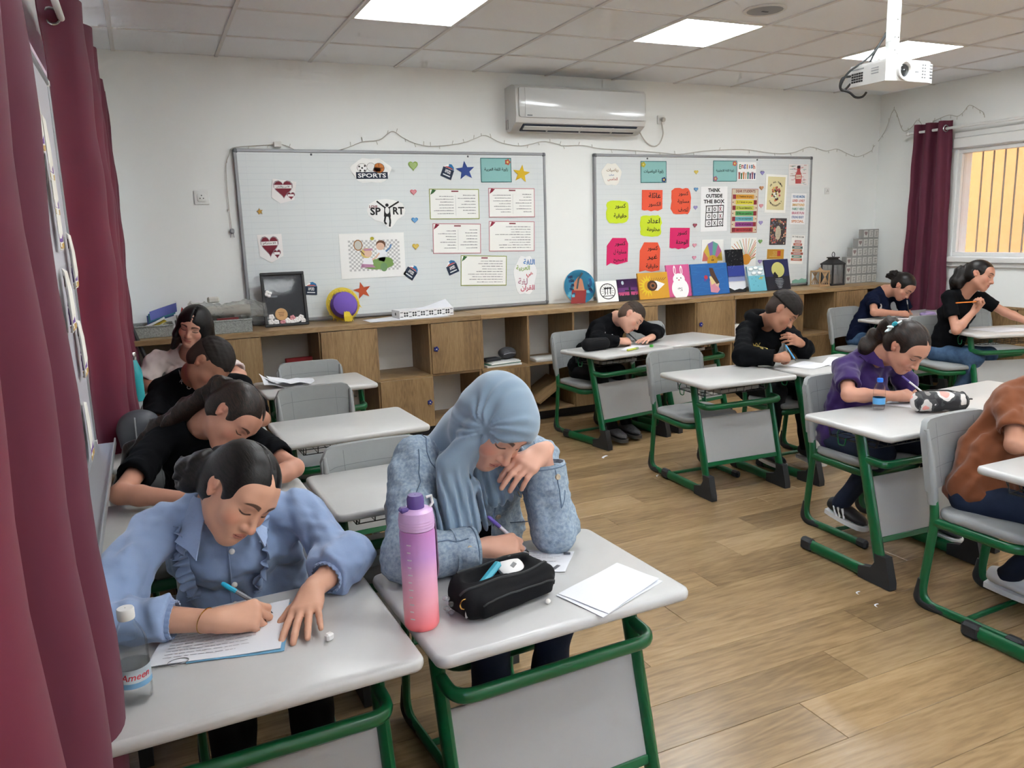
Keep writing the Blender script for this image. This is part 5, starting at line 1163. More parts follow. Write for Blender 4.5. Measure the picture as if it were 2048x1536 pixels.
for r_, (n, nm) in enumerate([(6, 'bottom'), (6, 'second'), (6, 'third'), (5, 'fourth'), (4, 'fifth'), (3, 'top')]):
    for k in range(n):
        t = thing('paper_box', 'small grey printed paper box, %s from the right in the %s row of the stack' % (('first', 'second', 'third', 'fourth', 'fifth', 'sixth')[k], nm), 'box', (6.775-bw/2-bw*k, 5.86, TZ+bh*r_), group='paper boxes stacked in the corner')
        link('carton', box_me, t); link('label', lab_me, t); link('print', ink_b if k == n-1 else ink_a, t)
# ================================================================ people: smooth distance-field bodies
F32 = np.float32
def V3(p): return np.array([p[0], p[1], p[2]], dtype=np.float64)
class Field:
    def __init__(s, lo, hi, h):
        s.h = h; s.o = np.array(lo, float)-2*h; s.n = np.maximum(((np.array(hi)-np.array(lo))/h).astype(int)+6, 8)
        s.D = np.full(tuple(s.n), 1.0, F32); s.ax = [(s.o[i]+h*np.arange(s.n[i])).astype(F32) for i in range(3)]
    def blk(s, lo, hi):
        a = np.clip(np.floor((np.array(lo)-s.o)/s.h).astype(int), 0, s.n); b = np.clip(np.ceil((np.array(hi)-s.o)/s.h).astype(int)+1, 0, s.n)
        sl = tuple(slice(a[i], b[i]) for i in range(3))
        return sl, s.ax[0][sl[0]][:, None, None], s.ax[1][sl[1]][None, :, None], s.ax[2][sl[2]][None, None, :]
    def put(s, prim, k=.012, op='u'):
        lo, hi, fn = prim; m = k+3*s.h
        sl, x, y, z = s.blk(np.array(lo)-m, np.array(hi)+m)
        d = s.D[sl]
        if d.size == 0: return s
        e = fn(x, y, z).astype(F32)
        if op == 'u': s.D[sl] = smin(d, e, k)
        elif op == 's': s.D[sl] = -smin(-d, e, k)
        return s
    def clip(s, fn, k=.004):
        x, y, z = s.ax[0][:, None, None], s.ax[1][None, :, None], s.ax[2][None, None, :]
        s.D = -smin(-s.D, -np.broadcast_to(fn(x, y, z).astype(F32), s.D.shape), k); return s
    def warp(s, fn):
        x, y, z = s.ax[0][:, None, None], s.ax[1][None, :, None], s.ax[2][None, None, :]
        s.D = s.D+fn(x, y, z).astype(F32); return s
    def mesh(s):
        D = s.D; I = D < 0; c = np.zeros(tuple(s.n-1), np.uint8)
        for dx in (0, 1):
            for dy in (0, 1):
                for dz in (0, 1): c += I[dx:s.n[0]-1+dx, dy:s.n[1]-1+dy, dz:s.n[2]-1+dz]
        act = (c > 0) & (c < 8); idx = np.argwhere(act); N = len(idx)
        pos = np.zeros((N, 3)); cnt = np.zeros(N)
        C = [(a, b, e) for a in (0, 1) for b in (0, 1) for e in (0, 1)]
        for p in C:
            for ax in range(3):
                if p[ax]: continue
                q = list(p); q[ax] = 1
                va = D[idx[:, 0]+p[0], idx[:, 1]+p[1], idx[:, 2]+p[2]]; vb = D[idx[:, 0]+q[0], idx[:, 1]+q[1], idx[:, 2]+q[2]]
                cr = (va < 0) != (vb < 0); t = np.where(cr, va/np.where(cr, va-vb, 1), 0)
                P = np.tile(np.array(p, float), (N, 1)); P[:, ax] += t
                pos[cr] += P[cr]; cnt[cr] += 1
        pos = s.o+s.h*(idx+pos/np.maximum(cnt, 1)[:, None])
        idm = np.full(act.shape, -1, np.int32); idm[act] = np.arange(N); quads = []
        for ax in range(3):
            b, e = (ax+1) % 3, (ax+2) % 3
            A = np.moveaxis(I, (ax, b, e), (0, 1, 2)); Mp = np.moveaxis(idm, (ax, b, e), (0, 1, 2))
            A0 = A[:-1, 1:-1, 1:-1]; A1 = A[1:, 1:-1, 1:-1]; ch = np.argwhere(A0 != A1)
            if not len(ch): continue
            i, j, k = ch.T; j = j+1; k = k+1
            q = np.stack([Mp[i, j-1, k-1], Mp[i, j, k-1], Mp[i, j, k], Mp[i, j-1, k]], 1)
            fl = ~A0[ch[:, 0], ch[:, 1], ch[:, 2]]; q[fl] = q[fl][:, ::-1]; quads.append(q)
        return pos, np.concatenate(quads)
def smin(a, b, k):
    if k <= 0: return np.minimum(a, b)
    h = np.maximum(k-np.abs(a-b), 0)/k
    return np.minimum(a, b)-h*h*(k*.25)
def cone(a, b, r1, r2):
    a, b = V3(a), V3(b); R = max(r1, r2); ba = b-a; L2 = max(ba@ba, 1e-9)
    def fn(x, y, z):
        px_, py_, pz_ = x-F32(a[0]), y-F32(a[1]), z-F32(a[2])
        t = np.clip((px_*F32(ba[0])+py_*F32(ba[1])+pz_*F32(ba[2]))/F32(L2), 0, 1)
        return np.sqrt((px_-t*F32(ba[0]))**2+(py_-t*F32(ba[1]))**2+(pz_-t*F32(ba[2]))**2)-(F32(r1)+F32(r2-r1)*t)
    return np.minimum(a, b)-R, np.maximum(a, b)+R, fn
def ell(c, r, R=None):
    c = V3(c); R = np.eye(3) if R is None else R; m = max(r)
    def fn(x, y, z):
        q = (x-F32(c[0]), y-F32(c[1]), z-F32(c[2])); k0 = 0; k1 = 0
        for i in range(3):
            u = q[0]*F32(R[0, i])+q[1]*F32(R[1, i])+q[2]*F32(R[2, i]); k0 = k0+(u/F32(r[i]))**2; k1 = k1+(u/F32(r[i]**2))**2
        k0 = np.sqrt(k0); return k0*(k0-1)/np.maximum(np.sqrt(k1), 1e-6)
    return c-m, c+m, fn
def ecap(a, b, lat, w1, d1, w2, d2):
    """elliptic tapered capsule: half width w along lat, half depth d across"""
    a, b = V3(a), V3(b); ba = b-a; L = np.linalg.norm(ba); T = ba/L; la = V3(lat); la = la-T*(la@T); la /= np.linalg.norm(la); de = np.cross(T, la); m = max(w1, w2, d1, d2)
    def fn(x, y, z):
        q = (x-F32(a[0]), y-F32(a[1]), z-F32(a[2])); dt = lambda v: q[0]*F32(v[0])+q[1]*F32(v[1])+q[2]*F32(v[2])
        t = dt(T); u = np.clip(t/F32(L), 0, 1); ex = t-u*F32(L); w = F32(w1)+F32(w2-w1)*u; d = F32(d1)+F32(d2-d1)*u; mn = np.minimum(w, d)
        return (np.sqrt((dt(la)/w)**2+(dt(de)/d)**2+(ex/mn)**2)-1)*mn
    return np.minimum(a, b)-m, np.maximum(a, b)+m, fn
def rbox(c, e, r):
    c = V3(c); e = np.array(e, float)
    def fn(x, y, z):
        q = [np.abs(v-F32(c[i]))-F32(e[i]-r) for i, v in enumerate((x, y, z))]
        return np.sqrt(np.maximum(q[0], 0)**2+np.maximum(q[1], 0)**2+np.maximum(q[2], 0)**2)+np.minimum(np.maximum(np.maximum(q[0], q[1]), q[2]), 0)-F32(r)
    return c-e, c+e, fn
def wrinkle(amp, f, seed):
    r = np.random.RandomState(seed); K = r.normal(size=(6, 3)); K /= np.linalg.norm(K, axis=1)[:, None]; K *= f*r.uniform(.6, 1.6, (6, 1)); ph = r.uniform(0, 6.28, 6)
    def fn(x, y, z):
        wx = .35*np.sin(x*F32(f*.5)+z*F32(f*.3)); o = 0
        for i in range(6): o = o+np.sin(x*F32(K[i, 0])+y*F32(K[i, 1])+z*F32(K[i, 2])+F32(ph[i])+wx*2)
        o = o/3; return F32(amp)*np.sign(o)*np.abs(o)**1.2
    return fn

def to_object(name, pos, quads, mats, parent, origin, attr=None):
    me = bpy.data.meshes.new(name); n = len(pos); q = len(quads)
    me.vertices.add(n); me.vertices.foreach_set('co', (pos-np.array(origin)).astype(np.float32).ravel())
    me.loops.add(4*q); me.polygons.add(q)
    me.loops.foreach_set('vertex_index', quads.astype(np.int32).ravel()); me.polygons.foreach_set('loop_start', np.arange(0, 4*q, 4, dtype=np.int32))
    me.polygons.foreach_set('loop_total', np.full(q, 4, np.int32)); me.polygons.foreach_set('use_smooth', np.ones(q, bool))
    for m in mats: me.materials.append(m)
    if attr is not None:
        a = me.attributes.new('hl', 'FLOAT_VECTOR', 'POINT'); a.data.foreach_set('vector', attr.astype(np.float32).ravel())
    me.update(calc_edges=True); me.validate()
    return link(name, me, parent)

# ---- materials of people
def hl_nodes(N):
    a = N.n('Attribute'); a.attribute_name = 'hl'; sp = N.n('SeparateXYZ'); N.l(a.outputs['Vector'], sp.inputs[0]); return a.outputs['Vector'], sp.outputs
def sstep(N, v, a, b):
    x = N.n('MapRange', interpolation_type='SMOOTHSTEP'); N.l(v, x.inputs[0]); x.inputs[1].default_value = a; x.inputs[2].default_value = b; return x.outputs[0]
def skin_mat(name, base, lip=(170, 88, 84), brow=(34, 24, 20), blush=.25):
    m = mat(name, base, .48, spec=.4); N = NT(m); vec, (X, Y, Z) = hl_nodes(N); A = N.math('ABSOLUTE', X)
    front = N.math('MULTIPLY', sstep(N, Y, .03, .05), sstep(N, Y, .125, .115)); c = lin(base)
    ns = N.n('TexNoise'); ns.inputs['Scale'].default_value = 40; N.l(vec, ns.inputs[0])
    col = N.mix(N.math('MULTIPLY', ns.outputs[0], .25), c, lin(tuple(int(v*.86) for v in base)))
    def sq(v): return N.math('MULTIPLY', v, v)
    def dist(cx, cy, cz, r):           # blush spots
        d = N.math('SQRT', N.math('ADD', sq(N.math('SUBTRACT', A, cx)), N.math('ADD', sq(N.math('SUBTRACT', Y, cy)), sq(N.math('SUBTRACT', Z, cz)))))
        return sstep(N, d, r, r*.25)
    red = lin((min(255, base[0]+4), int(base[1]*.74), int(base[2]*.72)))
    col = N.mix(N.math('MULTIPLY', dist(.042, .066, -.03, .030), blush*1.6), col, red)
    col = N.mix(N.math('MULTIPLY', dist(0, .105, -.036, .018), blush*1.2), col, red)
    col = N.mix(N.math('MULTIPLY', dist(.078, -.01, -.012, .034), blush), col, red)
    # shallow darker lids
    col = N.mix(N.math('MULTIPLY', dist(.032, .076, .002, .019), .45), col, lin(tuple(int(v*.68) for v in base)))
    # brows
    u = N.math('SUBTRACT', A, .031); zb = N.math('SUBTRACT', Z, N.math('SUBTRACT', .0245, N.math('MULTIPLY', sq(u), 13.0)))
    th = N.math('SUBTRACT', .0046, N.math('MULTIPLY', N.math('MAXIMUM', u, -.02), .10))
    b = N.math('MULTIPLY', sstep(N, N.math('SUBTRACT', th, N.math('ABSOLUTE', zb)), -.0006, .0016), N.math('MULTIPLY', sstep(N, A, .009, .014), sstep(N, A, .055, .047)))
    col = N.mix(N.math('MULTIPLY', N.math('MULTIPLY', b, front), .85), col, lin(brow))
    # lash line of the lowered lids
    u = N.math('SUBTRACT', A, .0315); zl = N.math('SUBTRACT', Z, N.math('ADD', -.0078, N.math('MULTIPLY', sq(u), 17.0)))
    l = N.math('MULTIPLY', sstep(N, N.math('ABSOLUTE', zl), .0030, .0012), N.math('MULTIPLY', sstep(N, A, .0145, .018), sstep(N, A, .052, .046)))
    col = N.mix(N.math('MULTIPLY', N.math('MULTIPLY', l, front), .9), col, lin((26, 18, 18)))
    # lips
    e = N.math('ADD', sq(N.math('MULTIPLY', X, 1/.0235)), sq(N.math('MULTIPLY', N.math('SUBTRACT', Z, -.0665), 1/.0105)))
    lp = N.math('MULTIPLY', sstep(N, e, 1.05, .6), N.math('MULTIPLY', sstep(N, Y, .06, .07), front)); col = N.mix(N.math('MULTIPLY', lp, .62), col, lin(lip))
    mz = N.math('ABSOLUTE', N.math('SUBTRACT', Z, N.math('ADD', -.0665, N.math('MULTIPLY', sq(X), 4.0)))); ml = N.math('MULTIPLY', sstep(N, mz, .0020, .0006), N.math('MULTIPLY', sstep(N, A, .025, .020), N.math('MULTIPLY', sstep(N, Y, .06, .07), front)))
    col = N.mix(N.math('MULTIPLY', ml, .7), col, lin((96, 40, 40)))
    N.l(col, N.b.inputs['Base Color']); return m
def hair_mat(name, c1, c2_, stretch=(1, .10, 1), rough=.38, freq=210):
    m = mat(name, c1, rough, spec=.3); N = NT(m); vec, _ = hl_nodes(N)
    mp = N.n('Mapping'); mp.inputs['Scale'].default_value = stretch; N.l(vec, mp.inputs[0])
    n = N.n('TexNoise'); n.inputs['Scale'].default_value = freq; n.inputs['Detail'].default_value = 4; n.inputs['Roughness'].default_value = .65; N.l(mp.outputs[0], n.inputs[0])
    N.l(N.ramp(n.outputs[0], [(.35, c1), (.68, c2_)]), N.b.inputs['Base Color'])
    bp = N.n('Bump'); bp.inputs["Strength"].default_value = .35; bp.inputs["Distance"].default_value = .002; N.l(n.outputs[0], bp.inputs['Height']); N.l(bp.outputs[0], N.b.inputs['Normal']); return m
H_BLACK = lambda: hair_mat('hair_black', (9, 7, 8), (30, 25, 24))
H_LONG = lambda: hair_mat('hair_black_straight', (8, 7, 8), (26, 23, 24), (1, 1, .08))
H_BROWN = lambda: hair_mat('hair_brown', (13, 9, 8), (48, 34, 28))
H_SHORT = lambda: hair_mat('hair_cropped', (14, 11, 10), (38, 30, 27), (1, 1, 1), .6, 420)
H_FADE = lambda: hair_mat('hair_buzzed', (62, 46, 38), (104, 82, 68), (1, 1, 1), .6, 420)

def head_rot(yaw, pit, rol):
    yaw, pit, rol = [math.radians(a) for a in (yaw, pit, rol)]
    Fv = np.array([math.sin(yaw)*math.cos(pit), -math.cos(yaw)*math.cos(pit), -math.sin(pit)]); X = np.array([-math.cos(yaw), -math.sin(yaw), 0]); U = np.cross(X, Fv)
    return np.array([X*math.cos(rol)+U*math.sin(rol), Fv, -X*math.sin(rol)+U*math.cos(rol)]).T
class Head:
    def __init__(s, pos, yaw, pit, rol, hs=1.0): s.p = V3(pos); s.R = head_rot(yaw, pit, rol); s.s = hs
    def w(s, *q): return s.p+s.R @ (np.array(q, float)*s.s)
    def local(s, P): return ((P-s.p) @ s.R)/s.s
    def e(s, c, r): return ell(s.w(*c), [q*s.s for q in r], s.R)
    def c(s, a, b, r1, r2): return cone(s.w(*a), s.w(*b), r1*s.s, r2*s.s)
def put_head(F, H, female=True, k=1.0):
    P = F.put
    P(H.e((0, -.012, .023), (.0735, .092, .080)), .01); P(H.e((0, .022, -.028), (.0575, .066, .079)), .03)
    P(H.e((0, .041, .032), (.057, .041, .044)), .03)                                       # forehead
    P(H.c((.040, .004, -.058), (.013, .062, -.094), .016, .015), .03); P(H.c((-.040, .004, -.058), (-.013, .062, -.094), .016, .015), .03)
    P(H.e((0, .066, -.094), (.020, .018, .017)), .02)                                       # chin
    for s in (-1, 1):
        P(H.e((s*.037, .058, -.032), (.025, .024, .026)), .022)                             # cheeks
        P(H.c((s*.012, .081, .020), (s*.044, .070, .022), .0085, .0075), .016)              # brow
        P(H.e((s*.031, .0925, .001), (.0165, .0125, .0105)), .010, 's')                     # socket
        P(H.e((s*.0315, .0685, .0005), (.0150, .0135, .0125)), .006)                        # lid over the eye
        P(H.c((s*.017, .0795, -.0085), (s*.046, .0725, -.0075), .0030, .0026), .004)        # lower lid
    P(H.c((0, .081, .012), (0, .103, -.030), .0068, .0092), .012); P(H.e((0, .1055, -.0365), (.0115, .0100, .0095)), .008)
    for s in (-1, 1):
        P(H.e((s*.0125, .0945, -.039), (.0078, .0090, .0070)), .006); P(H.e((s*.006, .098, -.0465), (.0032, .004, .003)), .003, 's')
    P(H.e((0, .078, -.065), (.030, .014, .022)), .018)                                      # mouth mound
    P(H.e((0, .0885, -.0615), (.0195, .0065, .0045)), .005); P(H.e((0, .0875, -.0718), (.0165, .0070, .0055)), .005)
    P(H.c((-.019, .089, -.0662), (.019, .089, -.0662), .0016, .0016), .003, 's'); P(H.e((0, .090, -.082), (.016, .006, .005)), .008, 's')
    for s in (-1, 1):                                                                       # ears
        P(H.e((s*.0765, -.012, .0), (.0075, .018, .024)), .006); P(H.e((s*.0735, -.006, -.024), (.0065, .010, .013)), .006)
        P(H.e((s*.0835, -.008, .002), (.0045, .010, .015)), .004, 's'); P(H.e((s*.0800, -.003, -.010), (.006, .006, .007)), .004, 's')
def put_hand(F, w, d, n, pose, side, s=.95):
    """w wrist, d finger direction, n back-of-hand normal, side +1 right / -1 left"""
    w, d, n = V3(w), V3(d), V3(n); d = d/np.linalg.norm(d); n = n-d*(n@d); n /= np.linalg.norm(n); t = np.cross(n, d)*side
    pt = lambda x, y, z: w+(d*x+t*y+n*z)*s
    curl, spread, th, thc = {'flat': ([(8, 6, 4)]*4, (9, 2, -5, -13), (.70, .66, -.25), (12, 12)),
          'write': ([(38, 52, 28), (50, 62, 30), (60, 72, 36), (64, 76, 38)], (3, 0, -2, -4), (.80, .28, -.52), (-20, 30)),
          'rest': ([(30, 35, 20), (34, 40, 22), (40, 44, 24), (44, 46, 26)], (4, 1, -3, -7), (.82, .46, -.32), (8, 18)),
          'cheek': ([(16, 34, 18), (16, 28, 14), (20, 30, 14), (26, 34, 16)], (2, 0, -2, -5), (.74, .55, -.40), (5, 10)),
          'fist': ([(62, 80, 40), (66, 84, 44), (70, 84, 44), (72, 84, 44)], (2, 0, -2, -4), (.70, .20, -.66), (-15, 40)),
          'grip': ([(52, 64, 34), (56, 72, 38), (62, 78, 40), (66, 80, 40)], (3, 0, -2, -5), (.74, .20, -.62), (-15, 35))}[pose]
    kn = [(.082, .0285, .0), (.086, .0095, .002), (.082, -.0095, .001), (.074, -.0265, -.001)]
    ln = [(.040, .024, .020), (.044, .028, .021), (.041, .026, .020), (.032, .020, .018)]
    F.put(cone(pt(-.02, 0, 0), pt(.012, 0, 0), .0215*s, .0215*s), .012)
    for i, q in enumerate(kn): F.put(cone(pt(.008, (.012, .004, -.005, -.012)[i], 0), pt(*q), .0150*s, .0118*s), .014)
    F.put(ell(pt(.045, 0, -.006), [.040*s, .032*s, .0135*s], np.stack([d, t, n], 1)), .012)
    for i, q in enumerate(kn):
        a = 0; p = pt(*q); sp = math.radians(spread[i]); base = d*math.cos(sp)+t*math.sin(sp); r = (.0092, .0095, .0090, .0080)[i]*s
        for j in range(3):
            a += math.radians(curl[i][j]); dr = base*math.cos(a)-n*math.sin(a); e = p+dr*ln[i][j]*s
            F.put(cone(p, e, r, r*.93), .003 if j else .006); p = e; r *= .93
    p = pt(.018, .020, -.006); dr = d*th[0]+t*th[1]+n*th[2]; dr /= np.linalg.norm(dr); r = .0125*s
    F.put(cone(pt(.006, .010, -.002), p, .015*s, .014*s), .012)
    for j, L in enumerate((.040, .031, .024)):
        if j:
            a = math.radians(thc[j-1]); ax = np.cross(d, t)*0+n; dr = dr*math.cos(a)-t*math.sin(a)*(1 if a > 0 else 1)
            dr /= np.linalg.norm(dr)
        e = p+dr*L*s; F.put(cone(p, e, r, r*.9), .008 if j == 0 else .003); p = e; r *= .88
    return pt
def mid(a, b, t=.5): return V3(a)*(1-t)+V3(b)*t
def bounds(pts, m): P = np.array([V3(p) for p in pts]); return P.min(0)-m, P.max(0)+m
def hair_cap(F, H, thick=.012, low=-.075, face=None, front=.0):
    """hair following the skull, cut free around the face"""
    F.put(H.e((0, -.016, .024), (.0745+thick, .094+thick, .081+thick)), .004)
    F.put(H.e((0, -.045, -.030), (.064+thick*.6, .056+thick*.6, .055)), .03)
    fc = face or (0, .105, -.040, .068, .078, .108)
    F.put(H.e(fc[:3], fc[3:]), .010, 's')
    for s in (-1, 1): F.put(H.e((s*.082, .004, -.022), (.020, .026, .034)), .008, 's')       # ears stay free
    return F
def make_person(label, P):
    """P: dict with measured joints, see the table below"""
    org = (P['pel'][0], P['pel'][1], 0); t = thing('person', label, 'person', org); seed = P.get('seed', 1)
    H = Head(*P['head']) if 'head' in P else None
    sr, sl = V3(P['sr']), V3(P['sl']); lat = (sl-sr)/np.linalg.norm(sl-sr); pel = V3(P['pel']); hs = P.get('bs', .95)
    nb = V3(P.get('nb', mid(sr, sl)+np.array([0, .015, .042]))); arms = {}
    for k in 'rl':
        arms[k] = (V3(P['s'+k]), V3(P['e'+k]), V3(P['w'+k])) if 'e'+k in P else None
    fwd_ = np.cross(lat, [0, 0, 1.]); fwd_ = -fwd_ if fwd_[1] > 0 else fwd_
    # ---- body (skin)
    pts = [sr, sl, nb, mid(nb, pel, .4)]+[q for a in arms.values() if a is not None for q in a]
    lo, hi = bounds(pts, .06)
    if H is not None: l2, h2 = bounds([H.p], .165*H.s); lo, hi = np.minimum(lo, l2), np.maximum(hi, h2)
    for k in 'rl':
        hd = P.get('h'+k)
        if hd: l2, h2 = bounds([V3(P['w'+k])+V3(hd[0])/np.linalg.norm(V3(hd[0]))*.09], .11); lo, hi = np.minimum(lo, l2), np.maximum(hi, h2)
    Fd = Field(lo, hi, P.get('vox', .005))
    Fd.put(cone(nb, mid(nb, pel, .4), .05, .05), .02); [Fd.put(cone(nb-np.array([0, 0, .018]), q, .030, .024), .02) for q in (sr, sl)]
    if H is not None:
        Fd.put(cone(H.w(0, -.020, -.045), nb+np.array([0, 0, -.005]), .047*H.s, .050*hs), .03); Fd.put(cone(H.w(0, .012, -.075), nb+fwd_*.035+np.array([0, 0, -.02]), .034*H.s, .036*hs), .03)
        put_head(Fd, H)
    for k, sd in (('r', 1), ('l', -1)):
        if arms[k] is None: continue
        a, b, c = arms[k]; Fd.put(cone(a, b, .035*hs, .033*hs), .012); Fd.put(cone(b, mid(b, c, .3), .034*hs, .034*hs), .015); Fd.put(cone(mid(b, c, .3), c, .034*hs, .0225*hs), .015)
        if P.get('h'+k): put_hand(Fd, c, *P['h'+k], sd, P.get('hand', .95))
    v, q = Fd.mesh(); body = to_object('body', v, q, [P['skin']], t, org, H.local(v) if H is not None else v*0+9)
    # ---- top
    tp = P['top']; col = tp['mat']; h = tp.get('vox', P.get('vox', .005)*1.35); lo, hi = bounds([sr, sl, nb, pel]+[q for a in arms.values() if a is not None for q in a], .13)
    Fs = Field(lo, hi, h); ez = tp.get('ease', 1.0); w = P.get('girth', 1.0)*hs; ch = mid(nb, pel, .38)-fwd_*.0; wa = mid(nb, pel, .72); bow = P.get('bow', .0)
    ch = ch-fwd_*bow; wa = wa-fwd_*bow*.8
    Fs.put(ecap(mid(nb, ch, .42), ch, lat, .118*w, .070*w, .142*w, .094*w), .03); Fs.put(ecap(ch, wa, lat, .142*w, .094*w, .130*w*ez, .092*w*ez), .04)
    Fs.put(ecap(wa, pel+np.array([0, 0, -.02]), lat, .130*w*ez, .092*w*ez, .150*w*ez, .112*w*ez), .05)
    Fs.put(cone(nb-lat*.03-np.array([0, 0, .012]), sr, .052*w, .047*w), .03); Fs.put(cone(nb+lat*.03-np.array([0, 0, .012]), sl, .052*w, .047*w), .03)
    if tp.get('bust'): Fs.put(ecap(ch+fwd_*.052-lat*.055, ch+fwd_*.052+lat*.055, (0, 0, 1), .05, .045, .05, .045), .05)
    ends = []
    for k in 'rl':
        if arms[k] is None: continue
        a, b, c = arms[k]; sv = tp.get('sleeve', .6); r0 = tp.get('r0', .050)*hs; r1 = tp.get('r1', .050)*hs; r2 = tp.get('r2', .036)*hs
        if sv <= 1: Fs.put(cone(a, mid(a, b, sv), r0, r1), .03); ends.append((mid(a, b, sv), b-a))
        else:
            Fs.put(cone(a, b, r0, r1), .03); e = mid(b, c, sv-1); e0 = mid(b, e, .86) if tp.get('gather') else e; Fs.put(cone(b, e0, r1, tp['gather']*hs if tp.get('gather') else r2), .025); ends.append((e, c-b))
            if tp.get('gather'): Fs.put(cone(e0, e, r2, r2*.94), .03)
    Fs.warp(wrinkle(tp.get('wr', .0035), tp.get('wf', 42), seed)); Fs.warp(wrinkle(tp.get('wr', .0035)*.75, tp.get('wf', 42)*2.2, seed+9)); Fs.warp(wrinkle(tp.get('wr', .0035)*.30, tp.get('wf', 42)*5, seed+19))
    for e, d in ends:                                           # clean sleeve openings
        d = d/np.linalg.norm(d); lo_, hi_ = e-.09, e+.09; L = .09
        def cutter(x, y, z, e=e, d=d): return np.maximum(np.maximum(-((x-F32(e[0]))*F32(d[0])+(y-F32(e[1]))*F32(d[1])+(z-F32(e[2]))*F32(d[2])), -1), np.sqrt((x-F32(e[0]))**2+(y-F32(e[1]))**2+(z-F32(e[2]))**2)-F32(.085))
        Fs.put((lo_, hi_, cutter), .003, 's')
        rr_ = max((tp.get('r1', .05) if tp.get('sleeve', .6) <= 1 else tp.get('r2', .036))*hs-.016, .024)
        Fs.put(cone(e-d*.004, e+d*.05, rr_, rr_), .004, 's')
    if H is not None:
        nk = tp.get('neck', .058); up = H.w(0, -.005, -.06)
        Fs.put(cone(nb+fwd_*.022+np.array([0, 0, tp.get('nz', .0)]), up, nk*hs, nk*1.05*hs), .006, 's')
    for fn in tp.get('extra', []): fn(Fs, dict(H=H, nb=nb, sr=sr, sl=sl, lat=lat, fwd=fwd_, ch=ch, wa=wa, arms=arms))
    v, q = Fs.mesh(); top = to_object(tp.get('name', 'shirt'), v, q, [col], t, org)
    bvh = None
    # ---- legs, shoes
    if P.get('legs', True):
        kr, kl = P.get('kr', pel+np.array([-.09, -.38, -.01])), P.get('kl', pel+np.array([.09, -.38, -.01])); ar_, al_ = P.get('ar', V3(kr)+np.array([0, .06, -.385])), P.get('al', V3(kl)+np.array([0, .06, -.385]))
        kr, kl, ar_, al_ = map(V3, (kr, kl, ar_, al_)); lo, hi = bounds([pel, kr, kl, ar_, al_], .14); Fl = Field(lo, hi, P.get('lvox', .010)); lw = P.get('legw', 1.0)
        Fl.put(ecap(pel+np.array([0, 0, -.03]), pel+np.array([0, 0, .05]), lat, .126*w, .088*w, .112*w, .078*w), .02)
        for s, kn, an in ((-1, kr, ar_), (1, kl, al_)):
            hp = pel+lat*s*.072+np.array([0, 0, -.03]); Fl.put(cone(hp, kn, .074*hs, .056*hs*lw), .03); Fl.put(cone(kn, an, .055*hs*lw, .044*hs*lw), .02)
        Fl.warp(wrinkle(.004, 40, seed+3)); v, q = Fl.mesh(); to_object('trousers', v, q, [P['trousers']], t, org)
        for an, kn in ((ar_, kr), (al_, kl)):
            dr = P.get('toe', (0, -1, 0)); shoe(t, org, an, dr, P.get('shoe'), P.get('sole'))
    return t, H, dict(body=body, top=top, nb=nb, lat=lat, fwd=fwd_, ch=ch, sr=sr, sl=sl, arms=arms, org=org)
m_sole = mat('shoe_sole_white', (226, 226, 224), .5)
def shoe(t, org, an, dr, m, so=None):
    an = V3(an)-V3(org); a = math.atan2(dr[1], dr[0]); pitch = -math.asin(max(-.6, min(.6, dr[2]))) if len(dr) > 2 else 0
    M = Matrix.Translation((an[0], an[1], an[2]-.055)) @ Matrix.Rotation(a, 4, 'Z') @ Matrix.Rotation(pitch, 4, 'Y')
    def sect(u, v):
        x = -.075+.245*u; th = 2*math.pi*v; wd = .036+.009*math.sin(math.pi*min(1, u*1.05))-.014*max(0, u-.8)/.2; ht = (.070-.045*max(0, u-.28)/.72) if u > .28 else .070
        e = min(1, math.sqrt(max(0, 1-((u-.5)*2)**8)))
        return (x, wd*math.cos(th)*max(e, .05), max(.0, .012+ht*.5+ht*.5*math.sin(th)*e))
    MB().grid(lambda v, u: sect(u, v), 16, 14, wrap=True, M=M).build('shoe', [m or mat('shoe_black', (24, 24, 27), .6)], t, 70)
    out = [(-.078, 0)]+[(-.07+.24*k/10, .037+.010*math.sin(math.pi*k/10)-(.012 if k == 10 else 0)) for k in range(11)]+[(.178, 0)]; out = out+[(x, -y) for x, y in out[::-1][1:-1]]; out = [(.004+x*.95, y*.96) for x, y in out]
    MB().prism(out[::-1], -.008, .014, M=M).build('sole', [so or m_sole], t, 40)
    return M
# ================================================================ the eleven students
SK1 = skin_mat('skin_a', (210, 160, 134)); SK2 = skin_mat('skin_b', (208, 158, 136), blush=.3); SK3 = skin_mat('skin_c', (172, 122, 98)); SK4 = skin_mat('skin_d', (160, 112, 90)); SK5 = skin_mat('skin_e', (188, 136, 114))
m_blouse = mat('blouse_blue', (140, 160, 194), .75, sheen=.3, spec=.2, bump=(60, .25, .003)); m_denim = mat('denim_light', (122, 140, 158), .85, spec=.15, vary=(110, .9, (162, 175, 187)), bump=(60, .5, .004))
m_denim_seam = mat('denim_seam', (98, 116, 136), .8); m_hijab = mat('scarf_blue', (128, 148, 166), .7, sheen=.4, spec=.2, bump=(700, .08, .0005))
m_black = mat('cotton_black', (14, 15, 18), .85, spec=.08, bump=(500, .2, .0006)); m_white_tee = mat('tee_pale', (218, 206, 203), .85, spec=.2, bump=(500, .15, .0006))
m_navy = mat('cotton_navy', (16, 22, 42), .85, spec=.08, bump=(500, .2, .0006)); m_purple = mat('polo_purple', (50, 28, 84), .8, sheen=.2, spec=.2, bump=(600, .3, .0008)); m_brown = mat('tee_brown', (116, 66, 40), .85, sheen=.2, spec=.2, bump=(500, .2, .0006))
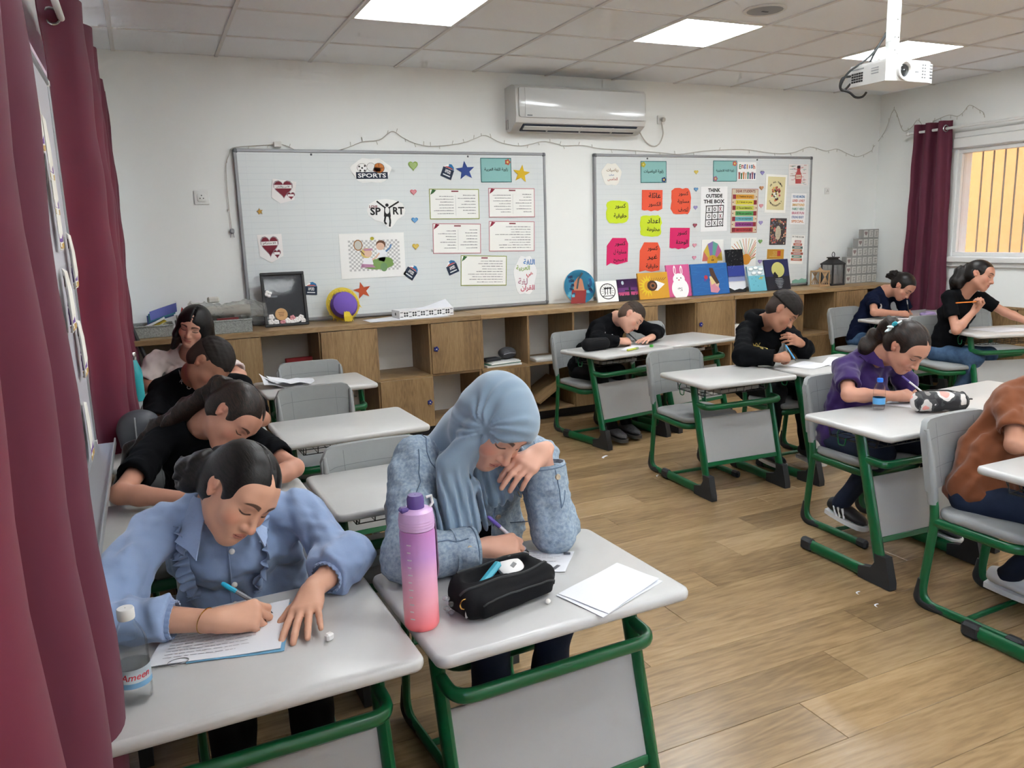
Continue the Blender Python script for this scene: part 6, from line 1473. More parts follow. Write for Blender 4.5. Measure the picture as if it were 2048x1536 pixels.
m_jean = mat('jeans_blue', (46, 68, 96), .85, spec=.2, vary=(12, .7, (84, 110, 140)), bump=(420, .4, .0012)); m_jeand = mat('jeans_dark', (28, 36, 54), .85, spec=.2, vary=(12, .5, (40, 50, 70)), bump=(420, .4, .0012)); m_pants = mat('trousers_black', (16, 17, 20), .85, spec=.2)
m_pearl = mat('pearl', (236, 230, 222), .15, coat=.5); m_goldj = mat('gold', (224, 176, 92), .25, metal=1); m_brass = mat('jacket_button', (190, 176, 156), .3, metal=.8)

def bvh_of(o): return BVHTree.FromPolygons([v.co.copy() for v in o.data.vertices], [tuple(p.vertices) for p in o.data.polygons])
def onto(bv, p, d, off=.002):
    """first hit of a ray p + s*d, lifted by off (local coordinates of the person)"""
    h = bv.ray_cast(Vector(p), Vector(d).normalized())
    return (h[0]+h[1]*off, h[1]) if h[0] is not None else (None, None)
def near(bv, p, off=.002):
    h = bv.find_nearest(Vector(p)); return h[0]+h[1]*off
def collar(t, bv, c, m, name='collar', rin=.056, rout=.098, zin=.028, zout=-.03, tip=.05, th=.003, gap=.25, up=None, fwd=None):
    """turned-down collar around the neck base c (local), open at the front"""
    f = Vector(fwd); f.z = 0; f.normalize(); s = Vector((-f.y, f.x, 0))
    def fn(u, v):
        a = -math.pi+gap+(2*math.pi-2*gap)*u; w = max(0, (abs(a)-math.pi*.55)/(math.pi*.45-gap)); r = rin+(rout-rin+tip*w*w)*v
        d = f*-math.cos(a)+s*math.sin(a)
        p = Vector(c)+d*r*(1+.12*(1-abs(math.sin(a))))+Vector((0, 0, zin+(zout-zin-tip*.5*w*w)*v**1.3))
        if v > .45:
            q = near(bv, p, .006); k = (v-.45)/.55; p = p*(1-k)+q*k if (q-p).length < .045 else p
        return p
    return MB().sheet(fn, 32, 6, th).build(name, [m], t, 70)
def ruffle(t, bv, path, m, width=.022, amp=.010, waves=9, name='ruffle'):
    P = smooth_path(path, 8); n = len(P)-1
    def fn(u, v):
        s = u*n; i = min(int(s), n-1); p = P[i].lerp(P[i+1], s-i); q = bv.find_nearest(p); nn = q[1]; tg = (P[min(i+1, n)]-P[max(i-1, 0)]).normalized(); sd = tg.cross(nn)
        return q[0]+nn*(.003+v*.006+amp*v*(1+math.sin(2*math.pi*waves*u)))+sd*(width*(v-.3)+amp*.6*v*math.cos(2*math.pi*waves*u))
    return MB().sheet(fn, waves*8, 3, .0015).build(name, [m], t, 80)
def button(t, p, n, r, m, name='button'):
    p, n = Vector(p), Vector(n); M = Matrix.Translation(p) @ n.to_track_quat('Z', 'Y').to_matrix().to_4x4()
    return MB().lathe([(r*.98, -.001), (r, .001), (r*.8, .003), (.0005, .0026)], 12, M=M).build(name, [m], t, 40)
def pen(tip, end, label, cols, r=.0048, cat='pen'):
    tip, end = Vector(tip), Vector(end); L = (end-tip).length; t = thing('pencil' if cat == 'pencil' else 'pen', label, cat, tip); M = (end-tip).to_track_quat('Z', 'Y').to_matrix().to_4x4()
    MB().lathe([(.0006, 0), (r*.55, .010), (r*.9, .016)], 8, M=M).build('tip', [mat('pen_tip', (60, 56, 60), .4)], t, 40)
    MB().lathe([(r*.92, .016), (r, .02), (r, L*.72), (r, L*.73)], 8, M=M).build('barrel', [cols[0]], t, 40)
    MB().lathe([(r*1.04, L*.72), (r*1.08, L*.74), (r*1.04, L*.97), (r*.6, L)], 8, M=M).build('cap', [cols[1]], t, 40)
    return t
def hair_object(t, H, fn, m, org, vox, rad=.16, extra=(), name='hair', warp=None):
    lo, hi = bounds([H.p]+[V3(e) for e in extra], rad*H.s); Fh = Field(lo, hi, vox); fn(Fh)
    if warp: Fh.warp(warp)
    v, q = Fh.mesh(); return to_object(name, v, q, [m], t, org, H.local(v))
def part_line(Fh, H, x=0, y0=.10, y1=-.04, w=.0028):
    for k in range(9):
        a, b = k/9, (k+1)/9
        def pt(s): an = math.radians(20+96*s); return (x, -.016+.102*math.cos(an), .024+.089*math.sin(an))
        Fh.put(H.c(pt(a), pt(b), w, w), .003, 's')

def bun_curl(H, y0=-.085, amp=.006, f=190):
    w = wrinkle(amp, f, 4)
    def fn(x, y, z):
        Y = (x-F32(H.p[0]))*F32(H.R[0, 1])+(y-F32(H.p[1]))*F32(H.R[1, 1])+(z-F32(H.p[2]))*F32(H.R[2, 1])
        return w(x, y, z)*np.clip((F32(y0)-Y)/.02, 0, 1)
    return fn
# ---------------------------------------------------------------- 1: girl in the light blue blouse
def person_1():
    P = dict(head=((.147, 1.879, .930), 21.0, 33.0, 31.0, .96), sr=(-.050, 2.02, .815), sl=(.300, 2.03, .790), er=(-.165, 1.790, .722), el=(.385, 1.865, .720), wr=(.058, 1.706, .700), wl=(.272, 1.752, .702), nb=(.105, 2.02, .865),
             hr=((1, -.02, -.06), (-.1, -.55, .9), 'write'), hl=((-.40, -1, -.12), (-.1, .1, 1), 'flat'), pel=(.16, 2.14, .49), skin=SK1, trousers=m_pants, vox=.0036, seed=3, bs=1.0, hand=.98,
             top=dict(mat=m_blouse, name='blouse', sleeve=1.60, r0=.058, r1=.056, r2=.036, gather=.051, wr=.0085, wf=30, neck=.054, vox=.0048, bust=True, ease=1.06))
    t, H, B = make_person('girl in a light blue ruffled blouse, writing with a turquoise pen', P); org = B['org']; o = Vector(org); bv = bvh_of(B['top']); f = Vector(B['fwd']); lat = Vector(B['lat'])
    nb = Vector(B['nb'])-o; collar(B['top'], bv, nb+f*.012, m_blouse, rin=.056, rout=.098, zin=.030, zout=-.035, tip=.075, fwd=f, gap=.42)
    ch = Vector(B['ch'])-o
    def chest(x, z):
        p, n = onto(bv, nb+lat*x+Vector((0, 0, z))+f*.4, -f, .001); return p if p is not None else nb+lat*x+Vector((0, 0, z))
    for s in (-1, 1): ruffle(B['top'], bv, [chest(s*(.105-.035*k/6), -.035-.034*k) for k in range(7)], m_blouse, .026, .011, 11)
    for z in (-.11, -.20, -.27):
        p, n = onto(bv, nb+Vector((0, 0, z))+f*.4+lat*.012, -f, .002)
        if p is not None: MB().ball(p+n*.003, .0075, 10, 8).build('pearl_button', [m_pearl], B['top'])
    MB().tube([chest(.004, -.06-.02*k)+f*.002 for k in range(12)], .0022, 5).build('placket', [m_blouse], B['top'])
    for k in 'rl':                                            # gathered cuffs
        a, b, c = [Vector(q) for q in B['arms'][k]]; e = b.lerp(c, .60)-o; d = (c-b).normalized(); x = d.orthogonal().normalized(); y = d.cross(x)
        MB().sheet(lambda u, v: e+d*(.014*v-.004)+(x*math.cos(2*math.pi*u)+y*math.sin(2*math.pi*u))*(.0385+.002*math.sin(40*math.pi*u)*v), 80, 2, .003).build('cuff', [m_blouse], B['top'], 80)
    def hair(Fh):
        hair_cap(Fh, H, .009, face=(0, .112, -.058, .071, .080, .110)); Fh.put(H.e((.01, -.105, -.030), (.052, .040, .045)), .02); Fh.put(H.e((.03, -.125, -.060), (.044, .040, .046)), .02); Fh.put(H.e((.045, -.10, -.075), (.026, .03, .03)), .02)
        part_line(Fh, H, .0, w=.0048)
    hair_object(t, H, hair, H_BLACK(), org, .0040, .19, warp=bun_curl(H))
    # wrist chain
    a, b, c = [Vector(q) for q in B['arms']['r']]; d = (c-b).normalized(); e = c-o-d*.022; x = d.orthogonal().normalized(); y = d.cross(x)
    MB().tube([e+(x*math.cos(q)+y*math.sin(q))*.0265+d*.010*math.cos(q*1+.6) for q in [2*math.pi*k/24 for k in range(24)]], .0014, 5, closed=True).build('bracelet', [m_goldj], t)
    return t
person_1()

# ---------------------------------------------------------------- 2: girl in the headscarf
def person_2():
    P = dict(head=((.790, 1.835, 1.020), 6.0, 43.0, 22.0, 1.0), sr=(.612, 2.00, .900), sl=(.965, 1.97, .865), er=(.515, 1.775, .722), el=(.925, 1.800, .716), wr=(.715, 1.768, .712), wl=(.915, 1.830, .922), nb=(.785, 2.00, .950),
             hr=((1, -.10, -.08), (-.1, -.55, .9), 'write'), hl=((-.88, -.40, -.26), (.20, -.45, .86), 'cheek'), pel=(.80, 2.12, .50), skin=SK2, trousers=m_jeand, vox=.0038, seed=5, bs=1.02, hand=.94,
             top=dict(mat=m_denim, name='denim_jacket', sleeve=1.80, r0=.064, r1=.061, r2=.051, wr=.0062, wf=32, neck=.060, vox=.0050, ease=1.08, bust=True))
    t, H, B = make_person('girl in a pale blue headscarf and denim jacket, cheek resting on her hand', P); org = B['org']; o = Vector(org); bv = bvh_of(B['top']); f = Vector(B['fwd']); lat = Vector(B['lat']); nb = Vector(B['nb'])-o
    nbw = V3(B['nb']); fw = V3(B['fwd']); la = V3(B['lat'])
    lo, hi = bounds([H.p, B['sr'], B['sl'], nbw+fw*.2+np.array([0, 0, -.26])], .17); Fh = Field(lo, hi, .0045)
    Fh.put(H.e((0, -.018, .024), (.086, .110, .095)), .004); Fh.put(H.e((0, .040, .040), (.068, .060, .058)), .03); Fh.put(H.e((0, -.035, -.035), (.080, .076, .082)), .05); Fh.put(H.e((0, .012, -.085), (.068, .060, .050)), .04)
    Fh.put(cone(H.w(0, -.02, -.06), nbw+np.array([0, 0, .0]), .072, .088), .05)
    Fh.put(cone(nbw-la*.02, V3(B['sr'])+la*.04+np.array([0, 0, .018]), .070, .040), .05); Fh.put(cone(nbw+la*.02, V3(B['sl'])-la*.07+np.array([0, 0, .012]), .064, .036), .05)
    Fh.put(ecap(nbw+fw*.05+np.array([0, 0, -.02]), nbw+fw*.105+la*.035+np.array([0, 0, -.15]), la, .085, .040, .050, .024), .04)         # bib under the chin
    # long tail falling on her right side of the chest
    tail = [H.w(.074, .000, .020), H.w(.072, .030, -.060), V3(on_y(905, 925, 1.845)), V3(on_y(915, 985, 1.835)), V3(on_y(930, 1062, 1.815))]
    for (a, b), (w1, d1, w2, d2) in zip(zip(tail[:-1], tail[1:]), ((.022, .020, .034, .026), (.034, .026, .044, .026), (.044, .026, .055, .022), (.055, .022, .068, .016))): Fh.put(ecap(a, b, la-fw*.2, w1, d1, w2, d2), .018)
    def folds(x, y, z):
        X, Y, Z = [((x-F32(H.p[0]))*F32(H.R[0, i])+(y-F32(H.p[1]))*F32(H.R[1, i])+(z-F32(H.p[2]))*F32(H.R[2, i])) for i in range(3)]
        below = np.clip((F32(.93)-z)/.08, 0, 1); dy, dz = Y-F32(.040), Z-F32(.012)
        r = np.sqrt(dy*dy+dz*dz)+F32(1e-5); an = np.arctan2(dz, dy)
        up_ = np.clip((X+F32(.03))/.05, 0, 1)*np.clip(r/F32(.03), 0, 1)*np.exp(-(r/F32(.13))**2)
        g = np.sin(an*F32(13)+np.sin(an*F32(4)+r*30)*F32(1.6))*F32(.0046)*up_
        s = (np.sin(x*F32(240)+z*F32(22)+np.sin(z*F32(22))*F32(1.2))*F32(.0055)+np.sin(x*F32(410)+z*F32(30))*F32(.0022))*below
        q = np.sin(Z*F32(150)+X*F32(40)+np.sin(X*40))*F32(.0020)*np.clip((Y-F32(.02))/.05, 0, 1)*np.clip((Z-F32(.075))/.03, 0, 1)
        return g+s+q
    Fh.warp(folds)
    Fh.put(H.e((0, .135, -.034), (.068, .100, .088)), .006, 's')
    v, q = Fh.mesh(); to_object('headscarf', v, q, [m_hijab], t, org)
    def under(Fu): Fu.put(H.e((0, -.016, .026), (.078, .098, .087)), .004); Fu.put(H.e((0, .125, -.040), (.067, .090, .090)), .006, 's')
    hair_object(t, H, under, mat('undercap_black', (20, 20, 24), .8), org, .004, .14, name='undercap')
    # jacket details
    def chest(x, z, off=.002):
        p, n = onto(bv, nb+lat*x+Vector((0, 0, z))+f*.4, -f, off)
        if p is None or (p-nb).dot(f) > .17 or n.dot(f) < .25: q = bv.find_nearest(nb+lat*x+Vector((0, 0, z))+f*.09); p, n = q[0]+q[1]*off, q[1]
        return p, n
    collar(B['top'], bv, nb+f*.01, m_denim, rin=.085, rout=.125, zin=.012, zout=-.03, tip=.05, th=.005, fwd=f, gap=.75)
    def seam(pts, name='seam', r=.0014): MB().tube(pts, r, 5).build(name, [m_denim_seam], B['top'])
    for s in (-1, 1):
        seam([chest(s*(.07+.075*k/8), -.105-.006*math.sin(k), .001)[0] for k in range(9)]); seam([chest(s*(.07+.075*k/8), -.115, .001)[0] for k in range(9)])
        seam([chest(s*(.115-.02*k/6), -.165-.02*k, .001)[0] for k in range(6)])
        seam([chest(s*.035, -.09-.024*k, .001)[0] for k in range(8)])
        c_, n_ = chest(s*.108, -.128); fl = []
        for x, z in ((-.038, .012), (.038, .012), (.038, -.018), (.0, -.036), (-.038, -.018)): fl.append(chest(s*.108+x, -.128+z, .005)[0])
        k = len(fl); MB().add([tuple(q) for q in fl]+[tuple(q-f*.004) for q in fl], [tuple(range(k)), tuple(range(2*k-1, k-1, -1))]+[(i, k+i, k+(i+1) % k, (i+1) % k) for i in range(k)]).build('pocket_flap', [m_denim], B['top'], 0)
        p, n = chest(s*.108, -.146, .006); button(B['top'], p, n, .0085, m_brass)
    for z in (-.15, -.23): p, n = chest(.05, z, .003); button(B['top'], p, n, .0085, m_brass)
    for k in 'rl':
        a, b, c = [Vector(q) for q in B['arms'][k]]; d = (c-b).normalized(); e = b.lerp(c, .80)-o; x = d.orthogonal().normalized(); y = d.cross(x)
        R_ = .054
        MB().sheet(lambda u, v: e+d*(.010-.062*v)+(x*math.cos(2*math.pi*u)+y*math.sin(2*math.pi*u))*(R_+.003*v), 30, 4, .004).build('cuff', [m_denim], B['top'], 80)
        for vv in (.002, -.050): MB().tube([e+d*vv+(x*math.cos(q)+y*math.sin(q))*(R_+.003) for q in [2*math.pi*i/28 for i in range(28)]], .0018, 5, closed=True).build('seam', [m_denim_seam], B['top'])
        g = (Vector((0, -.75, .35)) if k == 'r' else Vector((.1, -.9, .1))); g = (g-d*g.dot(d)).normalized(); button(B['top'], e-d*.022+g*(R_+.0045), g, .0085, m_brass)
        a_ = a-o; b_ = b-o; up_ = Vector((0, -.6, .6)); up_ = (up_-(b_-a_).normalized()*up_.dot((b_-a_).normalized())).normalized()
        pts = [near(bv, a_.lerp(b_, .05+.9*i/10)+up_*.09, .001) for i in range(11)]+[near(bv, b_.lerp(c-o, .05+.62*i/8)+up_*.08, .001) for i in range(9)]; seam(pts, r=.0018)
        sv = [near(bv, a_+(lat*(1 if k == 'r' else -1))*.035+Vector((0, -.10*math.cos(q), .10*math.sin(q))), .001) for q in [math.radians(-50+160*i/9) for i in range(10)]]; seam(sv)
    # dark tee between the jacket fronts
    pts = [chest(x, z, .0025)[0] for x, z in ((-.012, -.10), (.030, -.10), (.028, -.30), (-.02, -.30))]; MB().add([tuple(p) for p in pts]+[tuple(p-f*.003) for p in pts], [(0, 1, 2, 3), (7, 6, 5, 4), (0, 4, 5, 1), (1, 5, 6, 2), (2, 6, 7, 3), (3, 7, 4, 0)]).build('tee', [m_black], t, 0)
    w = Vector(B['arms']['r'][2]); MB().tube([Vector((.775, 1.752, .700))-o+Vector((.002, .010*math.cos(q), .011*math.sin(q))) for q in [2*math.pi*i/16 for i in range(16)]], .0016, 5, closed=True).build('ring', [m_goldj], t)
    return t
person_2()

# ---------------------------------------------------------------- shared hair styles
def pony(t, H, org, path, radii, m, vox, thick=.012, face=None, part=True, warp=None, extra=None):
    def hair(Fh):
        hair_cap(Fh, H, thick, face=face or (0, .112, -.050, .069, .080, .110))
        for (a, b), (r1, r2) in zip(zip(path[:-1], path[1:]), zip(radii[:-1], radii[1:])): Fh.put(cone(a, b, r1, r2), .03)
        if part: part_line(Fh, H, 0, w=.0046)
        if extra: extra(Fh)
    return hair_object(t, H, hair, m, org, vox, .16, extra=path, warp=warp)
def strands(H, amp=.004, f=170, y0=-.09):
    w = wrinkle(amp, f, 6)
    def fn(x, y, z):
        Y = (x-F32(H.p[0]))*F32(H.R[0, 1])+(y-F32(H.p[1]))*F32(H.R[1, 1])+(z-F32(H.p[2]))*F32(H.R[2, 1])
        return w(x, y, z*F32(.3))*np.clip((F32(y0)-Y)/.03, 0, 1)
    return fn
def short_hair(t, H, org, vox, mtop, mside=None, thick=.012, face=None):
    def top(Fh):
        Fh.put(H.e((0, -.010, .036), (.070+thick, .092+thick, .080+thick)), .004); Fh.put(H.e((0, .118, -.050), (.085, .080, .114)), .006, 's')
        Fh.clip(lambda x, y, z: -((x-F32(H.p[0]))*F32(H.R[0, 2])+(y-F32(H.p[1]))*F32(H.R[1, 2])+(z-F32(H.p[2]))*F32(H.R[2, 2])-F32(.030*H.s)), .01)
    hair_object(t, H, top, mtop, org, vox, .14, warp=wrinkle(.0013, 260, 3))
    def side(Fh):
        Fh.put(H.e((0, -.016, .024), (.0750, .0945, .085)), .004); Fh.put(H.e((0, -.045, -.030), (.066, .050, .050)), .03); Fh.put(H.e((0, .105, -.045), (.078, .088, .105)), .006, 's')
        for s in (-1, 1): Fh.put(H.e((s*.082, .004, -.022), (.018, .026, .034)), .006, 's')
    hair_object(t, H, side, mside or mtop, org, vox, .14, name='hair_sides')

# ---------------------------------------------------------------- 3: girl in black behind the blouse
def person_3():
    P = dict(head=((.231, 2.871, .901), 21.7, 50.1, 45.2, 1.0), sr=(-.020, 3.03, .800), sl=(.292, 3.01, .775), er=(-.150, 2.735, .716), el=(.400, 2.745, .716), wr=(.045, 2.625, .700), wl=(.285, 2.665, .700), nb=(.135, 3.02, .860),
             hr=((1, -.12, -.05), (0, -.2, 1), 'rest'), hl=((-1, -.15, -.05), (0, -.1, 1), 'rest'), pel=(.12, 3.12, .49), skin=SK5, trousers=m_pants, vox=.0045, seed=7,
             top=dict(mat=m_black, name='tee', sleeve=.72, r0=.056, r1=.060, wr=.0055, wf=34, neck=.062, ease=1.06))
    t, H, B = make_person('girl in a black tee with a long brown ponytail, resting on folded arms', P); org = B['org']
    path = [H.w(0, -.085, .020), H.w(.01, -.125, .0), V3(on_y(372, 820, 3.02)), V3(on_y(318, 860, 3.06)), V3(on_y(268, 905, 3.08)), V3(on_y(232, 975, 3.09))]
    pony(t, H, org, path, [.026, .029, .033, .034, .030, .014], H_BROWN(), .0050, .008, warp=strands(H, .007, 130))
    MB().tube([Vector(H.w(.028*math.cos(a), -.100, .012+.028*math.sin(a)))-Vector(org) for a in [2*math.pi*k/16 for k in range(16)]], .006, 7, closed=True).build('hair_tie', [mat('hair_tie', (96, 84, 90), .6)], t)
person_3()
# ---------------------------------------------------------------- 4: boy in black
def person_4():
    P = dict(head=((.210, 3.640, .985), 39.8, 56.3, 25.8, .97), sr=(.005, 3.86, .845), sl=(.335, 3.80, .840), er=(-.035, 3.620, .720), el=(.405, 3.600, .718), wr=(.110, 3.520, .700), wl=(.240, 3.470, .700), nb=(.150, 3.80, .925),
             hr=((1, -.12, -.05), (0, -.2, 1), 'rest'), hl=((-1, -.1, -.05), (0, -.1, 1), 'rest'), pel=(.13, 4.06, .50), skin=SK4, trousers=m_pants, vox=.0055, seed=9,
             top=dict(mat=m_black, name='tee', sleeve=.80, r0=.058, r1=.062, wr=.006, wf=30, neck=.060, ease=1.05))
    t, H, B = make_person('boy in a black tee with lettered collar, bent low beside the curtain', P); org = B['org']; o = Vector(org)
    short_hair(t, H, org, .005, H_SHORT(), hair_mat('hair_fade_dark', (34, 25, 21), (62, 47, 40), (1, 1, 1), .6, 420), .007)
    bv = bvh_of(B['top'])
    for k, ch in enumerate('HERO'):
        p = Vector(on_y(366+5.2*k, 735+13*k, 3.72))-o; q = bv.find_nearest(p)
        if q[0] is not None:
            M = basis(q[0]+q[1]*.003, *(lambda n, u: (u.cross(n).normalized(), n.cross(u.cross(n)).normalized(), n))(q[1], Vector((.75, 0, .66))))
            me = text_mesh(ch, .026, bold=.01, ext=.0005); me.name = 'lettering'; me.materials.clear(); me.materials.append(mat('print_grey_white', (190, 190, 192), .6)); me.transform(M); link('lettering', me, B['top'])
person_4()
# ---------------------------------------------------------------- 5: girl in the pale tee
def person_5():
    P = dict(head=((.222, 4.93, 1.031), -22.1, 14.0, 18.4, 1.0), sr=(.010, 5.12, .815), sl=(.335, 5.12, .810), er=(-.085, 5.02, .690), el=(.450, 4.90, .718), wr=(.060, 4.83, .700), wl=(.300, 4.80, .700), nb=(.195, 5.10, .865),
             hr=((1, -.3, -.05), (0, -.2, 1), 'rest'), hl=((-1, -.2, -.05), (0, -.1, 1), 'rest'), pel=(.20, 5.19, .47), skin=SK2, trousers=m_jeand, vox=.0055, seed=11,
             top=dict(mat=m_white_tee, name='tee', sleeve=.85, r0=.062, r1=.066, wr=.008, wf=28, neck=.072, nz=-.008, ease=1.1))
    t, H, B = make_person('girl in a pale tee with straight black hair, sitting by the cabinets', P); org = B['org']
    def hair(Fh):
        hair_cap(Fh, H, .014, face=(0, .108, -.052, .060, .084, .105))
        for s in (-1, 1):
            a = H.w(s*.062, .020, .030); b = H.w(s*.078, .012, -.06); c = H.w(s*.090, -.012, -.155)
            Fh.put(ecap(a, b, V3(H.R[:, 1]), .040, .022, .048, .022), .02); Fh.put(ecap(b, c, V3(H.R[:, 1]), .048, .022, .050, .020), .02)
        Fh.put(ecap(H.w(-.075, -.02, .0), H.w(-.115, -.04, -.13), V3(H.R[:, 1]), .045, .022, .05, .022), .03); Fh.put(ecap(H.w(0, -.07, .0), H.w(0, -.085, -.15), V3(H.R[:, 0]), .075, .040, .085, .035), .03); part_line(Fh, H, -.004, w=.0045)
    hair_object(t, H, hair, H_LONG(), org, .0055, .24)
person_5()
# ---------------------------------------------------------------- 6: boy in the black sweater
def person_6():
    P = dict(head=((3.200, 4.895, .872), 28.3, 42.0, 33.0, .95), sr=(3.040, 5.08, .800), sl=(3.345, 5.05, .785), er=(2.895, 4.875, .722), el=(3.480, 4.985, .722), wr=(3.075, 4.845, .705), wl=(3.365, 4.870, .705), nb=(3.180, 5.06, .850),
             hr=((1, .10, -.08), (0, -.5, .9), 'write'), hl=((-.9, -.40, -.05), (0, -.1, 1), 'flat'), pel=(2.97, 5.16, .48), skin=SK2, trousers=m_pants, vox=.0060, seed=13, kr=(2.93, 4.90, .47), kl=(3.10, 4.92, .47), ar=(2.945, 4.745, .085), al=(3.09, 4.79, .085), shoe=mat('shoe_dark', (40, 40, 42), .6, vary=(60, .6, (76, 76, 78))), sole=mat('sole_dark', (70, 68, 64), .7),
             top=dict(mat=m_black, name='sweater', sleeve=1.92, r0=.056, r1=.054, r2=.040, wr=.006, wf=34, neck=.058, ease=1.08))
    t, H, B = make_person('boy in a black sweater with cropped hair, writing at the far desk', P); short_hair(t, H, B['org'], .0055, hair_mat('hair_crop_brown', (34, 26, 21), (64, 50, 40), (1, 1, 1), .6, 420), H_FADE(), .006)
    o = Vector(B['org']); bv = bvh_of(B['top'])
    for (a, b, c) in ((1218, 668, (226, 226, 226)), (1223, 672, (206, 60, 70)), (1229, 670, (226, 226, 226))):
        p = Vector(on_y(a, b, 4.95))-o; q = bv.find_nearest(p); MB().ball(q[0], (.008, .006, .007), 6, 4).build('chest_print', [pm(c)], B['top'])
    return t
person_6()
# ---------------------------------------------------------------- 7: boy in the black hoodie
def hood(Fs, B):
    nb, f, la = V3(B['nb']), V3(B['fwd']), V3(B['lat'])
    for k in range(12):
        a = math.radians(25+310*k/12); b = math.radians(25+310*(k+1)/12)
        pt = lambda q: nb+f*(.075*math.cos(q)-.012)+la*.092*math.sin(q)+np.array([0, 0, .022-.020*math.cos(q)])
        Fs.put(cone(pt(a), pt(b), .030, .030), .02)
    Fs.put(ell(nb-f*.095+np.array([0, 0, -.01]), (.075, .05, .06)), .04)
def person_7():
    P = dict(head=((3.583, 3.774, .970), 27.7, 42.8, 20.0, 1.0), sr=(3.455, 3.965, .835), sl=(3.775, 3.935, .815), er=(3.250, 3.740, .722), el=(3.745, 3.745, .716), wr=(3.365, 3.565, .718), wl=(3.672, 3.705, .768), nb=(3.605, 3.955, .885),
             hr=((.80, .06, .05), (-.3, -.7, .7), 'grip'), hl=((-.80, -.22, .34), (-.25, -.80, .45), 'rest'), pel=(3.62, 4.06, .49), skin=SK3, trousers=m_pants, vox=.0055, seed=15, kr=(3.50, 3.70, .48), kl=(3.68, 3.70, .48), ar=(3.42, 3.68, .105), al=(3.66, 3.60, .105), shoe=mat('shoe_navy', (28, 32, 46), .6), toe=(-.15, -1, 0),
             top=dict(mat=m_black, name='hoodie', sleeve=1.90, r0=.060, r1=.060, r2=.046, wr=.007, wf=30, neck=.066, ease=1.12, extra=[hood]))
    t, H, B = make_person('boy in a black hoodie, hand on his chin, writing at the middle desks', P); org = B['org']; o = Vector(org); short_hair(t, H, org, .0052, H_SHORT(), hair_mat('hair_fade_dark', (34, 25, 21), (62, 47, 40), (1, 1, 1), .6, 420), .018)
    bv = bvh_of(B['top']); P_ = []
    for k in range(33):
        u = k/32; p = Vector(on_y(1529+32*u, 697-2*u+2.6*math.sin(u*30), 3.60))-o; q = bv.ray_cast(p, (Vector((0, 1, 0)) + Vector(on_y(1545, 697, 3.9)-on_y(1545, 697, 3.6)).normalized()).normalized())
        if q[0] is not None: P_.append(q[0]+q[1]*.002)
    if len(P_) > 3: MB().tube(P_, .0028, 4).build('gold_script', [mat('gold_print', (170, 150, 80), .5)], B['top'])
person_7()
# ---------------------------------------------------------------- 8: girl in the purple polo
def person_8():
    P = dict(head=((3.162, 2.529, .930), 1.0, 42.4, 6.9, 1.0), sr=(3.020, 2.750, .815), sl=(3.335, 2.725, .800), er=(2.885, 2.600, .718), el=(3.430, 2.700, .630), wr=(3.105, 2.515, .702), wl=(3.330, 2.560, .540), nb=(3.175, 2.740, .865),
             hr=((1, -.04, -.04), (-.1, -.55, .9), 'write'), hl=((-.9, -.4, -.05), (0, -.1, 1), 'rest'), pel=(3.09, 2.80, .48), skin=SK5, trousers=m_jeand, vox=.0050, seed=17, kr=(2.985, 2.48, .455), kl=(3.26, 2.44, .455), ar=(2.995, 2.72, .130), al=(3.29, 2.45, .105), toe=(.0, -1, -.12), shoe=mat('shoe_sport_black', (22, 22, 26), .55),
             top=dict(mat=m_purple, name='polo_shirt', sleeve=.72, r0=.058, r1=.060, wr=.006, wf=32, neck=.060, ease=1.06))
    t, H, B = make_person('girl in a purple polo shirt with a turquoise hair bow, writing', P); org = B['org']; o = Vector(org); bv = bvh_of(B['top'])
    collar(B['top'], bv, Vector(B['nb'])-o+Vector(B['fwd'])*.012, m_purple, rin=.060, rout=.090, zin=.034, zout=-.022, tip=.045, fwd=B['fwd'], gap=.4)
    path = [H.w(.0, -.085, .015), H.w(.015, -.130, .005), V3(on_y(1752, 675, 2.70)), V3(on_y(1733, 695, 2.72)), V3(on_y(1724, 725, 2.74))]
    pony(t, H, org, path, [.024, .030, .038, .036, .018], H_BROWN(), .0050, .008, warp=strands(H, .006, 130))
    c = Vector(H.w(.030, -.092, .030))-o; m_bow = mat('bow_turquoise', (60, 178, 196), .6); m_bow2 = mat('bow_white', (214, 232, 234), .6)
    for k in range(7): a = 2*math.pi*k/7; d = Vector(H.R[:, 0])*math.cos(a)+Vector(H.R[:, 2])*math.sin(a); MB().ball((0, 0, 0), (.024, .013, .007), 8, 5, M=Matrix.Translation(c+d*.022+Vector(H.R[:, 0])*.016) @ d.to_track_quat('X', 'Z').to_matrix().to_4x4()).build('hair_bow', [m_bow if k % 2 else m_bow2], t)
    # three white stripes on the visible shoe
    for k in range(3):
        a = Vector((2.995, 2.72, .105))-o+Vector((-.040, -.012-.026*k, .0)); MB().tube([a+Vector((0, .012, .028)), a+Vector((-.003, -.006, -.018))], .0055, 6).build('shoe_stripe', [m_sole], t)
    p = Vector(on_y(1787, 742, 2.6))-o
    return t
person_8()
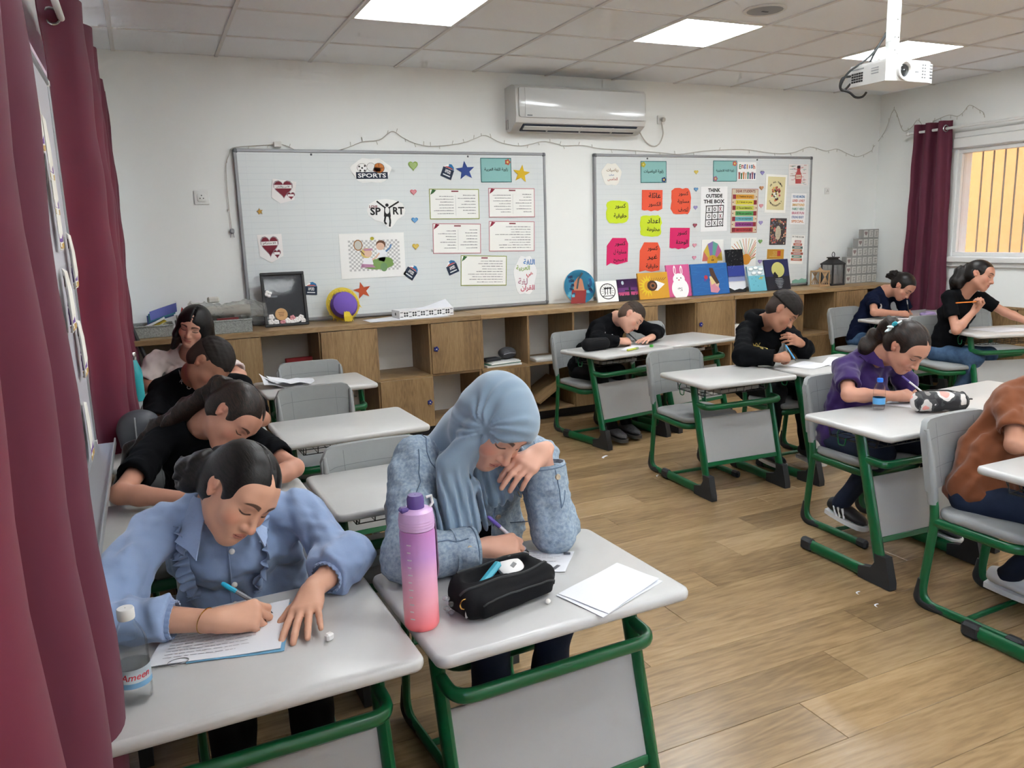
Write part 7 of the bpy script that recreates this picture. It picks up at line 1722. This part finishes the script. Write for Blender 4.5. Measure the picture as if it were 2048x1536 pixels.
# ---------------------------------------------------------------- 9: girl in the navy tee
def person_9():
    P = dict(head=((6.070, 4.93, .933), 3.2, 45.9, 14.2, 1.0), sr=(5.900, 5.11, .835), sl=(6.195, 5.07, .815), er=(5.755, 4.955, .718), el=(6.280, 5.02, .640), wr=(5.965, 4.860, .702), wl=(6.20, 4.90, .55), nb=(6.045, 5.10, .885),
             hr=((1, -.06, -.06), (-.1, -.55, .9), 'write'), hl=((-.9, -.4, -.05), (0, -.1, 1), 'rest'), pel=(5.86, 5.18, .48), skin=SK5, trousers=m_jean, vox=.0060, seed=19,
             top=dict(mat=m_navy, name='tee', sleeve=.66, r0=.056, r1=.058, wr=.006, wf=32, neck=.062, ease=1.06))
    t, H, B = make_person('girl in a navy tee, bent over her paper at the far right', P); org = B['org']; o = Vector(org)
    path = [H.w(0, -.09, .0), H.w(.012, -.135, -.005), H.w(.03, -.155, -.04)]
    pony(t, H, org, path, [.034, .036, .020], H_BLACK(), .0055, .008, part=False, warp=bun_curl(H))
    bv = bvh_of(B['top']); p = Vector(on_y(1787, 617, 4.9))-o; q = bv.find_nearest(p); MB().ball(q[0], (.014, .010, .028), 8, 6).build('chest_emblem', [pm((206, 206, 206))], B['top'])
person_9()
# ---------------------------------------------------------------- 10: girl in black at the right window
def person_10():
    P = dict(head=((5.754, 4.008, 1.078), 13.8, 14.1, 19.4, 1.0), sr=(5.600, 4.145, .905), sl=(5.905, 4.090, .880), er=(5.520, 4.000, .672), el=(6.010, 3.960, .780), wr=(5.645, 3.955, .815), wl=(6.080, 3.800, .705), nb=(5.745, 4.125, .950),
             hr=((.35, -.25, .75), (.85, -.1, .1), 'fist'), hl=((.25, -1, -.12), (0, 0, 1), 'flat'), pel=(5.68, 4.20, .49), skin=SK5, trousers=m_jean, vox=.0060, seed=21, legw=1.15, kr=(5.62, 3.90, .47), kl=(5.80, 3.92, .47), ar=(5.62, 4.05, .085), al=(5.82, 4.06, .085),
             top=dict(mat=m_black, name='tee', sleeve=.62, r0=.054, r1=.054, wr=.0055, wf=34, neck=.066, nz=-.006))
    t, H, B = make_person('girl in a black tee and jeans, holding an orange pencil at her chest', P); org = B['org']
    path = [H.w(0, -.09, .015), H.w(.01, -.13, -.02), H.w(.025, -.12, -.10), V3(on_y(1912, 588, 4.20)), V3(on_y(1893, 625, 4.24))]
    pony(t, H, org, path, [.034, .044, .046, .042, .018], H_BLACK(), .0055, .008, part=False, warp=strands(H, .006, 130))
    pen(on_y(1955, 603, 3.93), on_y(1911, 606, 3.93), 'orange pencil held by the girl in black at her chest', [mat('pencil_orange', (226, 128, 50), .5), mat('pencil_orange')], .004, 'pencil')
person_10()
# ---------------------------------------------------------------- 11: person in the brown tee, cut by the picture edge
def person_11():
    P = dict(head=((3.06, 1.70, 1.00), 10, 40, 5, 1.0), sr=(2.905, 1.855, .815), sl=(3.20, 1.83, .815), er=(2.790, 1.760, .690), el=(3.28, 1.68, .715), wr=(2.985, 1.640, .700), wl=(3.15, 1.58, .70), nb=(3.05, 1.85, .875), bow=.03,
             hr=((1, -.2, -.05), (0, -.2, 1), 'rest'), hl=((-.9, -.3, -.05), (0, -.1, 1), 'rest'), pel=(2.850, 1.900, .48), skin=SK3, trousers=m_jeand, vox=.0055, seed=23, kr=(2.86, 1.53, .45), kl=(3.02, 1.55, .45), ar=(2.965, 1.86, .105), al=(3.08, 1.62, .105), shoe=mat('shoe_white', (214, 212, 208), .6),
             top=dict(mat=m_brown, name='tee', sleeve=.70, r0=.058, r1=.062, wr=.008, wf=28, neck=.060, ease=1.12))
    t, H, B = make_person('person in a brown tee and dark jeans, half cut off at the right picture edge', P); short_hair(t, H, B['org'], .006, H_SHORT())
person_11()

# ---------------------------------------------------------------- pens in writing hands
m_turq = mat('pen_turquoise', (40, 170, 206), .35); m_clear = mat('pen_clear', (200, 196, 206), .2); m_purp = mat('pen_purple', (96, 80, 160), .4); m_whitep = mat('pen_white', (226, 224, 228), .35)
pen(on_z(546, 1226, .664), on_y(443, 1166, 1.80), 'turquoise pen in the hand of the blue blouse girl', [mat('pen_grey', (120, 124, 130), .4), m_turq], .0052)
pen(on_z(1058, 1105, .664), on_y(976, 1033, 1.80), 'clear pen with a violet grip held by the headscarf girl', [m_clear, m_purp], .0050)
pen(on_y(1592, 722, 3.52), on_y(1571, 690, 3.60), 'blue pen upright in the fist of the hoodie boy', [mat('pen_blue', (70, 150, 200), .4), mat('pen_blue')], .0050)
pen(on_z(1852, 790, .664), on_y(1804, 752, 2.60), 'white and violet pen held by the purple polo girl', [m_whitep, m_purp], .0048)
pen(on_z(1278, 686, .664), on_y(1253, 663, 4.90), 'dark pen held by the black sweater boy', [mat('pen_dark', (46, 46, 50), .4), mat('pen_dark')], .0048)
pen(on_z(1818, 628, .664), on_y(1814, 600, 4.92), 'dark pencil held upright by the navy tee girl', [mat('pen_dark'), m_whitep], .0046)
# ================================================================ things on the desks
DZ = DH+.0006
def quad_sheet(name, pts, label, z=DZ, m=None, th=.0010, lift=0, group=None, cat='paper', lines=None, seed=1):
    P = [Vector((p[0], p[1], 0)) for p in pts]; c = sum(P, Vector())/4; t = thing(name, label, cat, (c.x, c.y, z), group=group)
    def fn(u, v): a = P[0].lerp(P[1], u); b = P[3].lerp(P[2], u); q = a.lerp(b, v)-c; return (q.x, q.y, .0012+lift*(u*v)**2+.0008*math.sin(7*u+5*v))
    MB().sheet(fn, 10, 8, th).build('sheet', [m or m_paper], t, 60)
    if lines:
        r = random.Random(seed); b = MB()
        for k in range(lines):
            v = .12+.76*k/lines; u = .1; e = r.uniform(.6, .92)
            while u < e:
                d = r.uniform(.03, .09); p, q = Vector(fn(u, v)), Vector(fn(min(u+d*.8, e), v)); n_ = (q-p).cross(Vector((0, 0, 1))).normalized()*.0008; zz = Vector((0, 0, th+.0004)); b.add([p+n_+zz, q+n_+zz, q-n_+zz, p-n_+zz], [(0, 3, 2, 1), (0, 1, 2, 3)]); u += d
        b.build('written_lines', [pm((150, 150, 158))], t, 0, kind='stuff')
    return t
def Z(px_, py_, z=DH): return on_z(px_, py_, z)
# ---- front left desk
quad_sheet('blue_folder', [(-.010, 1.622), (.178, 1.578), (.232, 1.80), (.04, 1.80)], 'thin light blue folder under the exam sheet', m=pm((120, 178, 214)), cat='folder')
sh = quad_sheet('exam_sheet', [(-.085, 1.640), (.172, 1.588), (.228, 1.815), (-.03, 1.815)], 'white exam sheet under the hands of the blue blouse girl', z=DZ+.0022, lines=11, lift=.0)
MB().tube([(-.095+.020*math.cos(a), -.085+.012*math.sin(a), .0035) for a in [2*math.pi*k/20 for k in range(20)]], .0009, 4, closed=True).build('stamp', [pm((150, 150, 156))], sh, 0)
MB().box((0, 0, .0085), (.019, .015, .017), .004).build('eraser', [mat('eraser_white', (226, 224, 220), .6)], None, 25, Z(659, 1281)+Vector((0, 0, .0006)), (0, 0, .5), label='small white eraser on the front left desk', cat='eraser')
m_pet = mat('clear_pet', (250, 252, 253), .05, trans=1, ior=1.12, alpha=.35); m_water = mat('water', (250, 253, 254), .02, trans=1, ior=1.05, alpha=.3)
def water_bottle(p, h, r, cap, label, lab, words=None, rot=0):
    t = thing('water_bottle', label, 'bottle', p, rz=rot); s = h
    pr = [(r*.80, 0), (r*.96, .012*s/.2), (r, .03*s/.2)]
    for k in range(5): z = s*(.16+.05*k); pr += [(r*.97, z), (r, z+s*.025)]
    pr += [(r, s*.42), (r, s*.60), (r*.93, s*.68), (r*.72, s*.77), (r*.44, s*.86), (r*.42, s*.90)]
    MB().lathe(pr, 24, cap=False).build('shell', [m_pet], t, 60)
    MB().lathe([(r*.1, .004), (r*.74, .004), (r*.93, .016), (r*.95, s*.2), (r*.95, s*.50), (.001, s*.50)], 24, cap=False).build('water', [m_water], t, 60)
    MB().lathe([(r*.47, s*.885), (r*.50, s*.90), (r*.50, s*.985), (r*.46, s), (.001, s)], 22, cap=False).build('cap', [cap], t, 40)
    MB().lathe([(r*1.012, s*.20), (r*1.012, s*.40)], 30, cap=False).build('label', [lab], t, 60)
    if words:
        me = text_mesh(words, s*.10, bold=.01, ext=.0002, shear=.3); me.name = 'lettering'; me.materials.clear(); me.materials.append(pm((200, 60, 70)))
        for v in me.vertices: a = v.co.x/(r*1.03)-math.pi/2; z = v.co.y; rr_ = r*1.03+v.co.z; v.co = (rr_*math.cos(a), rr_*math.sin(a), s*.325+z)
        link('lettering', me, t)
        MB().lathe([(r*1.016, s*.205), (r*1.016, s*.26)], 30, cap=False).build('label_band', [pm((120, 170, 206))], t, 60)
    return t
water_bottle(Vector((-.100, 1.530, DZ)), .185, .0305, m_white, 'clear water bottle with white cap on the front left desk', mat('label_pale', (206, 222, 232), .3, alpha=.55), 'Ameen', rot=.15)
# ---- headscarf desk
pb = thing('sports_bottle', 'tall pink and lilac ombre sports bottle with measuring marks', 'bottle', (.470, 1.552, DZ)); R_, HB = .0385, .225
m_omb = mat('bottle_ombre', (230, 150, 190), .35); N = NT(m_omb); tc = N.n('TexCoord'); sp = N.n('SeparateXYZ'); N.l(tc.outputs['Object'], sp.inputs[0])
N.l(N.ramp(N.math('MULTIPLY', sp.outputs[2], 1/HB), [(.03, (244, 120, 124)), (.28, (240, 164, 178)), (.55, (226, 168, 200)), (.75, (196, 146, 206)), (1, (190, 128, 190))]), N.b.inputs['Base Color'])
MB().lathe([(R_*.90, 0), (R_*.99, .006), (R_, .014), (R_, HB-.010), (R_*.95, HB)], 32).build('body', [m_omb], pb, 50)
m_lil = mat('bottle_lid_lilac', (214, 176, 220), .35); MB().lathe([(R_*.90, HB), (R_*.99, HB+.002), (R_*.99, HB+.026), (R_*.93, HB+.040), (R_*.60, HB+.046)], 32).build('lid', [m_lil], pb, 40)
for k in range(3): MB().lathe([(R_*1.0, HB+.008+.006*k), (R_*1.012, HB+.010+.006*k), (R_*1.0, HB+.012+.006*k)], 32, cap=False).build('lid_rib', [m_lil], pb, 40)
MB().lathe([(R_*.46, HB+.042), (R_*.48, HB+.046), (R_*.48, HB+.066), (R_*.40, HB+.074), (.001, HB+.074)], 24, cap=False).build('spout_cap', [mat('spout_purple', (96, 76, 140), .25)], pb, 40)
MB().box((-R_*.72, -.004, HB+.046), (.020, .020, .012), .004).build('hinge', [mat('spout_purple')], pb, 25)
MB().tube([(R_*.70, 0, HB+.036), (R_*.98, 0, HB+.050), (R_*.92, 0, HB+.066), (R_*.62, 0, HB+.064)], .0035, 7).build('latch', [m_white], pb)
MB().tube(fillet([(R_*1.0, .002, HB+.022), (R_*1.10, .002, HB-.02), (R_*1.12, .002, HB-.10), (R_*1.04, .002, HB-.12)], .02, 3), .0022, 6, up=(0, 1, 0), rb=.008).build('carry_strap', [mat('strap_mauve', (124, 96, 120), .6)], pb)
for k in range(11):
    a = math.radians(216); w = .010 if k % 2 == 0 else .008; z = .030+.0168*k
    MB().sheet(lambda u, v: ((R_+.0006)*math.cos(a+u*w/R_), (R_+.0006)*math.sin(a+u*w/R_), z+v*.0022), 3, 1, .0006).build('measure_mark', [m_white], pb, 0)
quad_sheet('exam_sheet', [(.600, 1.795), (.875, 1.640), (.958, 1.742), (.80, 1.84)], 'white exam sheet with grey boxes under the headscarf girl hand', lines=9, seed=4)
for (a, b, w, d, r) in ((.932, 1.735, .018, .014, -.5), (.866, 1.672, .028, .010, .55)): MB().box((0, 0, 0), (w, d, .0004)).build('printed_box', [pm((112, 114, 120))], None, 0, (a, b, DZ+.0032), (0, 0, r), label='dark grey printed box at the %s edge of the exam sheet' % ('outer' if a > .9 else 'lower'), cat='print')
for k, (dx, dz) in enumerate(((0, 0), (.006, .0022))):
    quad_sheet('folded_paper', [(.794+dx, 1.536), (1.008+dx, 1.619), (1.056-dx, 1.481+dx), (.835+dx*3, 1.392+dx)], 'folded white sheet on the right of the pencil case, %s one' % ('lower' if k == 0 else 'upper'), z=DZ+dz, lift=.004 if k else 0)
# open black pencil case
pc = thing('pencil_case', 'open black fabric pencil case beside the pink bottle', 'pencil case', (.672, 1.576, DZ), rz=math.radians(12)); m_case = mat('case_black', (18, 18, 21), .8, spec=.2, bump=(500, .35, .0008))
F = Field((-.15, -.075, -.005), (.15, .075, .12), .0035)
F.put(rbox((0, -.006, .034), (.130, .050, .036), .026), .01); F.put(rbox((-.005, .020, .050), (.108, .026, .036), .022), .02); F.put(rbox((.005, -.052, .030), (.105, .016, .024), .013), .008)
F.put(ell((-.015, .004, .084), (.090, .024, .030)), .006, 's'); F.warp(wrinkle(.0035, 55, 4))
F.clip(lambda x, y, z: F32(.001)-z+x*0+y*0, .002)
v, q = F.mesh(); o = to_object('case_body', v, q, [m_case], pc, (0, 0, 0))
bv = bvh_of(o)
def zipl(pts, name, m, r=.0022): MB().tube([near(bv, p, .0008) for p in smooth_path([Vector(p) for p in pts], 5)], r, 5).build(name, [m], pc)
zipl([(-.105, -.08, .046), (-.06, -.08, .053), (.05, -.08, .053), (.105, -.075, .044), (.112, -.07, .030)], 'pocket_zip', m_grey)
zipl([(-.13, -.02, .060), (-.09, -.03, .075), (0, -.034, .078), (.09, -.028, .074), (.128, -.01, .060)], 'zip', m_grey, .003); zipl([(-.10, .03, .085), (-.03, .036, .09), (.05, .036, .09), (.10, .02, .082)], 'zip', m_grey, .003)
MB().tube([(-.128+.011*math.cos(a), -.040, .046+.011*math.sin(a)) for a in [2*math.pi*k/14 for k in range(14)]], .0017, 5, closed=True).build('zip_ring', [m_goldj], pc)
MB().box((-.124, -.042, .024), (.008, .004, .022), .001).build('zip_pull', [m_chrome], pc, 0)
cl = mat('clear_charm', (226, 232, 230), .1, trans=.8, alpha=.5)
ch_ = thing('charm_cluster', 'clear glass charms hanging at the left end of the black pencil case', 'charm', (.535, 1.560, DZ)); 
for k in range(6): MB().ball((.006*math.cos(k*1.9), .010*math.sin(k*1.9), .008+.0075*k), (.007, .007, .006), 8, 6).build('bead', [cl], ch_)
MB().ball((0, 0, 0), (.007, .007, .006), 10, 6).build('pearl_charm', [m_pearl], None, 60, Z(1096, 1208)+Vector((0, 0, .007)), label='small pearl charm at the right end of the black pencil case', cat='charm')
tq = thing('turquoise_highlighter', 'turquoise highlighter sticking out of the black pencil case', 'highlighter', (.648, 1.572, DZ+.062), rz=math.radians(28)); MB().box((0, 0, .014), (.075, .020, .016), .006, M=Matrix.Rotation(math.radians(-24), 4, 'Y')).build('barrel', [mat('turquoise_plastic', (64, 164, 184), .35)], tq, 30); MB().box((-.036, 0, .0), (.012, .014, .012), .004, M=Matrix.Rotation(math.radians(-24), 4, 'Y')).build('tip', [mat('turquoise_plastic')], tq, 30)
tp_ = thing('tape_roll', 'round white tape dispenser in the open black pencil case', 'tape', (.706, 1.600, DZ+.060), rot=(math.radians(28), 0, math.radians(10))); MB().lathe([(.030, 0), (.033, .004), (.033, .012), (.028, .016), (.001, .017)], 22).build('disc', [mat('tape_white', (226, 224, 222), .35)], tp_, 40); MB().box((.002, -.004, .0175), (.016, .010, .0008), M=Matrix.Rotation(.5, 4, 'Z')).build('drawing', [pm((150, 150, 150))], tp_, 0)
# ---- the purple polo desk
water_bottle(Vector((2.955, 2.492, DZ)), .145, .0265, mat('cap_blue', (40, 120, 220), .35), 'small clear water bottle with blue cap on the purple polo desk', mat('label_blue', (90, 160, 214), .35), rot=.8)
quad_sheet('exam_sheet', [(3.05, 2.545), (3.13, 2.400), (3.31, 2.50), (3.23, 2.64)], 'white exam sheet under the hand of the purple polo girl', lines=6, seed=8)
fc = thing('floral_pencil_case', 'black pink and white floral pencil case', 'pencil case', (3.135, 2.325, DZ), rz=math.radians(-25)); fc.scale = (1.22, 1.25, 1.22)
m_flo = mat('floral_cloth', (34, 34, 38), .5); N = NT(m_flo); tc = N.n('TexCoord'); vo = N.n('TexVoronoi'); vo.inputs['Scale'].default_value = 15; N.l(tc.outputs['Object'], vo.inputs[0]); nz = N.n('TexNoise'); nz.inputs['Scale'].default_value = 18; N.l(tc.outputs['Object'], nz.inputs[0])
rp = N.ramp(N.math('ADD', N.math('MULTIPLY', vo.outputs['Distance'], .5), N.math('MULTIPLY', nz.outputs[0], .75)), [(.30, (226, 150, 140)), (.45, (206, 200, 196)), (.56, (60, 60, 62)), (.62, (30, 30, 34)), (.80, (120, 116, 114))]); N.t.nodes[-1].color_ramp.interpolation = 'CONSTANT'; N.l(rp, N.b.inputs['Base Color'])
F = Field((-.12, -.05, -.005), (.12, .05, .09), .0035); F.put(ecap((-.070, 0, .040), (.072, 0, .037), (0, 1, 0), .034, .039, .032, .035), .01); F.clip(lambda x, y, z: F32(.001)-z+x*0+y*0, .002); v, q = F.mesh(); to_object('case_body', v, q, [m_flo], fc, (0, 0, 0))
MB().tube([(-.088, 0, .072), (-.04, .004, .081), (.03, .004, .078), (.085, 0, .066)], .0026, 6).build('zip', [m_dark], fc)
for s, x in ((-1, -.082), (1, .082)): MB().tube([(x, .030*math.cos(a), .038+.034*math.sin(a)) for a in [2*math.pi*k/18 for k in range(18)]], .0022, 5, closed=True).build('piping', [m_dark], fc)
MB().box((.104, .0, .045), (.026, .010, .004), .001, M=None).build('side_loop', [m_dark], fc, 0)
# ---- the far desks
cs = thing('black_pencil_case', 'rounded black pencil case beside the black sweater boy', 'pencil case', (2.852, 4.815, DZ), rz=math.radians(6)); F = Field((-.13, -.06, -.005), (.13, .06, .10), .005); F.put(ecap((-.075, 0, .047), (.075, 0, .045), (0, 1, 0), .042, .046, .040, .043), .01); F.clip(lambda x, y, z: F32(.001)-z+x*0+y*0, .002); v, q = F.mesh(); to_object('case_body', v, q, [m_case], cs, (0, 0, 0))
MB().tube([(-.10, -.02, .072), (-.03, -.03, .078), (.05, -.03, .078), (.10, -.018, .070)], .002, 5).build('zip', [m_dark], cs)
quad_sheet('exam_sheet', [(2.985, 4.70), (3.02, 4.66), (3.30, 4.80), (3.20, 4.90)], 'white exam sheet under the hands of the black sweater boy', lines=5, seed=12)
hy = thing('yellow_highlighter', 'yellow highlighter lying beside the black sweater boy', 'highlighter', (3.06, 4.665, DZ), rz=.38); MB().tube([(-.06, 0, .008), (.035, 0, .008)], .0078, 8).build('barrel', [pm((206, 214, 90))], hy); MB().tube([(.036, 0, .008), (.066, 0, .008)], .0082, 8).build('cap', [pm((150, 176, 120))], hy)
MB().lathe([(.013, 0), (.014, .004), (.014, .014), (.010, .018)], 14).build('green_cap', [pm((80, 176, 70))], None, 40, (3.255, 4.715, DZ), label='small green bottle cap on the far desk before the sweater boy', cat='cap')
quad_sheet('exam_sheet', [(3.44, 3.57), (3.50, 3.415), (3.68, 3.46), (3.66, 3.66)], 'white exam sheet under the fist of the hoodie boy', lines=6, seed=15, lift=.006)
quad_sheet('spare_sheet', [(3.64, 3.50), (3.69, 3.36), (3.96, 3.55), (3.90, 3.69)], 'second white sheet on the right of the hoodie boy desk', lines=6, seed=16)
mk = thing('black_marker', 'short black marker lying on the hoodie boy desk', 'marker', (3.655, 3.415, DZ), rz=.75); MB().tube([(-.035, 0, .007), (.012, 0, .007)], .0065, 8).build('barrel', [m_dark], mk); MB().tube([(.013, 0, .007), (.038, 0, .007)], .0072, 8).build('cap', [m_dark], mk)
quad_sheet('exam_sheet', [(5.90, 4.92), (5.90, 4.68), (6.16, 4.70), (6.18, 4.93)], 'white exam sheet of the girl in the navy tee', lines=5, seed=18)
pu = thing('purple_pouch', 'pale violet soft pouch on the desk of the navy tee girl', 'pouch', (6.235, 4.80, DZ)); F = Field((-.09, -.06, -.005), (.09, .06, .07), .005); F.put(ecap((-.05, 0, .022), (.05, 0, .022), (0, 1, 0), .040, .022, .038, .020), .01); F.warp(wrinkle(.004, 70, 8)); F.clip(lambda x, y, z: F32(.001)-z+x*0+y*0, .002); v, q = F.mesh(); to_object('pouch_body', v, q, [pm((150, 132, 176))], pu, (0, 0, 0)); MB().tube([(-.06, -.01, .042), (.06, -.01, .042)], .002, 5).build('zip', [m_frame], pu)
quad_sheet('exam_sheet', [(5.73, 4.05), (5.72, 3.80), (6.03, 3.72), (6.08, 3.96)], 'white exam sheet of the girl in black under the window', lines=5, seed=19)
# ---- left block
cr = thing('crumpled_paper', 'folded and crumpled white paper on the desk nearest the cabinets', 'paper', (.655, 4.74, DZ))
MB().sheet(lambda u, v: ((u-.5)*.22, (v-.5)*.20-.02, .003+.10*max(0, .45-u)*(.6+v)+.010*math.sin(6*u+4*v)), 14, 8, .0012).build('sheet', [m_paper], cr, 60)
MB().sheet(lambda u, v: ((u-.3)*.25, (v-.5)*.16-.04, .006+.05*(1-u)**2+.022*abs(math.sin(7*u+3*v))*u+.02*max(0, u-.8)), 18, 8, .0012).build('sheet', [m_paper], cr, 40)
tb = thing('steel_bottle', 'turquoise steel bottle with silver cap beside the curtain', 'bottle', (-.112, 4.72, DZ)); rb_ = .038
MB().lathe([(rb_*.95, 0), (rb_, .006), (rb_, .15), (rb_*.9, .175), (rb_*.60, .205), (rb_*.46, .225)], 24).build('body', [mat('bottle_turquoise', (44, 158, 164), .35)], tb, 50); MB().lathe([(rb_*.46, .225), (rb_*.50, .228), (rb_*.50, .262), (rb_*.44, .268), (.001, .268)], 20, cap=False).build('cap', [m_chrome], tb, 40)
bp_ = thing('ribbed_case', 'dark grey ribbed hard case on the desk beside the curtain', 'case', (-.090, 3.47, DZ), rz=.15); m_bp = mat('backpack_grey', (66, 68, 74), .5, bump=(80, .2, .002))
F = Field((-.10, -.08, -.01), (.10, .08, .19), .005); F.put(ecap((0, 0, .05), (0, 0, .12), (1, 0, 0), .078, .058, .076, .055), .02); F.put(ecap((0, -.005, .11), (0, -.010, .135), (1, 0, 0), .076, .055, .062, .045), .03); F.clip(lambda x, y, z: F32(.001)-z+x*0+y*0, .002); v, q = F.mesh(); to_object('case_body', v, q, [m_bp], bp_, (0, 0, 0))
for k in range(4): MB().box((.036, -.050, .150-.022*k), (.060, .026, .009), .004, M=Matrix.Rotation(math.radians(10), 4, 'Y')).build('rib', [mat('backpack_rib', (46, 48, 54), .45)], bp_, 25)
MB().tube([(-.02, -.055, .165), (-.022, -.064, .10), (-.022, -.060, .03)], .003, 5).build('zip', [m_frame], bp_)
# books in some wire baskets
for (x, y, c, l) in ((2.99, 4.83, (150, 150, 148), 'grey notebook in the wire basket of the sweater boy desk'), (3.02, 3.60, (170, 166, 160), 'grey notebook in the wire basket of the middle empty desk'), (2.95, 2.40, (190, 188, 184), 'pale notebook in the wire basket of the floral case desk'), (3.70, 4.96, (206, 204, 198), 'white notebook in the wire basket of the far empty desk')):
    MB().box((0, 0, .011), (.30, .20, .020), .002).build('notebook', [pm(c)], None, 0, (x, y, DH-.0925), (0, 0, .06), label=l, cat='notebook')
# scraps on the floor
for (a, b, l) in ((1210, 915, 'curled white scrap on the floor before the sweater boy shoes'), (1755, 1213, 'white scrap on the floor beside the near right desk foot'), (1718, 1188, 'tiny white scrap close to the black foot of the purple polo desk'), (1316, 953, 'tiny white crumb on the floor by the middle empty chair')):
    p = Z(a, b, 0); s = .05 if a == 1210 else .018
    MB().sheet(lambda u, v: ((u-.5)*s, (v-.5)*s*.35+.01*math.sin(3*u), .002+.006*u*u), 5, 2, .001).build('paper_scrap', [m_paper], None, 60, p, (0, 0, .4), label=l, cat='scrap')
